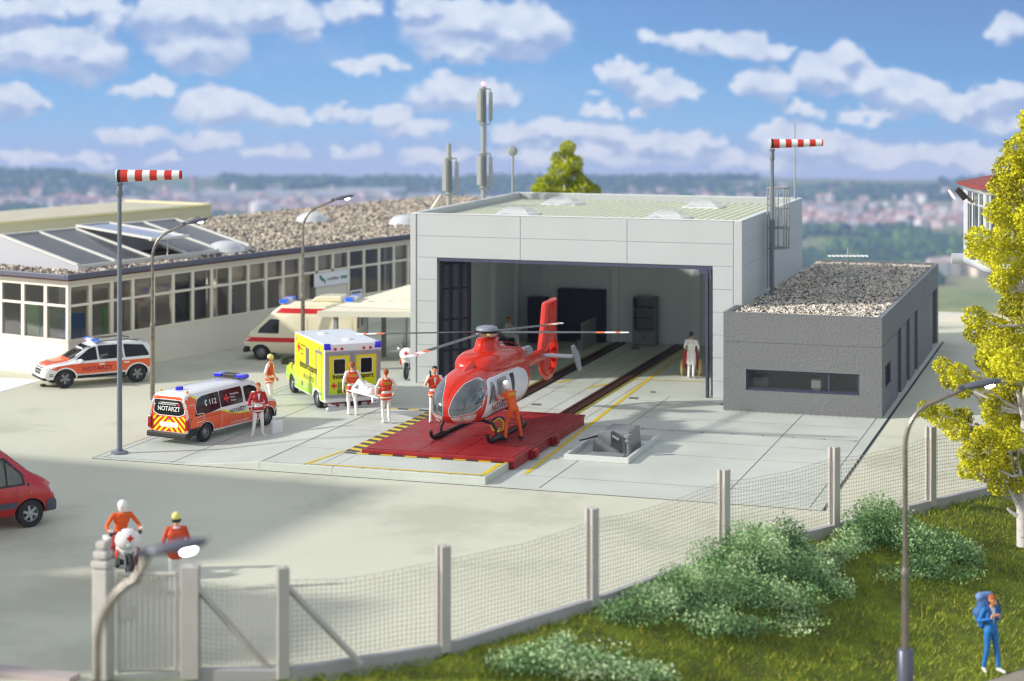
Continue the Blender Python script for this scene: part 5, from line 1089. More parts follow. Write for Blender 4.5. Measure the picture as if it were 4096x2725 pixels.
for sd in ('right', 'left'):
    f = sd == 'left'
    decal('livery_panel', ([(-2.47, .60), (-1.97, .60)]+arc(-1.62, .33, .42, 142, 8)+[(1.13, .36), (1.15, .42), (1.0, .74), (.55, .72), (.1, .74), (-.35, .83), (-.75, .99), (-.9, 1.04), (-2.20, 1.05), (-2.44, 1.3)]), sd, bv, CARO, bd, .004)
    decal('livery_panel', [(-2.49, .98), (-1.9, 1.05), (-1.95, 1.3), (-2.0, 1.5), (-1.95, 1.70), (-2.30, 1.76), (-2.47, 1.66)], sd, bv, CARO, bd, .004)
    decal('neon_swoosh', [(-.90, 1.04), (-.75, 1.05), (-.35, .89), (.1, .80), (.55, .78), (1.0, .80), (1.02, .74), (.55, .72), (.1, .74), (-.35, .83)], sd, bv, NYEL, bd, .007)
    decal('neon_swoosh', [(-2.27, 1.79), (-2.15, 1.80), (-1.92, 1.66), (-2.0, 1.62)], sd, bv, NYEL, bd, .008)
    decal('side_window', rpoly([(-2.17, 1.02), (-1.95, 1.60), (-1.7, 1.70), (-.86, 1.74), (-.86, 1.12), (-1.3, 1.06)], .05), sd, bv, WGL, bd, .009)
    decal('side_window', rpoly([(-.83, 1.13), (-.83, 1.74), (.28, 1.74), (.32, 1.66), (.32, 1.13)], .05), sd, bv, WGL, bd, .009)
    decal('front_window', rpoly([(.44, 1.12), (.44, 1.70), (.8, 1.70), (1.13, 1.58), (1.48, 1.24), (1.50, 1.13)], .06), sd, bv, WGL, bd, .009)
    decal('sill_trim', [(-1.2, .26), (1.17, .26), (1.17, .30), (-1.2, .30)], sd, bv, TRIM, bd, .004)
    for x0, x1, z0, z1_ in ((-.845, -.832, .36, 1.12), (.375, .385, .36, 1.75), (1.14, 1.15, .4, 1.05), (-2.1, -.84, .93, .942)): decal('panel_gap', [(x0, z0), (x1, z0), (x1, z1_), (x0, z1_)], sd, bv, TRIM if z1_-z0 < .1 else CARW, bd, .011)
    for x in (.18, .58): decal('door_handle', rrect(x-.1, x+.1, .965, .995, .012), sd, bv, TRIM, bd, .014)
    decal('rear_corner', [(-2.54, .28), (-2.54, .61), (-1.96, .61)]+arc(-1.62, .33, .40, 136, 172, 4)+[(-2.02, .28)], sd, bv, TRIM, bd, .012)
    decal('front_corner', rpoly([(2.02, .27), (2.05, .50), (2.55, .56), (2.56, .32)], .03), sd, bv, TRIM, bd, .012)
    decal('front_livery', [(1.2, .84), (1.35, .90), (1.6, .93), (1.9, .90), (2.2, .80), (2.36, .72), (2.1, .60)]+arc(1.62, .33, .425, 28, 150), sd, bv, CARO, bd, .006)
    decal('white_line', [(-2.36, 1.475), (-2.11, 1.46), (-2.06, 1.10), (-1.72, 1.09), (-1.70, .80), (-2.06, .78), (-2.06, .64), (-2.075, .64), (-2.075, .80), (-1.715, .82), (-1.735, 1.07), (-2.075, 1.08), (-2.125, 1.445), (-2.36, 1.455)], sd, bv, WHT, bd, .013)
    decal_text('lettering', '112', .27, sd, (-1.22 if not f else -1.25, 1.42), bv, WHT, bd, .014, flip=f)
    decal('phone_mark', [(x_*(-1 if f else 1)+(-1.55 if not f else -1.0), z) for x_, z in ((-.02, 1.32), (-.06, 1.40), (-.05, 1.48), (.03, 1.54), (.07, 1.51), (.04, 1.48), (-.01, 1.46), (-.02, 1.40), (.03, 1.37), (.04, 1.33), (.0, 1.30))], sd, bv, WHT, bd, .014)
    decal('red_cross', cross_poly(-.50 if not f else .05, 1.42, .27), sd, bv, CRS, bd, .014)
    for i, w in enumerate(('Deutsches', 'Rotes', 'Kreuz')): decal_text('lettering', w, .105, sd, (-.30 if not f else -.08, 1.53-.115*i), bv, WHT, bd, .014, flip=f, align='LEFT')
    decal_text('lettering', 'NOTARZT', .20, sd, (.0, .90), bv, BLK, bd, .014, flip=f, sx=.92)
    decal_text('lettering', 'RETTUNGSDIENST', .115, sd, (.12, .46), bv, WHT, bd, .014, flip=f, shear=.25, bold=0)
    decal_text('lettering', 'www.drk-fulda.de', .06, sd, (-2.02, .98), bv, WHT, bd, .014, flip=f, bold=0)
TG = bpy.data.materials.new('chevron'); TG.use_nodes = True; k = NT(TG.node_tree); s_ = k.sep(k.node('ShaderNodeTexCoord').outputs['Object']); t_ = k.m('ADD', s_[2], k.m('MULTIPLY', k.m('ABSOLUTE', s_[1]), .95)); k.put(k.n['Principled BSDF'].inputs['Base Color'], k.mix(k.m('GREATER_THAN', k.m('FRACT', k.m('MULTIPLY', t_, 1/.20)), .5), lin(206, 32, 22), lin(244, 230, 20))); k.n['Principled BSDF'].inputs['Roughness'].default_value = .3
decal('livery_panel', rpoly([(-.92, .45), (.92, .45), (.92, 1.0), (.78, 1.76), (-.78, 1.76), (-.92, 1.0)], .04), 'rear', bv, CARO, bd, .004)
decal('chevron_panel', rpoly([(-.74, .46), (.74, .46), (.78, 1.05), (.4, 1.0), (-.4, 1.0), (-.78, 1.05)], .04), 'rear', bv, TG, bd, .010)
decal('window_surround', rpoly([(-.50, 1.03), (.50, 1.03), (.76, 1.14), (.66, 1.66), (-.66, 1.66), (-.76, 1.14)], .08), 'rear', bv, CARW, bd, .012)
decal('rear_window', rpoly([(-.49, 1.06), (.49, 1.06), (.72, 1.16), (.63, 1.63), (-.63, 1.63), (-.72, 1.16)], .08), 'rear', bv, WGL, bd, .018)
decal_text('lettering', 'NOTARZT', .235, 'rear', (0, 1.29), bv, WHT, bd, .026, flip=True, sx=.95)
decal_text('lettering', 'Deutsches Rotes Kreuz', .085, 'rear', (.08, 1.46), bv, WHT, bd, .026, flip=True)
decal('red_cross', cross_poly(-.46, 1.46, .12), 'rear', bv, CRS, bd, .026)
decal('number_plate', rpoly([(-.40, .62), (.40, .62), (.44, .80), (-.44, .80)], .01), 'rear', bv, WHT, bd, .022)
decal_text('lettering', '9/82/1', .09, 'rear', (.52, .98), bv, BLK, bd, .022, flip=True, bold=0)
decal('badge', [(.045*math.cos(R(i*30)), .92+.045*math.sin(R(i*30))) for i in range(12)], 'rear', bv, RIM, bd, .022)
b = MB(); b.box(-2.60, -2.30, -.93, .93, .27, .44); b.box(-2.58, -2.40, -.94, .94, .24, .30); b.build('rear_bumper', TRIM, bd, bevel=.045, seg=3)
b = MB(); b.box(2.2, 2.63, -.86, .86, .24, .40); b.build('front_bumper', TRIM, bd, bevel=.05, seg=3)
for s in (1, -1):
    b = MB(); b.prism([(-2.535, .56), (-2.51, .98), (-2.30, 1.0), (-2.34, .56)], 'y', s*.80, s*.945); b.build('tail_light', REDL, bd, bevel=.02)
    b = MB(); b.ball((2.33, s*.74, .80), (.16, .13, .12), 12); b.build('headlight', LENS, bd, smooth=40)
    MB().lathe([(.045, 0), (.045, .05), (.03, .08)], (-2.22, s*.62, 1.88)).build('marker_lamp', AMB, bd, smooth=40)
    b = MB(); b.box(1.18, 1.34, s*.96, s*1.16, 1.08, 1.28); b.build('mirror', TRIM, bd, bevel=.04)
decal('windscreen', rpoly([(-.68, 1.12), (.68, 1.12), (.62, 1.80), (-.62, 1.80)], .06), 'front', bv, WGL, bd, .008)
MB().lathe([(.13, 0), (.14, .03), (.135, .12), (.12, .14)], (-1.95, 0, 1.90)).build('beacon', BLUEL, bd, smooth=40)
beacon_bar(bd, .72, 1.935, 1.45, .17, .34)

warp(vt, 2.04, .34, 1.0, .84, .84, .90)
# --- four wheel drive with roof rails ----------------------------------------------
sv = thing('emergency_suv', 'white and orange off road estate car with roof rails by the clinic', 'car', (-11.29, -3.48, .003), math.atan2(-.739, -.673))
st = [(-2.26, .50, .80, 1.12, .74, .80, .60, .08), (-2.33, .42, .86, 1.25, .82, .88, .62, .10), (-2.20, .40, .95, 1.50, .86, .92, .62, .12), (-1.9, .36, 1.0, 1.64, .90, .945, .64, .14), (-1.2, .34, 1.02, 1.70, .92, .955, .66, .15), (-.3, .34, 1.01, 1.71, .92, .955, .66, .15), (.25, .34, 1.0, 1.66, .92, .955, .65, .14), (.62, .34, .99, 1.48, .92, .95, .66, .12), (1.0, .34, .98, 1.20, .92, .945, .70, .10), (1.22, .34, .96, 1.06, .92, .94, .74, .06), (1.7, .36, .90, .99, .91, .93, .72, .06), (2.08, .36, .80, .91, .88, .90, .66, .07), (2.28, .38, .66, .78, .80, .82, .58, .07), (2.35, .44, .56, .66, .68, .68, .46, .05)]
bd = loft(st, 'body', [CARW], sv); arches(bd, (-1.375, 1.375), .415, .955, TRIM, .37); bv = bvh_of(bd)
for x in (-1.375, 1.375):
    for y in (.83, -.83): wheel(sv, x, y, .37, .22, 'star')
for sd in ('left', 'right'):
    f = sd == 'left'
    decal('livery_stripe', [(-2.30, .83), (-2.28, .64), (-1.93, .62)]+arc(-1.375, .37, .475, 148, 24)+[(-.75, .55), (.74, .53)]+arc(1.375, .37, .475, 158, 50)+[(1.92, .80), (2.05, .83), (1.75, .89), (1.1, .95), (-.5, .97), (-2.25, .98)], sd, bv, CARO, bd, .006)
    decal('side_window', rpoly([(.15, 1.07), (.15, 1.58), (.38, 1.52), (.92, 1.12), (.95, 1.04)], .04), sd, bv, WGL, bd, .009); decal('side_window', rpoly([(-.82, 1.08), (-.82, 1.60), (.08, 1.60), (.08, 1.07)], .04), sd, bv, WGL, bd, .009)
    decal('side_window', rpoly([(-1.88, 1.10), (-1.68, 1.52), (-.90, 1.60), (-.90, 1.08)], .05), sd, bv, WGL, bd, .009); decal('sill_trim', [(-.92, .35), (.92, .35), (.9, .48), (-.9, .48)], sd, bv, TRIM, bd, .01)
    decal_text('lettering', 'NOTARZT', .23, sd, (.16, .72), bv, mat('lettering_maroon', lin(110, 16, 60), .5), bd, .013, flip=f, sx=1.05)
    for x in (.0, -.95): decal('door_handle', rrect(x-.11, x+.11, .86, .92, .03), sd, bv, CARW, bd, .016)
    for x in (.72, -.2, -.86): decal('panel_gap', [(x-.005, .5), (x+.005, .5), (x+.005, 1.06), (x-.005, 1.06)], sd, bv, mat('gap_grey', lin(150, 120, 110), .6), bd, .010)
decal('bonnet_panel', rpoly([(1.12, -.66), (1.12, .66), (1.6, .66), (2.1, .50), (2.16, 0), (2.1, -.50), (1.6, -.66)], .05), 'top', bv, CARO, bd, .006)
me = text_mesh('NOTARZT', .17, depth=0); me.transform(Matrix.Rotation(R(90), 4, 'Z')); me.transform(Matrix.Translation((1.62, 0, 1.03))); o = bpy.data.objects.new('lettering', me); COL.objects.link(o); finish(o, MATS['lettering_maroon'], bd); o.rotation_euler = (0, R(7.5), 0); o.location = (.0, 0, .205)
decal('windscreen', rpoly([(-.70, 1.10), (.70, 1.10), (.60, 1.60), (-.60, 1.60)], .05), 'front', bv, WGL, bd, .008)
decal('grille', rpoly([(-.34, .56), (.34, .56), (.42, .84), (-.42, .84)], .03), 'front', bv, TRIM, bd, .012); decal('grille_bar', rpoly([(-.36, .64), (.36, .64), (.38, .70), (-.38, .70)], .02), 'front', bv, RIM, bd, .018)
b = MB(); b.box(1.9, 2.37, -.80, .80, .33, .47); b.build('front_bumper', TRIM, bd, bevel=.05, seg=3); b = MB(); b.box(-2.40, -2.1, -.88, .88, .36, .56); b.build('rear_bumper', TRIM, bd, bevel=.05, seg=3)
for s in (1, -1):
    b = MB(); b.ball((2.06, s*.70, .76), (.20, .16, .085), 14); b.build('headlight', LENS, bd, smooth=40); b = MB(); b.box(-2.33, -2.2, s*.62, s*.90, .86, 1.02); b.build('tail_light', REDL, bd, bevel=.03)
    b = MB(); b.ball((.80, s*1.03, 1.06), (.10, .13, .09), 12); b.build('mirror', CARW, bd, smooth=40)
    b = MB(); b.tube([(.1, s*.56, 1.68), (-.1, s*.57, 1.77), (-1.1, s*.57, 1.78), (-1.5, s*.56, 1.70)], .022, 6); b.build('roof_rail', TRIM, bd, smooth=40)
    for x in (1.95,): 
        for z in (.52, .59): decal('vent_slot', rrect(x-.14, x+.10, z-.015, z+.015, .012), 'left' if s > 0 else 'right', bv, TRIM, bd, .012)
LB2 = mat('beacon_sky_blue', lin(24, 100, 236), .2, coat=.6, emit=lin(20, 90, 230), es=.2)
beacon_bar(bd, .12, 1.715, 1.25, .13, .26, mid=CARW, blue=LB2)

warp(sv, 1.82, .62, .36, .92, .90, .93)
# --- box ambulance (yellow) ---------------------------------------------------------
it = thing('box_ambulance', 'yellow and green box ambulance with white roof and twin rear doors', 'ambulance', (-1.49, -4.15, .016), R(130))
def ygrad():
    m = bpy.data.materials.new('neon_yellow_green'); m.use_nodes = True; k = NT(m.node_tree); b_ = k.n['Principled BSDF']; z = k.sep(k.node('ShaderNodeTexCoord').outputs['Object'])[2]
    k.put(b_.inputs['Base Color'], k.ramp(k.m('MULTIPLY', z, .36), [(.12, lin(120, 208, 40)), (.38, lin(206, 222, 24)), (.62, lin(238, 224, 10)), (1, lin(244, 226, 8))])); b_.inputs['Roughness'].default_value = .35; b_.inputs['Coat Weight'].default_value = .3; return m
YG = ygrad(); SIL = mat('silver_frame', lin(170, 172, 180), .35, metal=.5, grain=.1, gs=90)
st = [(.95, .35, 1.05, 2.05, .86, .92, .74, .14), (1.25, .33, 1.05, 2.02, .88, .95, .74, .15), (1.5, .33, 1.04, 1.88, .88, .95, .72, .14), (1.9, .33, 1.04, 1.48, .88, .94, .74, .12), (2.15, .33, 1.02, 1.22, .88, .93, .78, .08), (2.5, .34, .92, 1.08, .87, .91, .74, .08), (2.68, .36, .80, .92, .84, .87, .66, .08), (2.76, .42, .62, .74, .74, .76, .56, .06)]
cb = loft(st, 'cab', [YG], it); arches(cb, (1.66,), .40, .95, TRIM, .35); bv = bvh_of(cb)
b = MB(); b.box(-2.62, 1.05, -1.03, 1.03, .44, 2.66); bx = b.build('box_body', CARW, it); bx.data.shade_flat()
arches(bx, (-1.66,), .42, 1.03, TRIM, .35, 20); bx.modifiers.new('b', 'BEVEL').width = .03; bx.modifiers['b'].segments = 3; bx.modifiers['b'].limit_method = 'ANGLE'; bx.modifiers['b'].angle_limit = R(60)
for x, y in ((1.66, .84), (1.66, -.84), (-1.66, .90), (-1.66, -.90)): wheel(it, x, y, .35, .2, 'steel')
for sd in ('left', 'right'):
    decal('front_window', rpoly([(1.18, 1.14), (1.18, 1.80), (1.40, 1.80), (1.80, 1.42), (1.98, 1.15)], .05), sd, bv, WGL, cb, .008); s = 1 if sd == 'left' else -1
    b = MB(); b.box(1.62, 1.80, s*1.05, s*1.32, 1.12, 1.42); b.box(1.66, 1.74, s*.9, s*1.08, 1.2, 1.26); b.build('mirror', mat('mirror_dark', lin(44, 50, 34), .5), cb, bevel=.03)
    decal('front_corner', rpoly([(2.1, .34), (2.1, .5), (2.74, .56), (2.74, .36)], .02), sd, bv, mat('bumper_yellow', lin(226, 220, 10), .4), cb, .008)
decal('windscreen', rpoly([(-.70, 1.22), (.70, 1.22), (.62, 1.92), (-.62, 1.92)], .05), 'front', bv, WGL, cb, .008); decal('bonnet_grille', rpoly([(-.4, .5), (.4, .5), (.4, .78), (-.4, .78)], .03), 'front', bv, TRIM, cb, .012)
bvx = bvh_of(bx)
for sd in ('left', 'right'):
    f = sd == 'left'; s = 1 if f else -1
    decal('side_panel', [(-2.57, .50), (-2.20, .50), (-2.16, .60), (-2.02, .80), (-1.86, .85), (-1.46, .85), (-1.30, .80), (-1.16, .60), (-1.12, .50), (.98, .50), (.98, 2.60), (-2.57, 2.60)], sd, bvx, YG, bx, .004)
    decal('side_window', rrect(-.78, -.42, 1.62, 2.22, .06), sd, bvx, mat('grey_film', lin(104, 104, 98), .4), bx, .010); decal('window_rim', rrect(-.82, -.38, 1.58, 2.26, .07), sd, bvx, SIL, bx, .006)
    # grey door outline near the rear
    for q in ((-2.36, -2.29, .72, 2.30), (-1.72, -1.60, .95, 2.30), (-2.36, -1.60, 2.22, 2.34), (-2.36, -1.9, .68, .76)): decal('door_outline', [(q[0], q[2]), (q[1], q[2]), (q[1], q[3]), (q[0], q[3])], sd, bvx, SIL, bx, .008)
    decal('locker', [(-.62, .66), (.82, .66), (.82, .90), (-.62, .90)], sd, bvx, mat('locker_grey', lin(176, 184, 150), .5), bx, .006); decal('locker_lid', [(-.5, .7), (.7, .7), (.7, .86), (-.5, .86)], sd, bvx, YG, bx, .009); decal('locker_grip', [(-.05, .68), (.1, .68), (.1, .84), (-.05, .84)], sd, bvx, BLK, bx, .012)
    for x in (.72, -2.05): decal('vent', [(x-.06, 2.36), (x+.06, 2.36), (x+.06, 2.50), (x-.06, 2.50)], sd, bvx, SIL, bx, .01)
    decal_text('lettering', 'Intensivtransport', .42, sd, (-.72, 1.52), bvx, BLK, bx, .012, flip=f, sx=.74, bold=.012)
    decal_text('lettering', '05151/19222', .24, sd, (-.80, 1.10), bvx, BLK, bx, .012, flip=f, sx=1.05, bold=0)
    decal('red_cross', cross_poly(.46 if f else -1.4, 2.12, .36), sd, bvx, CRS, bx, .012)
    for i, w in enumerate(('Deutsches', 'Rotes', 'Kreuz')): decal_text('lettering', w, .17, sd, (.22 if f else -1.15, 2.27-.17*i), bvx, BLK, bx, .012, flip=f, align='LEFT', sx=.85, bold=0)
# rear: header, frame, two doors
XR = -2.62
b = MB(); b.box(XR-.035, XR, -1.02, 1.02, 2.36, 2.64); b.build('rear_header', CARW, bx, bevel=.03)
b = MB(); b.box(XR-.02, XR, -1.0, 1.0, .62, 2.33); rf_ = b.build('rear_frame', SIL, bx, bevel=.008)
b = MB()
for y in (-.99, -.03, .03, .99): b.tube([(XR-.03, y, .60), (XR-.03, y, 2.34)], .026, 8)
b.tube([(XR-.04, -1.0, 2.33), (XR-.04, 1.0, 2.33)], .028, 8); b.tube([(XR-.04, -1.0, .66), (XR-.04, 1.0, .66)], .035, 8); b.build('frame_bar', SIL, rf_, smooth=40)
YR = mat('neon_yellow_rear', lin(206, 204, 16), .35, coat=.3)
for s in (1, -1):
    y0, y1 = (.12, .86) if s > 0 else (-.86, -.12)
    b = MB(); b.box(XR-.032, XR-.02, y0, y1, .74, 2.20); dr = b.build('rear_door', YG, bx, bevel=.006)
    b = MB(); b.prism(rrect(y0+.14, y1-.14, 1.50, 2.10, .07), 'x', XR-.040, XR-.0325); b.build('window_rim', mat('chrome_rim', lin(226, 226, 228), .25), dr); b = MB(); b.prism(rrect(y0+.17, y1-.17, 1.53, 2.07, .05), 'x', XR-.048, XR-.0405); b.build('rear_window', WGL, dr)
    for y in (.62, .38): MB().lathe([(.055, 0), (.055, .012)], (XR-.035, s*(y+.02), 2.46), (-1, 0, 0)).build('round_lamp', mat('lamp_red_white', lin(206, 40, 44), .25), bx)
    b = MB(); b.prism([(s*.79, 2.44), (s*1.03, 2.44), (s*1.03, 2.68), (s*.82, 2.68)], 'x', XR-.06, XR+.08); b.build('beacon', BLUEL, bx, bevel=.02)
    b = MB(); b.prism([(s*.30, .26), (s*.86, .30), (s*.86, .42), (s*.34, .42)], 'x', XR-.02, XR+.04); b.build('tail_light', REDL, bx)
    b = MB(); b.prism([(s*.62, .29), (s*.90, .31), (s*.90, .42), (s*.8, .41), (s*.74, .36), (s*.62, .35)], 'x', XR-.026, XR-.021); b.build('lamp_cover', CARW, bx)
def rt(s_, size, y, z, m=BLK, **kw): text('lettering', s_, size, m, bx, basis((XR-.055, y, z), (0, -1, 0), (0, 0, 1)), **kw)
rt('Intensivtransport', .25, 0, 1.42, sx=.86, bold=.018); rt('05151/19222', .205, 0, .85, sx=1.05, bold=.022)
for i, w in enumerate(('Deutsches', 'Rotes', 'Kreuz')): rt(w, .095, .55, 1.16-.08*i, align='LEFT', sx=1.1)
b = MB(); b.prism(cross_poly(.69, 1.08, .20), 'x', XR-.056, XR-.050); b.build('red_cross', CRS, bx)
b = MB(); b.box(XR-.02, -1.9, -.98, .98, .44, .60); b.build('rear_sill', CARW, bx, bevel=.02); b = MB(); b.box(XR+.02, -1.2, -.7, .7, .20, .44); b.build('underframe', TRIM, it)
b = MB(); b.prism(rrect(-1.02, 1.02, XR-.34, XR-.10, .10), 'z', .10, .22, M=Matrix(((0, 1, 0, 0), (1, 0, 0, 0), (0, 0, 1, 0), (0, 0, 0, 1)))); b.box(XR-.12, XR+.2, -.5, -.3, .2, .3); b.box(XR-.12, XR+.2, .3, .5, .2, .3); b.build('rear_step', mat('step_silver', lin(190, 192, 196), .3, metal=.6, grain=.3, gs=60), it, bevel=.02)
for x, y in ((.1, .25), (-1.7, -.1)): MB().lathe([(.20, 0), (.18, .04), (.05, .07)], (x, y, 2.66)).build('roof_vent', CARW, bx, smooth=50)

bx.scale = (1, .98, .90); bx.location.z = -.10; cb.scale = (1, 1, .92)
for o in it.children:
    if o.name.startswith('rear_step'): o.location.z = -.04
# --- cream panel ambulance ----------------------------------------------------------
CRM2 = mat('ambulance_cream', lin(234, 226, 196), .3, coat=.4); RST = mat('stripe_red', lin(214, 38, 42), .4)
hd_ = Vector((-.989, -.146)); ln_ = Vector((.146, -.989)); fwc = Vector((-7.77, 3.56)); cc = fwc-ln_*.80-hd_*1.52
ca_ = thing('panel_ambulance', 'cream high roof ambulance with red stripes and blue roof beacons', 'ambulance', (cc.x, cc.y, .003), math.atan2(hd_.y, hd_.x))
st = [(-2.38, .45, 1.1, 2.35, .84, .90, .78, .10), (-2.46, .36, 1.1, 2.50, .88, .94, .80, .14), (-2.2, .34, 1.1, 2.56, .90, .96, .80, .16), (-1.0, .33, 1.1, 2.60, .90, .96, .80, .18), (.2, .33, 1.1, 2.58, .90, .96, .79, .18), (.75, .33, 1.1, 2.46, .90, .96, .76, .18), (1.15, .33, 1.08, 2.14, .90, .955, .72, .16), (1.55, .33, 1.05, 1.74, .90, .95, .72, .14), (1.9, .33, 1.02, 1.36, .90, .94, .76, .10), (2.25, .34, .92, 1.12, .88, .91, .74, .09), (2.45, .36, .80, .94, .84, .87, .68, .09), (2.53, .42, .64, .76, .74, .76, .56, .06)]
bd = loft(st, 'body', [CRM2], ca_); arches(bd, (-1.52, 1.52), .38, .955, TRIM, .33); bv = bvh_of(bd)
for x in (-1.52, 1.52):
    for y in (.82, -.82): wheel(ca_, x, y, .33, .2, 'steel', hub=mat('hub_grey', lin(130, 130, 128), .5))
for sd in ('left', 'right'):
    decal('red_stripe', [(2.50, .82), (2.42, .98), (2.1, 1.02), (-2.40, 1.02), (-2.40, .82)], sd, bv, RST, bd, .006); decal('red_stripe', [(.95, 2.10), (.72, 2.32), (-2.3, 2.32), (-2.3, 2.10)], sd, bv, RST, bd, .006)
    decal('front_window', rpoly([(.78, 1.20), (.78, 1.82), (1.18, 1.82), (1.62, 1.38), (1.68, 1.20)], .05), sd, bv, WGL, bd, .008)
    for x0, x1 in ((-.42, .48), (-1.5, -.56), (-2.28, -1.62)):
        P = rrect(x0, x1, 1.22, 1.92, .05)
        decal('pressed_panel', P, sd, bv, mat('cream_shadow', lin(222, 214, 182), .35), bd, .005); decal('pressed_panel', rrect(x0+.03, x1-.03, 1.25, 1.89, .05), sd, bv, CRM2, bd, .009)
    decal('front_corner', rpoly([(1.98, .35), (2.02, .60), (2.50, .62), (2.50, .38)], .03), sd, bv, TRIM, bd, .010)
for q in ((-.78, -.10), (.10, .78)): decal('rear_window', rrect(q[0]+.08, q[1]-.08, 1.45, 2.0, .06), 'rear', bv, WGL, bd, .010)
decal('red_stripe', [(-.88, .84), (.88, .84), (.88, 1.02), (-.88, 1.02)], 'rear', bv, RST, bd, .008); decal('windscreen', rpoly([(-.70, 1.30), (.70, 1.30), (.62, 2.02), (-.62, 2.02)], .05), 'front', bv, WGL, bd, .008)
b = MB(); b.box(2.2, 2.58, -.86, .86, .32, .52); b.build('front_bumper', TRIM, bd, bevel=.05, seg=3); b = MB(); b.box(-2.55, -2.35, -.9, .9, .36, .50); b.build('rear_bumper', TRIM, bd, bevel=.04, seg=3)
b = MB(); b.prism([(-1.75, 2.6), (-.45, 2.6), (-.62, 2.80), (-1.0, 2.86), (-1.7, 2.86)], 'y', -.5, .5); b.build('roof_unit', CRM2, bd, bevel=.06, seg=3); decal('roof_hatch', rrect(-.1, .3, -.25, .25, .05), 'top', bv, TRIM, bd, .02)
beacon_bar(bd, .66, 2.50, 1.5, .20, .32, mid=CARW, blue=LB2); beacon_bar(bd, -2.05, 2.62, 1.5, .20, .32, mid=CARW, blue=LB2)
for s in (1, -1): b = MB(); b.box(2.30, 2.46, s*.55, s*.86, .66, .82); b.build('headlight', LENS, bd, bevel=.03)

warp(ca_, 1.93, .56, .95, .95, .90, .95)
# --- red van cut by the left edge ---------------------------------------------------
CARR = mat('car_red', lin(188, 10, 20), .2, coat=.8); GTR = mat('trim_blue_grey', lin(78, 84, 98), .5)
h_ = Vector((.558, .83)).normalized(); r_n = Vector((h_.y, -h_.x)); cc = Vector((-1.14, -24.42))-r_n*.84-h_*1.66
rv = thing('red_van', 'glossy red delivery van with grey bumper cut by the left edge', 'van', (cc.x, cc.y, .003), math.atan2(h_.y, h_.x))
st = [(-2.6, .42, 1.1, 2.3, .86, .92, .76, .12), (-2.66, .36, 1.1, 2.4, .88, .95, .78, .14), (-2.2, .34, 1.1, 2.46, .90, .97, .78, .16), (0, .33, 1.1, 2.48, .90, .97, .78, .18), (.55, .33, 1.1, 2.42, .90, .97, .76, .18), (1.0, .33, 1.08, 2.1, .90, .965, .72, .16), (1.45, .33, 1.06, 1.70, .90, .96, .72, .14), (1.78, .33, 1.05, 1.40, .90, .955, .76, .10), (2.05, .33, 1.0, 1.27, .90, .95, .80, .09), (2.42, .34, .9, 1.12, .89, .93, .76, .09), (2.60, .36, .74, .92, .86, .88, .68, .09), (2.68, .42, .60, .72, .76, .78, .56, .06)]
bd = loft(st, 'body', [CARR], rv); arches(bd, (-1.66, 1.66), .41, .96, TRIM, .36); bv = bvh_of(bd)
for x in (-1.66, 1.66):
    for y in (.85, -.85): wheel(rv, x, y, .35, .22, 'six', hub=mat('alloy_grey', lin(176, 180, 180), .3, metal=.4))
for sd in ('left', 'right'):
    decal('side_window', rpoly([(.25, 1.18), (.25, 1.84), (.98, 1.84), (1.0, 1.18)], .05), sd, bv, mat('van_glass', lin(92, 94, 84), .08, coat=.6), bd, .010); decal('side_window', rpoly([(1.05, 1.18), (1.05, 1.76), (1.44, 1.38), (1.46, 1.18)], .04), sd, bv, MATS['van_glass'], bd, .010)
    decal('window_rubber', rpoly([(.20, 1.13), (.20, 1.89), (1.02, 1.89), (1.50, 1.42), (1.53, 1.13)], .05), sd, bv, TRIM, bd, .006)
    decal('side_moulding', [(-1.2, .56), (1.27, .56), (1.33, .72), (-1.2, .72)], sd, bv, GTR, bd, .016); decal('front_corner', rpoly([(2.06, .34), (2.10, .64), (2.14, .68), (2.66, .72), (2.68, .40)], .03), sd, bv, GTR, bd, .012)
    decal('panel_gap', [(1.20, .6), (1.21, .6), (1.30, 1.1), (1.29, 1.1)], sd, bv, mat('gap_red', lin(120, 4, 10), .5), bd, .008); decal('marker', rrect(1.58, 1.63, 1.10, 1.18, .01), sd, bv, TRIM, bd, .01)
    s = 1 if sd == 'left' else -1; b = MB(); b.ball((2.38, s*.80, .88), (.20, .13, .15), 14); b.build('headlight', LENS, bd, smooth=40); MB().ball((1.66, s*.957, .92), .022, 8).build('side_repeater', AMB, bd)
b = MB(); b.box(2.3, 2.76, -.88, .88, .34, .66); b.build('front_bumper', GTR, bd, bevel=.07, seg=3); decal('windscreen', rpoly([(-.70, 1.28), (.70, 1.28), (.62, 1.95), (-.62, 1.95)], .05), 'front', bv, WGL, bd, .008)
warp(rv, 2.09, .49, 1.0, .98, .96, 1.0)
# ------------------------------------------------------------------ rescue helicopter (local: x forward, y left, z up; origin on the deck under the rotor mast)
HR = mat('heli_red', lin(204, 40, 12), .3, coat=.3, var=.03, vs=1.5); HW = mat('heli_white', lin(232, 230, 238), .3, coat=.4); HB = mat('heli_belly', lin(196, 24, 18), .25, coat=.5)
SKD = mat('skid_black', lin(40, 40, 44), .5); BLD = mat('blade_grey', lin(84, 86, 88), .75); HG_ = mat('heli_grey', lin(140, 146, 158), .4); HOR = mat('blade_orange', lin(232, 112, 50), .5)
H0 = Vector((6.3, -9.93, .375)); hz = R(-92)
he = thing('rescue_helicopter', 'red and white rescue helicopter with four blade rotor on the red platform', 'helicopter', H0, hz)
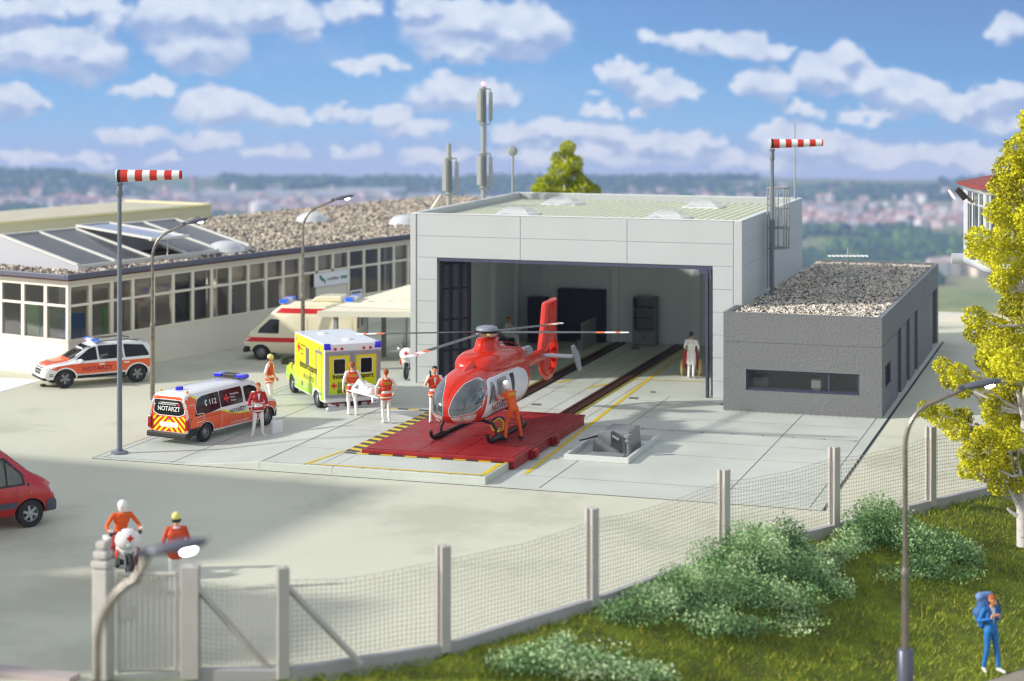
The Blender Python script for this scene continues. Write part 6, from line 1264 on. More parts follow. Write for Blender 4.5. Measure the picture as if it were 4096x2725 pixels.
# fuselage sections: x, bottom z, max-width z, top z, half width, lower/upper squareness
F_ = [(3.50, 1.02, 1.10, 1.20, .10), (3.42, .86, 1.10, 1.40, .38), (3.2, .74, 1.12, 1.62, .62), (2.8, .63, 1.14, 1.86, .80), (2.3, .57, 1.16, 2.04, .91), (1.7, .54, 1.18, 2.16, .95), (1.0, .53, 1.2, 2.22, .96), (.2, .53, 1.22, 2.22, .96), (-.8, .54, 1.25, 2.2, .95), (-1.5, .60, 1.3, 2.17, .90), (-2.1, .78, 1.4, 2.12, .78), (-2.6, 1.05, 1.5, 2.05, .58), (-3.0, 1.32, 1.6, 1.98, .38), (-3.2, 1.42, 1.66, 1.93, .27)]
def sect(x, zb, zm, zt, w, n=28, e=2.6):
    out = []
    for i in range(n):
        a = 2*math.pi*i/n; c, s = math.cos(a), math.sin(a); y = w*math.copysign(abs(c)**(2/e), c); h = (zt-zm) if s >= 0 else (zm-zb); out.append((x, y, zm+h*math.copysign(abs(s)**(2/e), s)))
    return out
b = MB(); rows = [sect(x_, zb_, zm_, zt_, w_*.93) for x_, zb_, zm_, zt_, w_ in F_]; n = 28; b.add([p for r in rows for p in r], [(i*n+j, i*n+(j+1) % n, (i+1)*n+(j+1) % n, (i+1)*n+j) for i in range(len(rows)-1) for j in range(n)]+[tuple(range(n)), tuple(range((len(rows)-1)*n, len(rows)*n))])
fu = b.build('fuselage', HR, he, smooth=60); sm = fu.modifiers.new('s', 'SUBSURF'); sm.levels = sm.render_levels = 1; bv = bvh_of(fu); bv2 = bv
# engine cowling and mast fairing
E_ = [(1.50, 1.9, 1.98, 2.14, .25), (1.36, 1.9, 2.05, 2.32, .52), (1.12, 1.9, 2.10, 2.44, .68), (.6, 1.9, 2.12, 2.52, .77), (.2, 1.9, 2.12, 2.54, .80), (-.2, 1.9, 2.1, 2.52, .80), (-1.0, 1.85, 2.1, 2.48, .78), (-1.7, 1.75, 2.05, 2.40, .70), (-2.3, 1.6, 1.98, 2.28, .52), (-2.75, 1.6, 1.9, 2.12, .34)]
b = MB(); rows = [sect(*q, e=3.2) for q in E_]; b.add([p for r in rows for p in r], [(i*n+j, i*n+(j+1) % n, (i+1)*n+(j+1) % n, (i+1)*n+j) for i in range(len(rows)-1) for j in range(n)]+[tuple(range(n)), tuple(range((len(rows)-1)*n, len(rows)*n))])
cw_ = b.build('engine_cowling', HR, he, smooth=60); cw_.modifiers.new('s', 'SUBSURF').render_levels = 1
b = MB(); rows = []
for z, rx, ry, dx in ((2.35, .86, .58, -.02), (2.5, .66, .44, .0), (2.62, .54, .36, 0), (2.74, .52, .35, -.02), (2.82, .50, .34, -.04), (2.87, .44, .29, -.04)): rows.append([(dx+rx*math.cos(2*math.pi*i/n), ry*math.sin(2*math.pi*i/n), z+(.05 if z > 2.7 else 0)*(-math.cos(2*math.pi*i/n))) for i in range(n)])
b.add([p for r in rows for p in r], [(i*n+j, i*n+(j+1) % n, (i+1)*n+(j+1) % n, (i+1)*n+j) for i in range(len(rows)-1) for j in range(n)]+[tuple(range(n)), tuple(range((len(rows)-1)*n, len(rows)*n))])
b.build('mast_fairing', HR, he, smooth=50)
for s in (1, -1):
    b = MB(); b.tube([(-2.35, s*.36, 2.10), (-2.7, s*.46, 2.14)], [.17, .15], 14); b.build('exhaust', HG_, cw_, smooth=50)
b = MB(); b.ball((1.35, 0, 2.16), (1.25, .17, .15), 20, M=Matrix.Rotation(R(17), 4, 'Y')); b.build('nose_spine', HR, cw_, smooth=60)
b = MB()
for x in (.1, -.95, -1.6): b.tube([(x, .82*math.cos(R(a)), 2.10+.425*math.sin(R(a))**.8 if a not in (0, 180) else 2.1) for a in range(0, 181, 12)], .007, 4)
b.build('panel_seam', mat('seam_red', lin(150, 26, 10), .5), cw_)
# glazing: two big nose panes, two chin panes, doors
CLG = mat('canopy_glass', lin(74, 80, 84), .05, spec=.9, coat=1.0, var=.5, vs=1.1); CLR = mat('canopy_rim', lin(196, 198, 206), .12, coat=.8)
for s in (1, -1):
    P = rpoly([(s*.10, 1.16), (s*.15, 1.38), (s*.20, 1.60), (s*.31, 1.84), (s*.50, 1.95), (s*.74, 1.80), (s*.80, 1.50), (s*.78, 1.18), (s*.66, 1.03), (s*.13, .97)], .05)
    decal('nose_pane', P, 'front', bv, CLG, fu, .022, .045); Q = [((x-s*.46)*1.07+s*.46, (z-1.45)*1.05+1.45) for x, z in P]; decal('pane_rim', Q, 'front', bv, CLR, fu, .010, .045)
    P = rpoly([(s*.15, .92), (s*.70, .96), (s*.62, .80), (s*.44, .67), (s*.22, .66)], .04); decal('chin_pane', P, 'front', bv, mat('chin_glass', lin(206, 196, 190), .08, coat=1, var=.4, vs=4), fu, .026, .04)
    Q = [((x-s*.42)*1.10+s*.42, (z-.8)*1.14+.8) for x, z in P]; decal('pane_rim', Q, 'front', bv, CLR, fu, .012, .04)
    sd = 'left' if s > 0 else 'right'
    wp = rpoly([(2.42, .76), (2.34, 1.05), (2.16, 1.45), (2.0, 1.80), (1.78, 1.88), (.6, 1.90), (-.8, 1.88), (-1.35, 1.72), (-1.62, 1.44), (-1.58, 1.16), (-1.25, .96), (-.4, .84), (1.0, .76)], .12)
    decal('door_panel', wp, sd, bv, HW, fu, .006)
    decal('front_window', rpoly([(2.12, 1.16), (1.94, 1.50), (1.80, 1.76), (1.58, 1.78), (1.54, 1.14)], .06), sd, bv, mat('side_glass', lin(96, 96, 100), .08, coat=.7, var=.3, vs=2), fu, .012)
    decal('side_window', rpoly([(1.34, 1.18), (1.34, 1.78), (.52, 1.80), (.50, 1.22)], .06), sd, bv, MATS['side_glass'], fu, .012); decal('small_window', rpoly([(.10, 1.20), (.20, 1.80), (-.18, 1.80), (-.08, 1.25)], .04), sd, bv, WGL, fu, .012)
    for q in ([(2.22, 1.12), (2.02, 1.50), (1.86, 1.82), (1.50, 1.85), (1.46, 1.09)], [(1.40, 1.12), (1.40, 1.84), (.46, 1.86), (.44, 1.16)]): decal('window_surround', rpoly(q, .06), sd, bv, mat('white_trim', lin(214, 212, 222), .35), fu, .009)
    for q in ((1.43, 1.41, .72, 1.86), (.38, .36, .72, 1.86)): decal('panel_gap', [(q[0], q[2]), (q[1], q[2]), (q[1], q[3]), (q[0], q[3])], sd, bv, mat('gap_lilac', lin(130, 126, 140), .5), fu, .010)
    f = sd == 'left'; MR = mat('lettering_wine', lin(150, 30, 46), .5)
    decal_text('lettering', 'NOTARZT', .30, sd, (1.10, .985), bv, MR, fu, .012, flip=f, sx=1.12); decal_text('lettering', 'Katharinen Hospital', .145, sd, (1.12, .79), bv, MR, fu, .012, flip=f, bold=0)
decal('nose_seam', [(-.012, .62), (.012, .62), (.012, 2.0), (-.012, 2.0)], 'front', bv, MATS['seam_red'], fu, .004)
# tail boom, shrouded rotor, fin, stabiliser
b = MB(); b.tube([(-2.85, 0, 1.72), (-3.4, 0, 1.66), (-4.4, 0, 1.62), (-5.3, 0, 1.60)], [.34, .26, .22, .20], 20); b.build('tail_boom', HR, he, smooth=60)
fx, fz, fr_ = -5.93, 1.56, .60
def ringp(r, k=48): return [(fx+r*math.cos(2*math.pi*i/k), fz+r*1.04*math.sin(2*math.pi*i/k)) for i in range(k)]
b = MB(); k_ = 48; vs = []
for (r, y) in ((.80, -.08), (.84, 0), (.80, .08), (.70, .15), (.65, .14), (.63, 0), (.65, -.14), (.70, -.15)): vs += [(x, y, z) for x, z in ringp(r)]
b.add(vs, [(i*k_+j, i*k_+(j+1) % k_, ((i+1) % 8)*k_+(j+1) % k_, ((i+1) % 8)*k_+j) for i in range(8) for j in range(k_)]); sh_ = b.build('fan_shroud', HR, he, smooth=50)
b = MB(); b.lathe([(.13, -.10), (.13, .10), (.06, .13)], (fx, 0, fz), (0, 1, 0), n=16)
for i in range(10): a = R(36*i+9); M = Matrix.Translation((fx, 0, fz)) @ Matrix.Rotation(a, 4, 'Y') @ Matrix.Rotation(R(35), 4, 'X'); b.box(.10, .63, -.014, .014, -.07, .07, M=M)
b.build('tail_fan', HR, sh_, smooth=40)
b = MB(); b.box(fx-.6, fx+.6, -.03, .03, fz-.03, fz+.03, M=Matrix.Identity(4)); b.build('fan_strut', HR, sh_)
def slab_y(poly, w, name, m, par, e=.0):
    b = MB(); c = (sum(p[0] for p in poly)/len(poly), sum(p[1] for p in poly)/len(poly)); inn = [(c[0]+(x-c[0])*.86, c[1]+(z-c[1])*.95) for x, z in poly]; N = len(poly)
    vs = [(x, w, z) for x, z in inn]+[(x, w*.35, z) for x, z in poly]+[(x, -w*.35, z) for x, z in poly]+[(x, -w, z) for x, z in inn]
    b.add(vs, [tuple(range(N)), tuple(range(4*N-1, 3*N-1, -1))]+[(r*N+i, r*N+(i+1) % N, (r+1)*N+(i+1) % N, (r+1)*N+i) for r in range(3) for i in range(N)]); return b.build(name, m, par, smooth=30)
slab_y([(-5.03, 1.60), (-5.33, 2.3), (-5.63, 3.28), (-5.77, 3.36), (-6.67, 3.40), (-6.55, 2.5), (-6.67, 2.1), (-6.15, 2.0), (-5.55, 1.9)], .13, 'tail_fin', HR, he)
slab_y([(-5.45, .98), (-5.80, .66), (-6.30, .72), (-6.40, 1.05), (-6.15, 1.0)], .08, 'lower_fin', HR, he)
b = MB(); b.prism([(-4.70, 1.62), (-4.67, 1.70), (-5.23, 1.68), (-5.27, 1.62)], 'y', -1.28, 1.28); stb = b.build('stabiliser', HG_, he, bevel=.02)
for s in (1, -1): b = MB(); b.prism([(-4.60, 2.04), (-4.87, 2.06), (-5.40, 1.68), (-5.70, 1.12), (-5.40, 1.08), (-4.97, 1.5)], 'y', s*1.26, s*1.32); b.build('end_plate', HG_, stb, bevel=.015)
# skids
for s in (1, -1):
    y = s*.92; b = MB(); b.tube([(2.42, y, .30), (2.36, y, .14), (2.2, y, .06), (1.9, y, .045), (-.9, y, .045), (-1.05, y, .06)], .055, 10); b.build('skid', SKD, he, smooth=60)
    b = MB(); b.lathe([(.075, -.35), (.085, -.3), (.085, .3), (.075, .35)], (1.7, y, .055), (1, 0, 0)); b.build('skid_shoe', SKD, he, smooth=40)
for x in (1.62, -.62):
    b = MB(); b.tube([(x, -.92, .06), (x, -.90, .30), (x, -.80, .48), (x, -.5, .56), (x, .5, .56), (x, .80, .48), (x, .90, .30), (x, .92, .06)], .048, 10); b.build('cross_tube', SKD, he, smooth=60)
# rotor: hub, plate, mast and four drooping blades, tips measured from the picture's bearings
hub = Vector((0, 0, 3.04)); b = MB(); b.lathe([(.035, 2.8), (.035, 3.0)]); b.build('mast', mat('chrome', lin(200, 200, 204), .15, metal=1), he, smooth=40)
b = MB(); b.lathe([(.14, 2.90), (.14, 2.95), (.30, 2.96), (.32, 3.0), (.2, 3.02)])
for i in range(4): b.ball((.27*math.cos(R(90*i+30)), .27*math.sin(R(90*i+30)), 2.98), (.10, .10, .045), 10)
b.build('swash_plate', mat('swash_tan', lin(224, 186, 146), .4), he, smooth=40)
b = MB(); b.lathe([(.14, 2.99), (.2, 3.02), (.2, 3.06)]); b.build('rotor_hub', DARKB, he, smooth=40)
MB().lathe([(.33, 3.09), (.35, 3.10), (.35, 3.16), (.31, 3.20), (.2, 3.24), (.02, 3.26)]).build('hub_cap', HG_, he, smooth=60)
Rinv = Matrix.Rotation(-hz, 4, 'Z')
for tv in ((-4.53, .36, -.30), (4.50, .35, .12), (1.15, 4.38, -.22), (-.95, -4.42, -.20)):
    v = Rinv @ Vector(tv); L = v.length; az = math.atan2(v.y, v.x); el = math.asin(v.z/L); b = MB(); N = 9; c = .15; vs = []; 
    def bx_(r0, r1, N, mi=0):
        o = len(b.v); rs = [r0+(r1-r0)*i/N for i in range(N+1)]
        for r in rs:
            z = r*math.tan(el)-.00*(r-L); cc_ = c*(.55 if r < .5 else 1)*(1 if r < L-.08 else .72); tw = R(7-9*r/L); ct, st_ = math.cos(tw), math.sin(tw)
            for (yy, zz) in ((-cc_, 0), (-cc_*.55, .024), (cc_*.3, .026), (cc_, .004), (cc_*.3, -.014), (-cc_*.55, -.014)): b.v.append((r, yy*ct-zz*st_, z+yy*st_+zz*ct))
        b.f += [(o+i*6+j, o+i*6+(j+1) % 6, o+(i+1)*6+(j+1) % 6, o+(i+1)*6+j) for i in range(N) for j in range(6)]+[(o, o+1, o+2, o+3, o+4, o+5), tuple(o+N*6+q for q in (5, 4, 3, 2, 1, 0))]; b.m += [mi]*(6*N+2)
    bx_(.16, L-1.02, 8); bl = b.build('rotor_blade', BLD, he, smooth=40); bl.location = hub; bl.rotation_euler = (0, 0, az)
    b = MB(); b.box(.05, .42, -.05, .05, -.035, .03); b.build('blade_root', DARKB, bl, bevel=.01)
    for q, (t0, t1, m_) in enumerate(((1.02, .74, HOR), (.74, .40, WHT), (.40, .26, HOR), (.26, 0, WHT))): b = MB(); bx_(L-t0, L-t1, 2); b.build('blade_band', m_, bl, smooth=40)
# cable coil lying under the belly
t = thing('cable_coil', 'yellow and blue coiled hoses leaning under the helicopter belly', 'hose', (6.75, -10.2, .375), R(20))
for (y, r, m_, tl) in ((0, .19, mat('hose_yellow', lin(232, 214, 20), .5), 10), (.12, .20, mat('hose_blue', lin(20, 30, 150), .4), -14), (.30, .17, mat('hose_yellow'), 4)):
    b = MB(); b.tube([(r*math.cos(R(a)), y+.1*math.sin(R(a*2)), r*1.05+r*math.sin(R(a))) for a in range(0, 360, 20)], .035, 8, closed=True); o = b.build('hose', m_, t, smooth=50); o.rotation_euler = (0, 0, R(tl))
# ------------------------------------------------------------------ people (local: facing +x, y to their left, z up)
SKIN = mat('skin', lin(226, 160, 120), .55, sss=.08); HAIRB = mat('hair_brown', lin(158, 84, 40), .65, var=.2, vs=30); HAIRK = mat('hair_black', (.02, .02, .022), .5); CLW = mat('cloth_white', lin(236, 234, 232), .7, var=.03, vs=9)
VOR = mat('vest_orange', lin(214, 72, 22), .65, var=.08, vs=9); VRED = mat('jacket_red', lin(176, 20, 30), .6, var=.12, vs=12); CRB = mat('band_cream', lin(238, 230, 206), .6); SHOE = mat('shoe_white', lin(230, 228, 224), .6); SHOEK = mat('shoe_black', (.02, .02, .02), .5)
SUITO = mat('suit_orange', lin(226, 92, 20), .65, var=.08, vs=9); SUITB = mat('tracksuit_blue', lin(30, 116, 190), .65, var=.08, vs=8); HELY = mat('helmet_yellow', lin(226, 222, 130), .35, coat=.4); DRK = mat('face_dark', lin(84, 44, 34), .6)
def union(prims, name, mats, parent, voxel=.012, paint=None, smooth_it=2):
    b = MB()
    for (p0, p1, r0, r1, mi) in prims:
        p0, p1 = Vector(p0), Vector(p1)
        if isinstance(r0, tuple): b.ball(p0, r0, 16); continue
        b.cone(p0, p1, r0, r1, 14); b.ball(p0, r0, 12); b.ball(p1, r1, 12)
    o = b.build(name, mats, parent); m = o.modifiers.new('r', 'REMESH'); m.mode = 'VOXEL'; m.voxel_size = voxel; m.adaptivity = 0
    s = o.modifiers.new('s', 'SMOOTH'); s.factor = .5; s.iterations = smooth_it; apply_mods(o)
    me = o.data
    while len(me.materials) > len(mats): me.materials.pop()
    n = len(me.polygons); C_ = np.empty(n*3); me.polygons.foreach_get('center', C_); C_ = C_.reshape(-1, 3); best = np.full(n, 1e9); mi_ = np.zeros(n, int)
    for (p0, p1, r0, r1, mi) in prims:
        a, c = np.array(p0), np.array(p1)
        if isinstance(r0, tuple): q = (C_-a)/np.array(r0); dd = (np.linalg.norm(q, axis=1)-1)*min(r0)
        else: e = c-a; L2 = max(e @ e, 1e-9); t = np.clip(((C_-a) @ e)/L2, 0, 1); dd = np.linalg.norm(C_-(a+t[:, None]*e), axis=1)-(r0+(r1-r0)*t)
        k_ = dd < best; best[k_] = dd[k_]; mi_[k_] = mi
    if paint is not None: mi_ = paint(C_, mi_)
    me.polygons.foreach_set('material_index', mi_.astype(np.int32)); me.shade_smooth(); me.update(); return o
V3 = lambda *a: Vector(a)
def hand(wr, d, palm, mi, curl=.5, side=1):
    """palm and five bent fingers growing from the wrist along d; palm = the way the palm faces"""
    d = Vector(d).normalized(); palm = (Vector(palm)-d*Vector(palm).dot(d)).normalized(); w = d.cross(palm)*side; P = []
    c = Vector(wr)+d*.045; P.append((Vector(wr), c+d*.015, .023, .030, mi)); P.append((c+w*.018, c+d*.035+w*.020, .018, .016, mi)); P.append((c-w*.018, c+d*.035-w*.020, .018, .016, mi))
    for i, (o, L) in enumerate(((-.030, .060), (-.010, .072), (.010, .068), (.029, .052))):
        a = c+d*.045+w*o; b_ = a+(d*(1-curl*.4)+palm*curl*.7).normalized()*L*.55; e = b_+(d*(1-curl)+palm*(curl*1.1+.05)).normalized()*L*.45; P += [(a, b_, .0115, .0105, mi), (b_, e, .0105, .009, mi)]
    a = c-w*.026-d*.012; b_ = a+(d*.5-w*.75+palm*.3).normalized()*.036; e = b_+(d*.9-w*.1+palm*.5).normalized()*.030; P += [(a, b_, .0135, .012, mi), (b_, e, .012, .010, mi)]
    return P
def figure(label, loc, rz, J, mats, parts=None, hair=None, group=None, look=0.0, nod=0.0, coat=False, paint=None, s=1.0, bulk=1.0, curl=.5, name='person'):
    """J: joints; mats: dict skin/shirt/trouser/shoe/glove ..."""
    t = thing(name, label, 'person', loc, rz, group); t.scale = (s, s, s)
    D = dict(pel=(0, 0, .93), ch=(0, 0, 1.27), nk=(.0, 0, 1.46), hd=(.02, 0, 1.62), hl=(0, .09, .90), hr=(0, -.09, .90), kl=(.02, .10, .50), kr=(.02, -.10, .50), al=(0, .11, .09), ar=(0, -.11, .09), fl=(.17, .14, .035), fr=(.17, -.14, .035),
             sl=(0, .185, 1.40), sr=(0, -.185, 1.40), el=(-.02, .25, 1.13), er=(-.02, -.25, 1.13), wl=(.06, .26, .88), wr=(.06, -.26, .88))
    D.update(J); D = {k_: Vector(v) for k_, v in D.items()}; B_ = bulk
    ml = [mats['skin'], mats['shirt'], mats['trouser'], mats['shoe'], mats.get('sleeve', mats['shirt']), mats.get('fore', mats.get('sleeve', mats['shirt'])), mats.get('glove', mats['skin']), DRK, mats.get('x', WHT)]
    P = []; up = (D['nk']-D['pel']).normalized(); lat = (D['sl']-D['sr']).normalized(); fwd = lat.cross(up)
    for k_, f in (('l', 1), ('r', -1)):
        P += [(D['h'+k_], D['k'+k_], .088*B_, .060*B_, 2), (D['k'+k_], D['a'+k_], .062*B_, .045*B_, 2), (D['a'+k_], D['a'+k_]+(D['f'+k_]-D['a'+k_])*.25+V3(0, 0, -.03), .046, .042, 3), (D['a'+k_]-(D['f'+k_]-D['a'+k_])*.22+V3(0, 0, -.05), D['f'+k_], .040, .034, 3)]
        P += [(D['s'+k_], D['e'+k_], .056*B_, .044*B_, 4), (D['e'+k_], D['w'+k_], .044*B_, .030*B_, 5)]
        dd = (D['w'+k_]-D['e'+k_]).normalized(); pm = J.get('p'+k_) or tuple(-lat*f*.8+fwd*.4); P += hand(D['w'+k_]+dd*.01, J.get('d'+k_) or dd, pm, 6, curl, f)
    w_ = .085*B_
    P += [(D['pel']+lat*.055, D['pel']-lat*.055, .115*B_, .115*B_, 2), (D['pel']+up*.08+lat*.04, D['pel']+up*.08-lat*.04, .108*B_, .108*B_, 1)]
    mid = (D['pel']+D['ch'])*.5+up*.03
    P += [(mid+lat*.055, mid-lat*.055, .105*B_, .105*B_, 1), (D['ch']+lat*.075, D['ch']-lat*.075, .118*B_, .118*B_, 1), (D['sl']-lat*.03-up*.01, D['sr']+lat*.03-up*.01, .066, .066, 1), (D['ch']+up*.10+lat*.07, D['ch']+up*.10-lat*.07, .085, .085, 1)]
    P += [(D['nk']-up*.05, D['hd']-up*.08, .052, .048, 0)]
    H = D['hd']; Rm = Matrix.Rotation(look, 3, 'Z') @ Matrix.Rotation(nod, 3, 'Y'); X, Y_, Z_ = Rm @ V3(1, 0, 0), Rm @ V3(0, 1, 0), Rm @ V3(0, 0, 1)
    P += [(H+Z_*.02-X*.012, H+Z_*.02+X*.012, .090, .086, 0), (H-Z_*.045+X*.02, H-Z_*.06+X*.045, .064, .046, 0), (H+X*.088-Z_*.005, H+X*.112-Z_*.028, .012, .016, 0)]
    for f in (1, -1): P += [(H+Y_*.084*f-Z_*.012, H+Y_*.092*f+Z_*.014-X*.01, .014, .016, 0)]
    if coat:
        for k_, f in (('l', 1), ('r', -1)): P += [(D['pel']+lat*.05*f+up*.02, D['pel']+lat*.075*f-V3(0, 0, .36), .118*B_, .105*B_, 1)]
    def pt(C_, mi):
        for f in (1, -1):
            e = np.array(H+X*.088+Y_*.034*f+Z_*.018); mi = np.where(np.linalg.norm(C_-e, axis=1) < .0145, 7, mi)
        e = np.array(H+X*.092-Z_*.062); mi = np.where((np.abs((C_-e) @ np.array(Z_)) < .007) & (np.linalg.norm(C_-e, axis=1) < .024), 7, mi)
        return paint(C_, mi, D) if paint else mi
    bd = union(P, 'body', ml, t, paint=pt)
    def cap(prims, nm, mats_, vox=.012, pf=None, par=None): return union(prims, nm, mats_, par or t, vox, pf)
    if hair is not None:
        hp = [(H+Z_*.038-X*.022, H+Z_*.036+X*.002, .093, .090, 0), (H-X*.045+Z_*.0, H-X*.03-Z_*.035, .066, .056, 0)]
        cap(hp, 'hair', [hair])
    if parts: parts(t, D, cap, (H, X, Y_, Z_), (up, lat, fwd))
    return t
def vest(col, band=True, z0=-.10, label=None, sleeves=False, mats_=None, bands=(.80,), text_back=None, name='vest'):
    def f(t, D, cap, hf, ax):
        up, lat, fwd = ax; r = .022; mid = (D['pel']+D['ch'])*.5+up*.03
        P = [(D['pel']+lat*.06-up*.06, D['pel']-lat*.06-up*.06, .125+r, .125+r, 0), (mid+lat*.06, mid-lat*.06, .108+r, .108+r, 0), (D['ch']+lat*.078, D['ch']-lat*.078, .118+r, .118+r, 0), (D['ch']+up*.09+lat*.085, D['ch']+up*.09-lat*.085, .078+r, .078+r, 0)]
        if sleeves:
            for k_ in 'lr': P += [(D['s'+k_], D['e'+k_], .064, .056, 1), (D['e'+k_], D['w'+k_]+(D['e'+k_]-D['w'+k_]).normalized()*.02, .056, .046, 1)]
            P += [(D['sl']-lat*.02, D['sr']+lat*.02, .078, .078, 0)]
        base = np.array(D['pel']); u_ = np.array(up)
        def pf(C_, mi):
            h = (C_-base) @ u_
            o = np.zeros(len(C_), int); tor = mi == 0
            for b0, b1 in bands: o = np.where((h > b0) & (h < b1), 1, o)
            if sleeves:
                for k_ in 'lr':
                    a, c = np.array(D['e'+k_]), np.array(D['w'+k_]); e = c-a; tt = ((C_-a) @ e)/(e @ e); o = np.where((~tor), np.where((tt > .62) & (tt < .82), 1, 0), o)
                    sp = np.array(D['s'+k_]); o = np.where((np.linalg.norm(C_-sp, axis=1) < .10) & ((C_-sp) @ np.array(up) > .045), 1, o)
            return o
        v = cap(P, name, [col, CRB if not sleeves else CLW], .013, pf)
        # white collar
        b = MB(); c = D['nk']-up*.045
        ring = [c+lat*(.085*math.cos(R(a)))+fwd*(.075*math.sin(R(a)))+up*(.012-.045*max(0, math.sin(R(a)))) for a in range(0, 360, 24)]
        b.tube(ring, .022, 8, closed=True); b.build('collar', CLW, t, smooth=60)
        b = MB(); p0 = D['ch']+fwd*.135+up*.13; b.add([p0+lat*.05, p0-lat*.05, D['ch']+fwd*.152-up*.12], [(0, 1, 2)]); b.build('shirt_front', CLW, v)
        if text_back:
            M_ = basis(D['ch']-fwd*.150+up*.035, -lat, up) if False else basis(D['ch']-fwd*.158+up*.035, lat*-1, up)
            b = MB(); b.box(-.125, .125, -.035, .035, -.004, .004, M=M_); pt_ = b.build('back_patch', mat('patch_yellow', lin(232, 180, 40), .5), v)
            text('lettering', text_back, .062 if len(text_back) < 9 else .036, BLK, pt_, M_ @ Matrix.Translation((0, 0, .006)), bold=0, depth=.001)
    return f
BD = ((-.13, -.085),)
MW = dict(skin=SKIN, shirt=CLW, trouser=CLW, shoe=SHOE)
# 1 red jacket man beside the van, with his case
figure('person in a red jacket with white bands and white trousers beside the emergency van', (-.86, -11.45, .02), R(-52), dict(kl=(.06, .12, .50), al=(.02, .15, .09), fl=(.17, .21, .035), kr=(.03, -.12, .50), ar=(.10, -.20, .09), fr=(.25, -.28, .035), el=(-.03, .28, 1.15), wl=(.02, .30, .90), er=(-.02, -.28, 1.15), wr=(.04, -.27, .90)),
       dict(MW, sleeve=VRED), vest(VRED, sleeves=True, bands=((.14, .175), (-.12, -.075)), name='jacket'), HAIRB, look=.15, s=.97, bulk=1.06)
t = thing('medical_case', 'small white suitcase standing beside the person in the red jacket', 'case', (-.42, -10.98, .018), R(-40)); b = MB(); b.box(-.10, .10, -.19, .19, 0, .44); b.build('shell', mat('case_white', lin(236, 234, 238), .35), t, bevel=.045, seg=3)
b = MB(); b.tube([(0, -.06, .43), (0, -.05, .53), (0, .05, .53), (0, .06, .43)], .018, 8); b.build('handle', mat('case_white'), t, smooth=50)
def cap_helmet(col, flap=True, visor=False):
    def f(t, D, cap, hf, ax):
        H, X, Y_, Z_ = hf; cap([(H+Z_*.045-X*.008, H+Z_*.045+X*.012, .104, .100, 0), (H+Z_*.022+X*.05, H+Z_*.018+X*.10, .07, .035, 0)] if flap else [(H+Z_*.03-X*.008, H+Z_*.025+X*.01, .122, .118, 0), (H-Z_*.04-X*.02, H-Z_*.04, .105, .10, 0)], 'helmet', [col])
        if flap: cap([(H-X*.075-Y_*.06-Z_*.045, H-X*.075+Y_*.06-Z_*.045, .038, .038, 0), (H-X*.05-Y_*.085-Z_*.03, H-X*.085-Z_*.05, .03, .03, 0), (H-X*.05+Y_*.085-Z_*.03, H-X*.085-Z_*.05, .03, .03, 0)], 'neck_flap', [DARKB])
    return f
def both(*fs):
    def f(*a):
        for q in fs: q(*a)
    return f
figure('person in an orange vest and pale yellow cap standing at the back of the vans', (-2.86, -6.25, .018), R(2), dict(el=(-.05, .26, 1.14), wl=(.12, .24, .93), er=(-.06, -.26, 1.14), wr=(.10, -.25, .92), kr=(.06, -.1, .5), ar=(.12, -.12, .09), fr=(.29, -.14, .035)), dict(MW, fore=SKIN), both(vest(VOR, bands=((-.10, -.06),)), cap_helmet(HELY)), None, look=-.1, s=1.02)
walk = dict(kl=(.16, .10, .52), al=(.02, .10, .12), fl=(.19, .12, .06), kr=(-.02, -.10, .50), ar=(-.20, -.10, .13), fr=(-.05, -.11, .04), hl=(.01, .09, .9))
c1 = Vector((.92, -7.95, .17)); c2 = Vector((2.62, -9.22, .235)); dirw = (c1-c2).normalized(); aw = math.atan2(dirw.y, dirw.x)
figure('front stretcher bearer in an orange vest seen from behind at the ambulance doors', c1, aw-.35, dict(walk, el=(-.10, .30, 1.15), wl=(-.16, .33, .90), er=(-.12, -.27, 1.15), wr=(-.24, -.30, .92), pl=(0, -1, 0), pr=(0, 1, 0)), MW, vest(VOR, bands=(), text_back='NOTARZT'), HAIRB, look=-.1, s=1.03, curl=1.0)
figure('rear stretcher bearer in an orange vest with a cream hem band', c2, aw-.35, dict(kl=(.08, .09, .50), al=(.0, .08, .09), fl=(.16, .09, .035), kr=(-.0, -.09, .5), ar=(-.14, -.08, .13), fr=(.0, -.09, .04), el=(-.02, .32, 1.16), wl=(.17, .30, .90), er=(-.04, -.34, 1.16), wr=(.16, -.28, .90), pl=(0, -1, 0), pr=(0, 1, 0)), MW, vest(VOR, bands=((-.115, -.065),), text_back='NOTARZT'), HAIRB, look=.05, s=1.0, curl=1.0)
sm_ = (c1+c2)*.5; sz = .235+.86
t = thing('stretcher', 'white stretcher with carrying handles held between the two bearers', 'stretcher', (sm_.x, sm_.y, sz-.04), aw)
b = MB(); b.box(-.80, .80, -.26, .26, -.02, .03); b.build('bed', CLW, t, bevel=.02)
for s_ in (1, -1):
    b = MB(); b.tube([(-1.02, s_*.27, .0), (1.02, s_*.27, .0)], .022, 8); b.build('pole', CLW, t, smooth=50)
    for x in (-.62, .62): b = MB(); b.prism([(x-.06, -.02), (x+.06, -.02), (x+.035, -.20), (x-.035, -.20)], 'y', s_*.20, s_*.26); b.build('foot', CLW, t, bevel=.02)
def pp(*a): return Vector(a)
t = thing('person', 'patient lying under a white sheet on the stretcher', 'person', (sm_.x, sm_.y, sz-.01), aw)
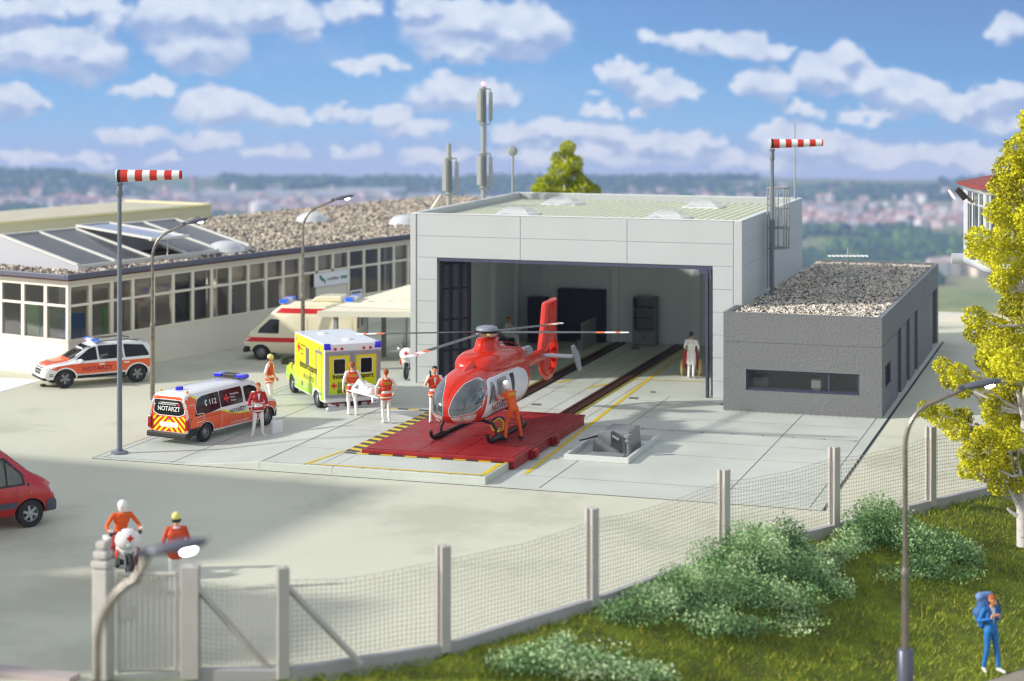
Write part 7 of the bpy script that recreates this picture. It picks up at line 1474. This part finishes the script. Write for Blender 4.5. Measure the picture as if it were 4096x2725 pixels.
P = [(pp(-.62, 0, .11), pp(-.60, 0, .11), .088, .085, 0), (pp(-.52, 0, .10), pp(-.46, 0, .10), .05, .05, 0), (pp(-.36, .12, .10), pp(-.36, -.12, .10), .10, .10, 1), (pp(-.12, .08, .10), pp(-.12, -.08, .10), .11, .11, 1), (pp(.1, .08, .10), pp(.1, -.08, .10), .12, .12, 1), (pp(.12, .09, .12), pp(.42, .1, .30), .085, .07, 1), (pp(.42, .1, .30), pp(.68, .1, .12), .07, .05, 1), (pp(.12, -.09, .12), pp(.38, -.1, .22), .085, .07, 1), (pp(.38, -.1, .22), pp(.70, -.1, .10), .07, .05, 1), (pp(-.62, 0, .19), pp(-.62, 0, .20), .012, .012, 0),
     (pp(-.36, .2, .12), pp(-.1, .24, .10), .05, .045, 1), (pp(-.1, .24, .10), pp(.08, .18, .16), .045, .035, 1), (pp(-.36, -.2, .12), pp(-.1, -.24, .10), .05, .045, 1), (pp(-.1, -.24, .10), pp(.06, -.14, .18), .045, .035, 1)]+hand((.09, .16, .17), (.6, -.7, .1), (0, 0, -1), 0, .3, 1)+hand((.07, -.13, .19), (.6, .7, .1), (0, 0, -1), 0, .3, -1)
union(P, 'body', [SKIN, CLW], t); union([(pp(-.66, 0, .12), pp(-.65, 0, .14), .092, .085, 0)], 'hair', [HAIRB], t)
P = [(pp(-.40, .16, .10), pp(-.40, -.16, .10), .115, .115, 0), (pp(-.1, .14, .11), pp(-.1, -.14, .11), .135, .135, 0), (pp(.15, .14, .12), pp(.15, -.14, .12), .145, .145, 0), (pp(.15, .09, .14), pp(.42, .1, .30), .10, .09, 0), (pp(.42, .1, .31), pp(.74, .1, .08), .09, .06, 0), (pp(.15, -.09, .13), pp(.40, -.1, .23), .10, .09, 0), (pp(.40, -.1, .23), pp(.74, -.1, .08), .09, .06, 0), (pp(.42, .1, .28), pp(.40, -.1, .22), .08, .08, 0), (pp(-.4, .24, .05), pp(.7, .20, .04), .04, .04, 0), (pp(-.4, -.24, .05), pp(.7, -.20, .04), .04, .04, 0), (pp(.74, .15, .06), pp(.74, -.15, .06), .06, .06, 0)]
union(P, 'sheet', [CLW], t, .014, smooth_it=5)
def phone(t, D, cap, hf, ax):
    b = MB(); w = D['wr']; b.box(-.03, .03, -.02, .02, -.07, .13, M=Matrix.Translation(w+V3(.035, .02, .09)) @ Matrix.Rotation(R(14), 4, 'X')); b.tube([w+V3(.04, .02, .2), w+V3(.04, .02, .25)], .008, 6); o = b.build('two_way_radio', DARKB, None, bevel=.008)
    o.location = t.location; o.rotation_euler = t.rotation_euler; tag(o, 'black handheld radio held to the ear of the dark haired person', 'radio')
figure('dark haired person in an orange vest holding a radio to the ear', (4.30, -9.25, .37), R(-62), dict(er=(.06, -.30, 1.16), wr=(.14, -.17, 1.44), dr=(.05, .12, 1), pr=(.2, 1, 0), el=(-.04, .28, 1.15), wl=(.10, .26, .95), kl=(.0, .10, .5), al=(-.10, .12, .09), fl=(.06, .15, .035), ar=(.02, -.13, .09), fr=(.18, -.17, .035)),
       dict(MW, fore=SKIN), both(vest(VOR, bands=((-.10, -.055),)), phone), HAIRK, look=-.1, s=1.03, curl=.9)
def crew_bits(t, D, cap, hf, ax):
    up, lat, fwd = ax; M_ = basis(D['ch']-fwd*.122+up*.06, -lat, up); b = MB(); b.box(-.13, .13, -.035, .035, -.004, .004, M=M_); p_ = b.build('back_patch', mat('patch_yellow', lin(232, 180, 40), .5), t); text('lettering', 'RETTUNGSDIENST', .032, BLK, p_, M_ @ Matrix.Translation((0, 0, .006)), bold=0, depth=.001)
    c = D['sl'].lerp(D['el'], .6); n = (lat*.9-fwd*.45).normalized(); c = c+n*.052; x = up.cross(n).normalized(); M_ = basis(c, x, n.cross(x)); b = MB(); b.lathe([(.05, 0), (.05, .006)], c, n, n=20); q = b.build('arm_badge', WHT, t); b = MB(); b.prism(cross_poly(0, 0, .07), 'z', .007, .010, M=M_); b.build('red_cross', CRS, q)
figure('crew member in orange overalls and white helmet leaning on the helicopter door', (7.62, -11.38, .37), R(150), dict(pel=(-.02, 0, .90), ch=(.10, .02, 1.22), nk=(.18, .03, 1.40), hd=(.24, .04, 1.55), hl=(-.02, .09, .88), hr=(-.02, -.09, .88), kl=(.10, .17, .50), al=(.02, .27, .09), fl=(.18, .33, .035), kr=(-.08, -.16, .50), ar=(-.10, -.24, .09), fr=(.06, -.28, .035), sl=(.14, .20, 1.34), sr=(.12, -.17, 1.34), el=(.34, .32, 1.14), wl=(.56, .30, 1.08), er=(.34, -.22, 1.14), wr=(.54, -.12, 1.06), pl=(1, 0, -.3), pr=(1, 0, -.3)),
       dict(skin=SKIN, shirt=SUITO, trouser=SUITO, shoe=SHOEK, glove=DARKB), both(cap_helmet(mat('helmet_white', lin(238, 236, 234), .4), flap=False), crew_bits), None, s=1.06, curl=.3)
# doctor with wheelchair
dp = Vector((9.70, 4.25, .018))
figure('person in a long white coat pushing a wheelchair into the hangar', dp, R(92), dict(el=(.04, .27, 1.15), wl=(.30, .22, 1.02), er=(.04, -.27, 1.15), wr=(.30, -.22, 1.02), pl=(0, 0, -1), pr=(0, 0, -1), kl=(.05, .09, .5), al=(.0, .10, .09), kr=(.0, -.09, .5), ar=(-.12, -.10, .12), fr=(.03, -.11, .04)), dict(MW), None, HAIRK, coat=True, s=1.0, curl=.9)
w = thing('wheelchair', 'red wheelchair with cream wheels pushed by the person in the white coat', 'wheelchair', (dp.x-.13, dp.y+.55, .018), R(97)); RDF = mat('frame_red', lin(200, 24, 34), .4); CRW = mat('wheel_cream', lin(226, 204, 140), .5)
for s_ in (1, -1):
    b = MB(); b.tube([(.30*math.cos(R(a)), s_*.33, .31+.30*math.sin(R(a))) for a in range(0, 360, 20)], .028, 8, closed=True); b.tube([(.24*math.cos(R(a)), s_*.39, .31+.24*math.sin(R(a))) for a in range(0, 360, 24)], .014, 6, closed=True)
    for a in range(0, 180, 30): b.cone((.29*math.cos(R(a)), s_*.33, .31+.29*math.sin(R(a))), (-.29*math.cos(R(a)), s_*.33, .31-.29*math.sin(R(a))), .008, n=5)
    b.build('wheel', CRW, w, smooth=50); b = MB(); b.tube([(-.36, s_*.24, .98), (-.26, s_*.24, .98), (-.22, s_*.24, .5), (-.2, s_*.24, .3), (.3, s_*.24, .3), (.45, s_*.2, .1)], .02, 8); b.tube([(-.2, s_*.24, .70), (.2, s_*.24, .70), (.22, s_*.24, .3)], .018, 8); b.build('side_frame', RDF, w, smooth=50)
    b = MB(); b.lathe([(.09, -.02), (.09, .02)], (.38, s_*.2, .09), (0, 1, 0), n=14); b.build('caster', CRW, w)
b = MB(); b.box(-.2, .25, -.23, .23, .46, .50); b.build('seat', RDF, w, bevel=.01); b = MB(); b.box(-.25, -.21, -.23, .23, .5, .94); b.build('backrest', RDF, w, bevel=.01)
# seated man
figure('person in white sitting on the bench at the back of the hangar hand on chin', (.72, 9.45, .016), R(-8), dict(pel=(-.05, 0, .56), ch=(-.01, 0, .90), nk=(.04, 0, 1.09), hd=(.08, 0, 1.24), sl=(.02, .18, 1.02), sr=(.02, -.18, 1.02), hl=(-.02, .09, .54), hr=(-.02, -.09, .54), kl=(.40, .12, .54), kr=(.42, -.12, .54), al=(.46, .12, .09), ar=(.60, -.12, .09), fl=(.63, .14, .035), fr=(.77, -.12, .035), el=(.24, .20, .74), wl=(.14, .07, .98), er=(.14, -.22, .80), wr=(.36, -.12, .62)), MW, None, HAIRB, s=1.0)
# motorcycle rider, helmeted bystander, hiker
def gp0(u, v): d = 7786.3*CAM.z/(v-285.83); return at(u, v, d)
def motorcycle(loc, rz, label):
    t = thing('motorcycle', label, 'motorcycle', loc, rz, group='white rescue motorcycles'); MWH = mat('bike_white', lin(236, 234, 232), .25, coat=.5)
    for x in (.72, -.70):
        o = MB().tube([(.27*math.cos(R(a)), 0, .27*math.sin(R(a))) for a in range(0, 360, 15)], .055, 10, closed=True).build('wheel', RUB, t, smooth=50); o.location = (x, 0, .325)
        b = MB(); b.lathe([(.07, -.05), (.07, .05)], axis=(0, 1, 0), n=14)
        for i in range(6): b.cone((0, 0, 0), (.24*math.cos(i*1.047), 0, .24*math.sin(i*1.047)), .016, n=5)
        b.lathe([(.15, .03), (.15, .04)], axis=(0, 1, 0), n=18); b.build('rim', RIM, o, smooth=40)
    b = MB(); b.box(-.28, .25, -.14, .14, .28, .62); b.tube([(-.5, 0, .35), (.1, 0, .35)], .06, 8); b.build('engine', RIMD, t, bevel=.04)
    b = MB(); b.tube([(.72, .09, .33), (.50, .09, .95)], .03, 8); b.tube([(.72, -.09, .33), (.50, -.09, .95)], .03, 8); b.build('fork', RIM, t, smooth=50)
    b = MB(); b.ball((.12, 0, .80), (.30, .17, .16), 14); b.build('tank', MWH, t, smooth=60)
    b = MB(); b.ball((.50, 0, .92), (.26, .30, .26), 16); b.ball((.40, 0, .68), (.25, .26, .25), 14); fa = b.build('fairing', MWH, t, smooth=60)
    b = MB(); b.prism([(.46, .28), (.40, .30), (.36, .20), (.42, .18)], 'y', -.2, .2, M=Matrix.Translation((.1, 0, .85))); b.build('windshield', glass('bike_screen', (.95, .9, .88), .8, .05, .08), fa, bevel=.02)
    for x0 in (0,): b = MB(); b.prism(cross_poly(0, .0, .15), 'x', 0, .02, M=Matrix.Translation((.755, .0, 1.0))); b.build('red_cross', CRS, fa); b = MB(); b.ball((.735, 0, .84), (.04, .08, .07), 12); b.build('headlight', LENS, fa, smooth=50)
    b = MB(); b.box(-.62, -.05, -.13, .13, .74, .84); b.build('saddle', DARKB, t, bevel=.04)
    for s_ in (1, -1):
        b = MB(); b.box(-.85, -.38, s_*.14, s_*.32, .46, .78); b.build('pannier', MWH, t, bevel=.06, seg=3); b = MB(); b.tube([(.38, 0, 1.02), (.33, s_*.18, 1.04), (.22, s_*.34, 1.02)], .018, 8); b.build('handlebar', DARKB, t, smooth=50)
        b = MB(); b.ball((.36, s_*.36, 1.12), (.02, .06, .045), 8); b.build('mirror', MWH, t, smooth=50); b = MB(); b.ball((.5, s_*.26, .62), (.09, .03, .12), 8); b.build('indicator_panel', mat('bike_orange', lin(226, 72, 30), .4), t, smooth=50)
    return t
cam_ang = math.degrees(math.atan2((CAM-gp0(470, 2293)).y, (CAM-gp0(470, 2293)).x))
mp = gp0(492, 2300); ma = R(cam_ang+12)
motorcycle((mp.x, mp.y, .003), ma, 'white motorcycle with rider just behind the gate at lower left')
ri = mp-Vector((math.cos(ma), math.sin(ma), 0))*.22
figure('motorcycle rider in an orange jacket and white helmet behind the gate', (ri.x, ri.y, .003), ma, dict(pel=(-.02, 0, .93), ch=(.08, 0, 1.24), nk=(.13, 0, 1.42), hd=(.17, 0, 1.57), sl=(.10, .20, 1.36), sr=(.10, -.20, 1.36), hl=(0, .11, .90), hr=(0, -.11, .90), kl=(.36, .25, .72), kr=(.36, -.25, .72), al=(.12, .34, .12), ar=(.12, -.30, .34), fl=(.28, .36, .05), fr=(.28, -.32, .28), el=(.18, .37, 1.14), er=(.18, -.37, 1.14), wl=(.42, .36, 1.04), wr=(.42, -.36, 1.04)), dict(skin=SKIN, shirt=SUITO, trouser=mat('trouser_maroon', lin(150, 40, 30), .6), shoe=SHOEK, glove=DARKB, sleeve=SUITO), cap_helmet(mat('helmet_white'), flap=False), None, s=1.0, curl=1.0)
hp_ = gp0(705, 2372)
figure('person in a red orange jacket and yellow helmet seen from behind at the gate', (hp_.x, hp_.y, .003), R(122), dict(el=(-.02, .28, 1.15), wl=(.10, .22, .95), er=(.0, -.28, 1.15), wr=(.16, -.18, 1.02)), dict(MW, shirt=mat('jacket_orange', lin(206, 70, 24), .6), sleeve=mat('jacket_orange'), trouser=CLW), both(vest(mat('jacket_orange'), bands=((.02, .05),), name='jacket'), cap_helmet(HELY)), None, s=1.02)
hk = Vector((22.62, -23.35, -1.765))
def pack(t, D, cap, hf, ax):
    P = [(pp(-.24, 0, 1.02), pp(-.20, 0, 1.42), .15, .13, 0), (pp(-.28, .05, 1.15), pp(-.27, -.05, 1.15), .14, .14, 0), (pp(-.20, .10, 1.50), pp(-.20, -.10, 1.50), .09, .09, 1), (pp(-.36, .06, 1.0), pp(-.36, -.06, 1.02), .075, .075, 2), (pp(-.26, .15, .95), pp(-.26, .16, 1.10), .06, .06, 2), (pp(-.22, -.05, .90), pp(-.22, .08, .90), .07, .07, 3)]
    o = union(P, 'backpack', [mat('pack_blue', lin(60, 104, 160), .7), mat('pack_light', lin(110, 140, 190), .7), mat('pack_green', lin(126, 146, 60), .7), SUITB], None, .016); o.location = t.location; o.rotation_euler = t.rotation_euler; o.scale = t.scale
    o.scale = (1.18, 1.18, 1.08); tag(o, 'big blue rucksack with green pockets on the hiker in blue', 'backpack')
    b = MB()
    for f in (1, -1): b.tube([(-.10, f*.12, 1.46), (.04, f*.13, 1.47), (.125, f*.12, 1.32), (.10, f*.13, 1.12), (-.08, f*.14, 1.0)], .018, 6)
    b.build('straps', mat('strap_dark', lin(30, 60, 110), .6), o, smooth=50)
figure('hiker in a blue tracksuit and white shoes on the footpath', hk, R(-48), dict(hd=(.05, 0, 1.60), el=(-.04, .28, 1.15), wl=(.17, .10, 1.22), er=(-.04, -.30, 1.15), wr=(.15, -.12, 1.22), dl=(.1, -.2, 1), dr=(.1, .2, 1), kl=(.05, .11, .50), al=(.10, .14, .09), fl=(.27, .17, .035), kr=(.0, -.11, .5), ar=(-.08, -.14, .09), fr=(.08, -.20, .035)), dict(skin=SKIN, shirt=SUITB, trouser=SUITB, shoe=SHOE), pack, HAIRB, look=.2, nod=.2, s=1.0, curl=1.0, paint=lambda C_, mi, D: np.where((C_[:, 0] > .05) & (np.abs(C_[:, 1]) < .06*(C_[:, 2]-1.1)/.35) & (C_[:, 2] > 1.1) & (C_[:, 2] < 1.46) & (mi == 1), 8, mi))
motorcycle((-.52, 1.22, .018), R(-80), 'white motorcycle parked half hidden by the left corner of the hangar')

# ------------------------------------------------------------------ drip tray with the ground unit
GU = mat('unit_grey', lin(128, 130, 132), .4, var=.04, vs=3); TRY = mat('tray_pale', lin(206, 210, 206), .5)
t = thing('drip_tray', 'pale rectangular tray with raised rim on the pavement right of the platform', 'tray', (9.45, -12.15, .016)); b = MB(); w, l, q, h = 2.0, 3.95, .10, .17
b.box(0, w, 0, q, 0, h); b.box(0, w, l-q, l, 0, h); b.box(0, q, q, l-q, 0, h); b.box(w-q, w, q, l-q, 0, h); b.build('rim', TRY, t, bevel=.012); b = MB(); b.box(q, w-q, q, l-q, 0, .02); b.build('floor', mat('tray_floor', lin(176, 184, 178), .6), t)
for y in (1.3, 2.6): b = MB(); b.box(q, q+.035, y, y+.25, .02, h-.02); b.build('rib', TRY, t)
t = thing('ground_power_unit', 'grey machine with rounded lamp and hose standing in the tray', 'machine', (9.92, -11.05, .038))
t.scale = (.95, .95, .88)
b = MB(); b.prism([(0.0, .0), (1.32, .0), (1.26, .74), (.36, .74), (.30, .50), (.04, .48)], 'y', .45, 1.65); b.prism([(1.05, 0), (1.32, 0), (1.26, .74), (.36, .74), (.38, .5), (1.0, .5)], 'y', .25, .45); b.build('casing', GU, t, bevel=.02)
b = MB(); b.prism([(.30, .36), (.74, .32), (.74, .78), (.46, .80), (.30, .66)], 'y', -.02, .30); b.build('console', GU, t, bevel=.012)
b = MB()
for i in range(5): b.ball((1.14, .5+i*.25, .755), .035, 8)
b.build('rivets', GU, t, smooth=50)
b = MB(); b.lathe([(.05, 0), (.045, .42), (.05, .44), (.115, .46), (.12, .50), (.06, .54), (.055, .58), (.12, .60), (.135, .66), (.12, .72), (.03, .75)], (1.30, .02, 0)); b.build('lamp_post', GU, t, smooth=50)
b = MB(); b.tube([(.34, .08, .60), (.18, .0, .58), (-.08, -.12, .50), (-.26, -.2, .46)], [.045, .035, .03, .028], 8); b.build('hose', DARKB, t, smooth=50); b = MB(); b.tube([(.76, .05, .64), (1.0, .0, .52)], .05, 8); b.build('nozzle', GU, t, smooth=50)
b = MB(); b.box(.16, 1.24, -.78, -.05, 0, .05)
rr_ = random.Random(2)
for i in range(12):
    for j in range(9): b.ball((.20+i*.09, -.75+j*.08, .055), (.05, .03, .02), 6)
b.build('tread_plate', mat('tread_grey', lin(150, 152, 158), .4), t, smooth=60)
p_ = gp0(172, 1548); b = MB(); b.ball((0, 0, .06), (.13, .09, .06), 10); b.box(.1, .42, -.03, .05, .01, .07); b.ball((.5, .05, .04), (.1, .06, .04), 8)
o = b.build('scrap_piece', [mat('scrap_dark', lin(52, 40, 34), .7, var=.3, vs=8)], smooth=40); o.location = (p_.x, p_.y, .0); tag(o, 'small dark brown scrap on the ground under the nose of the off road car', 'scrap')
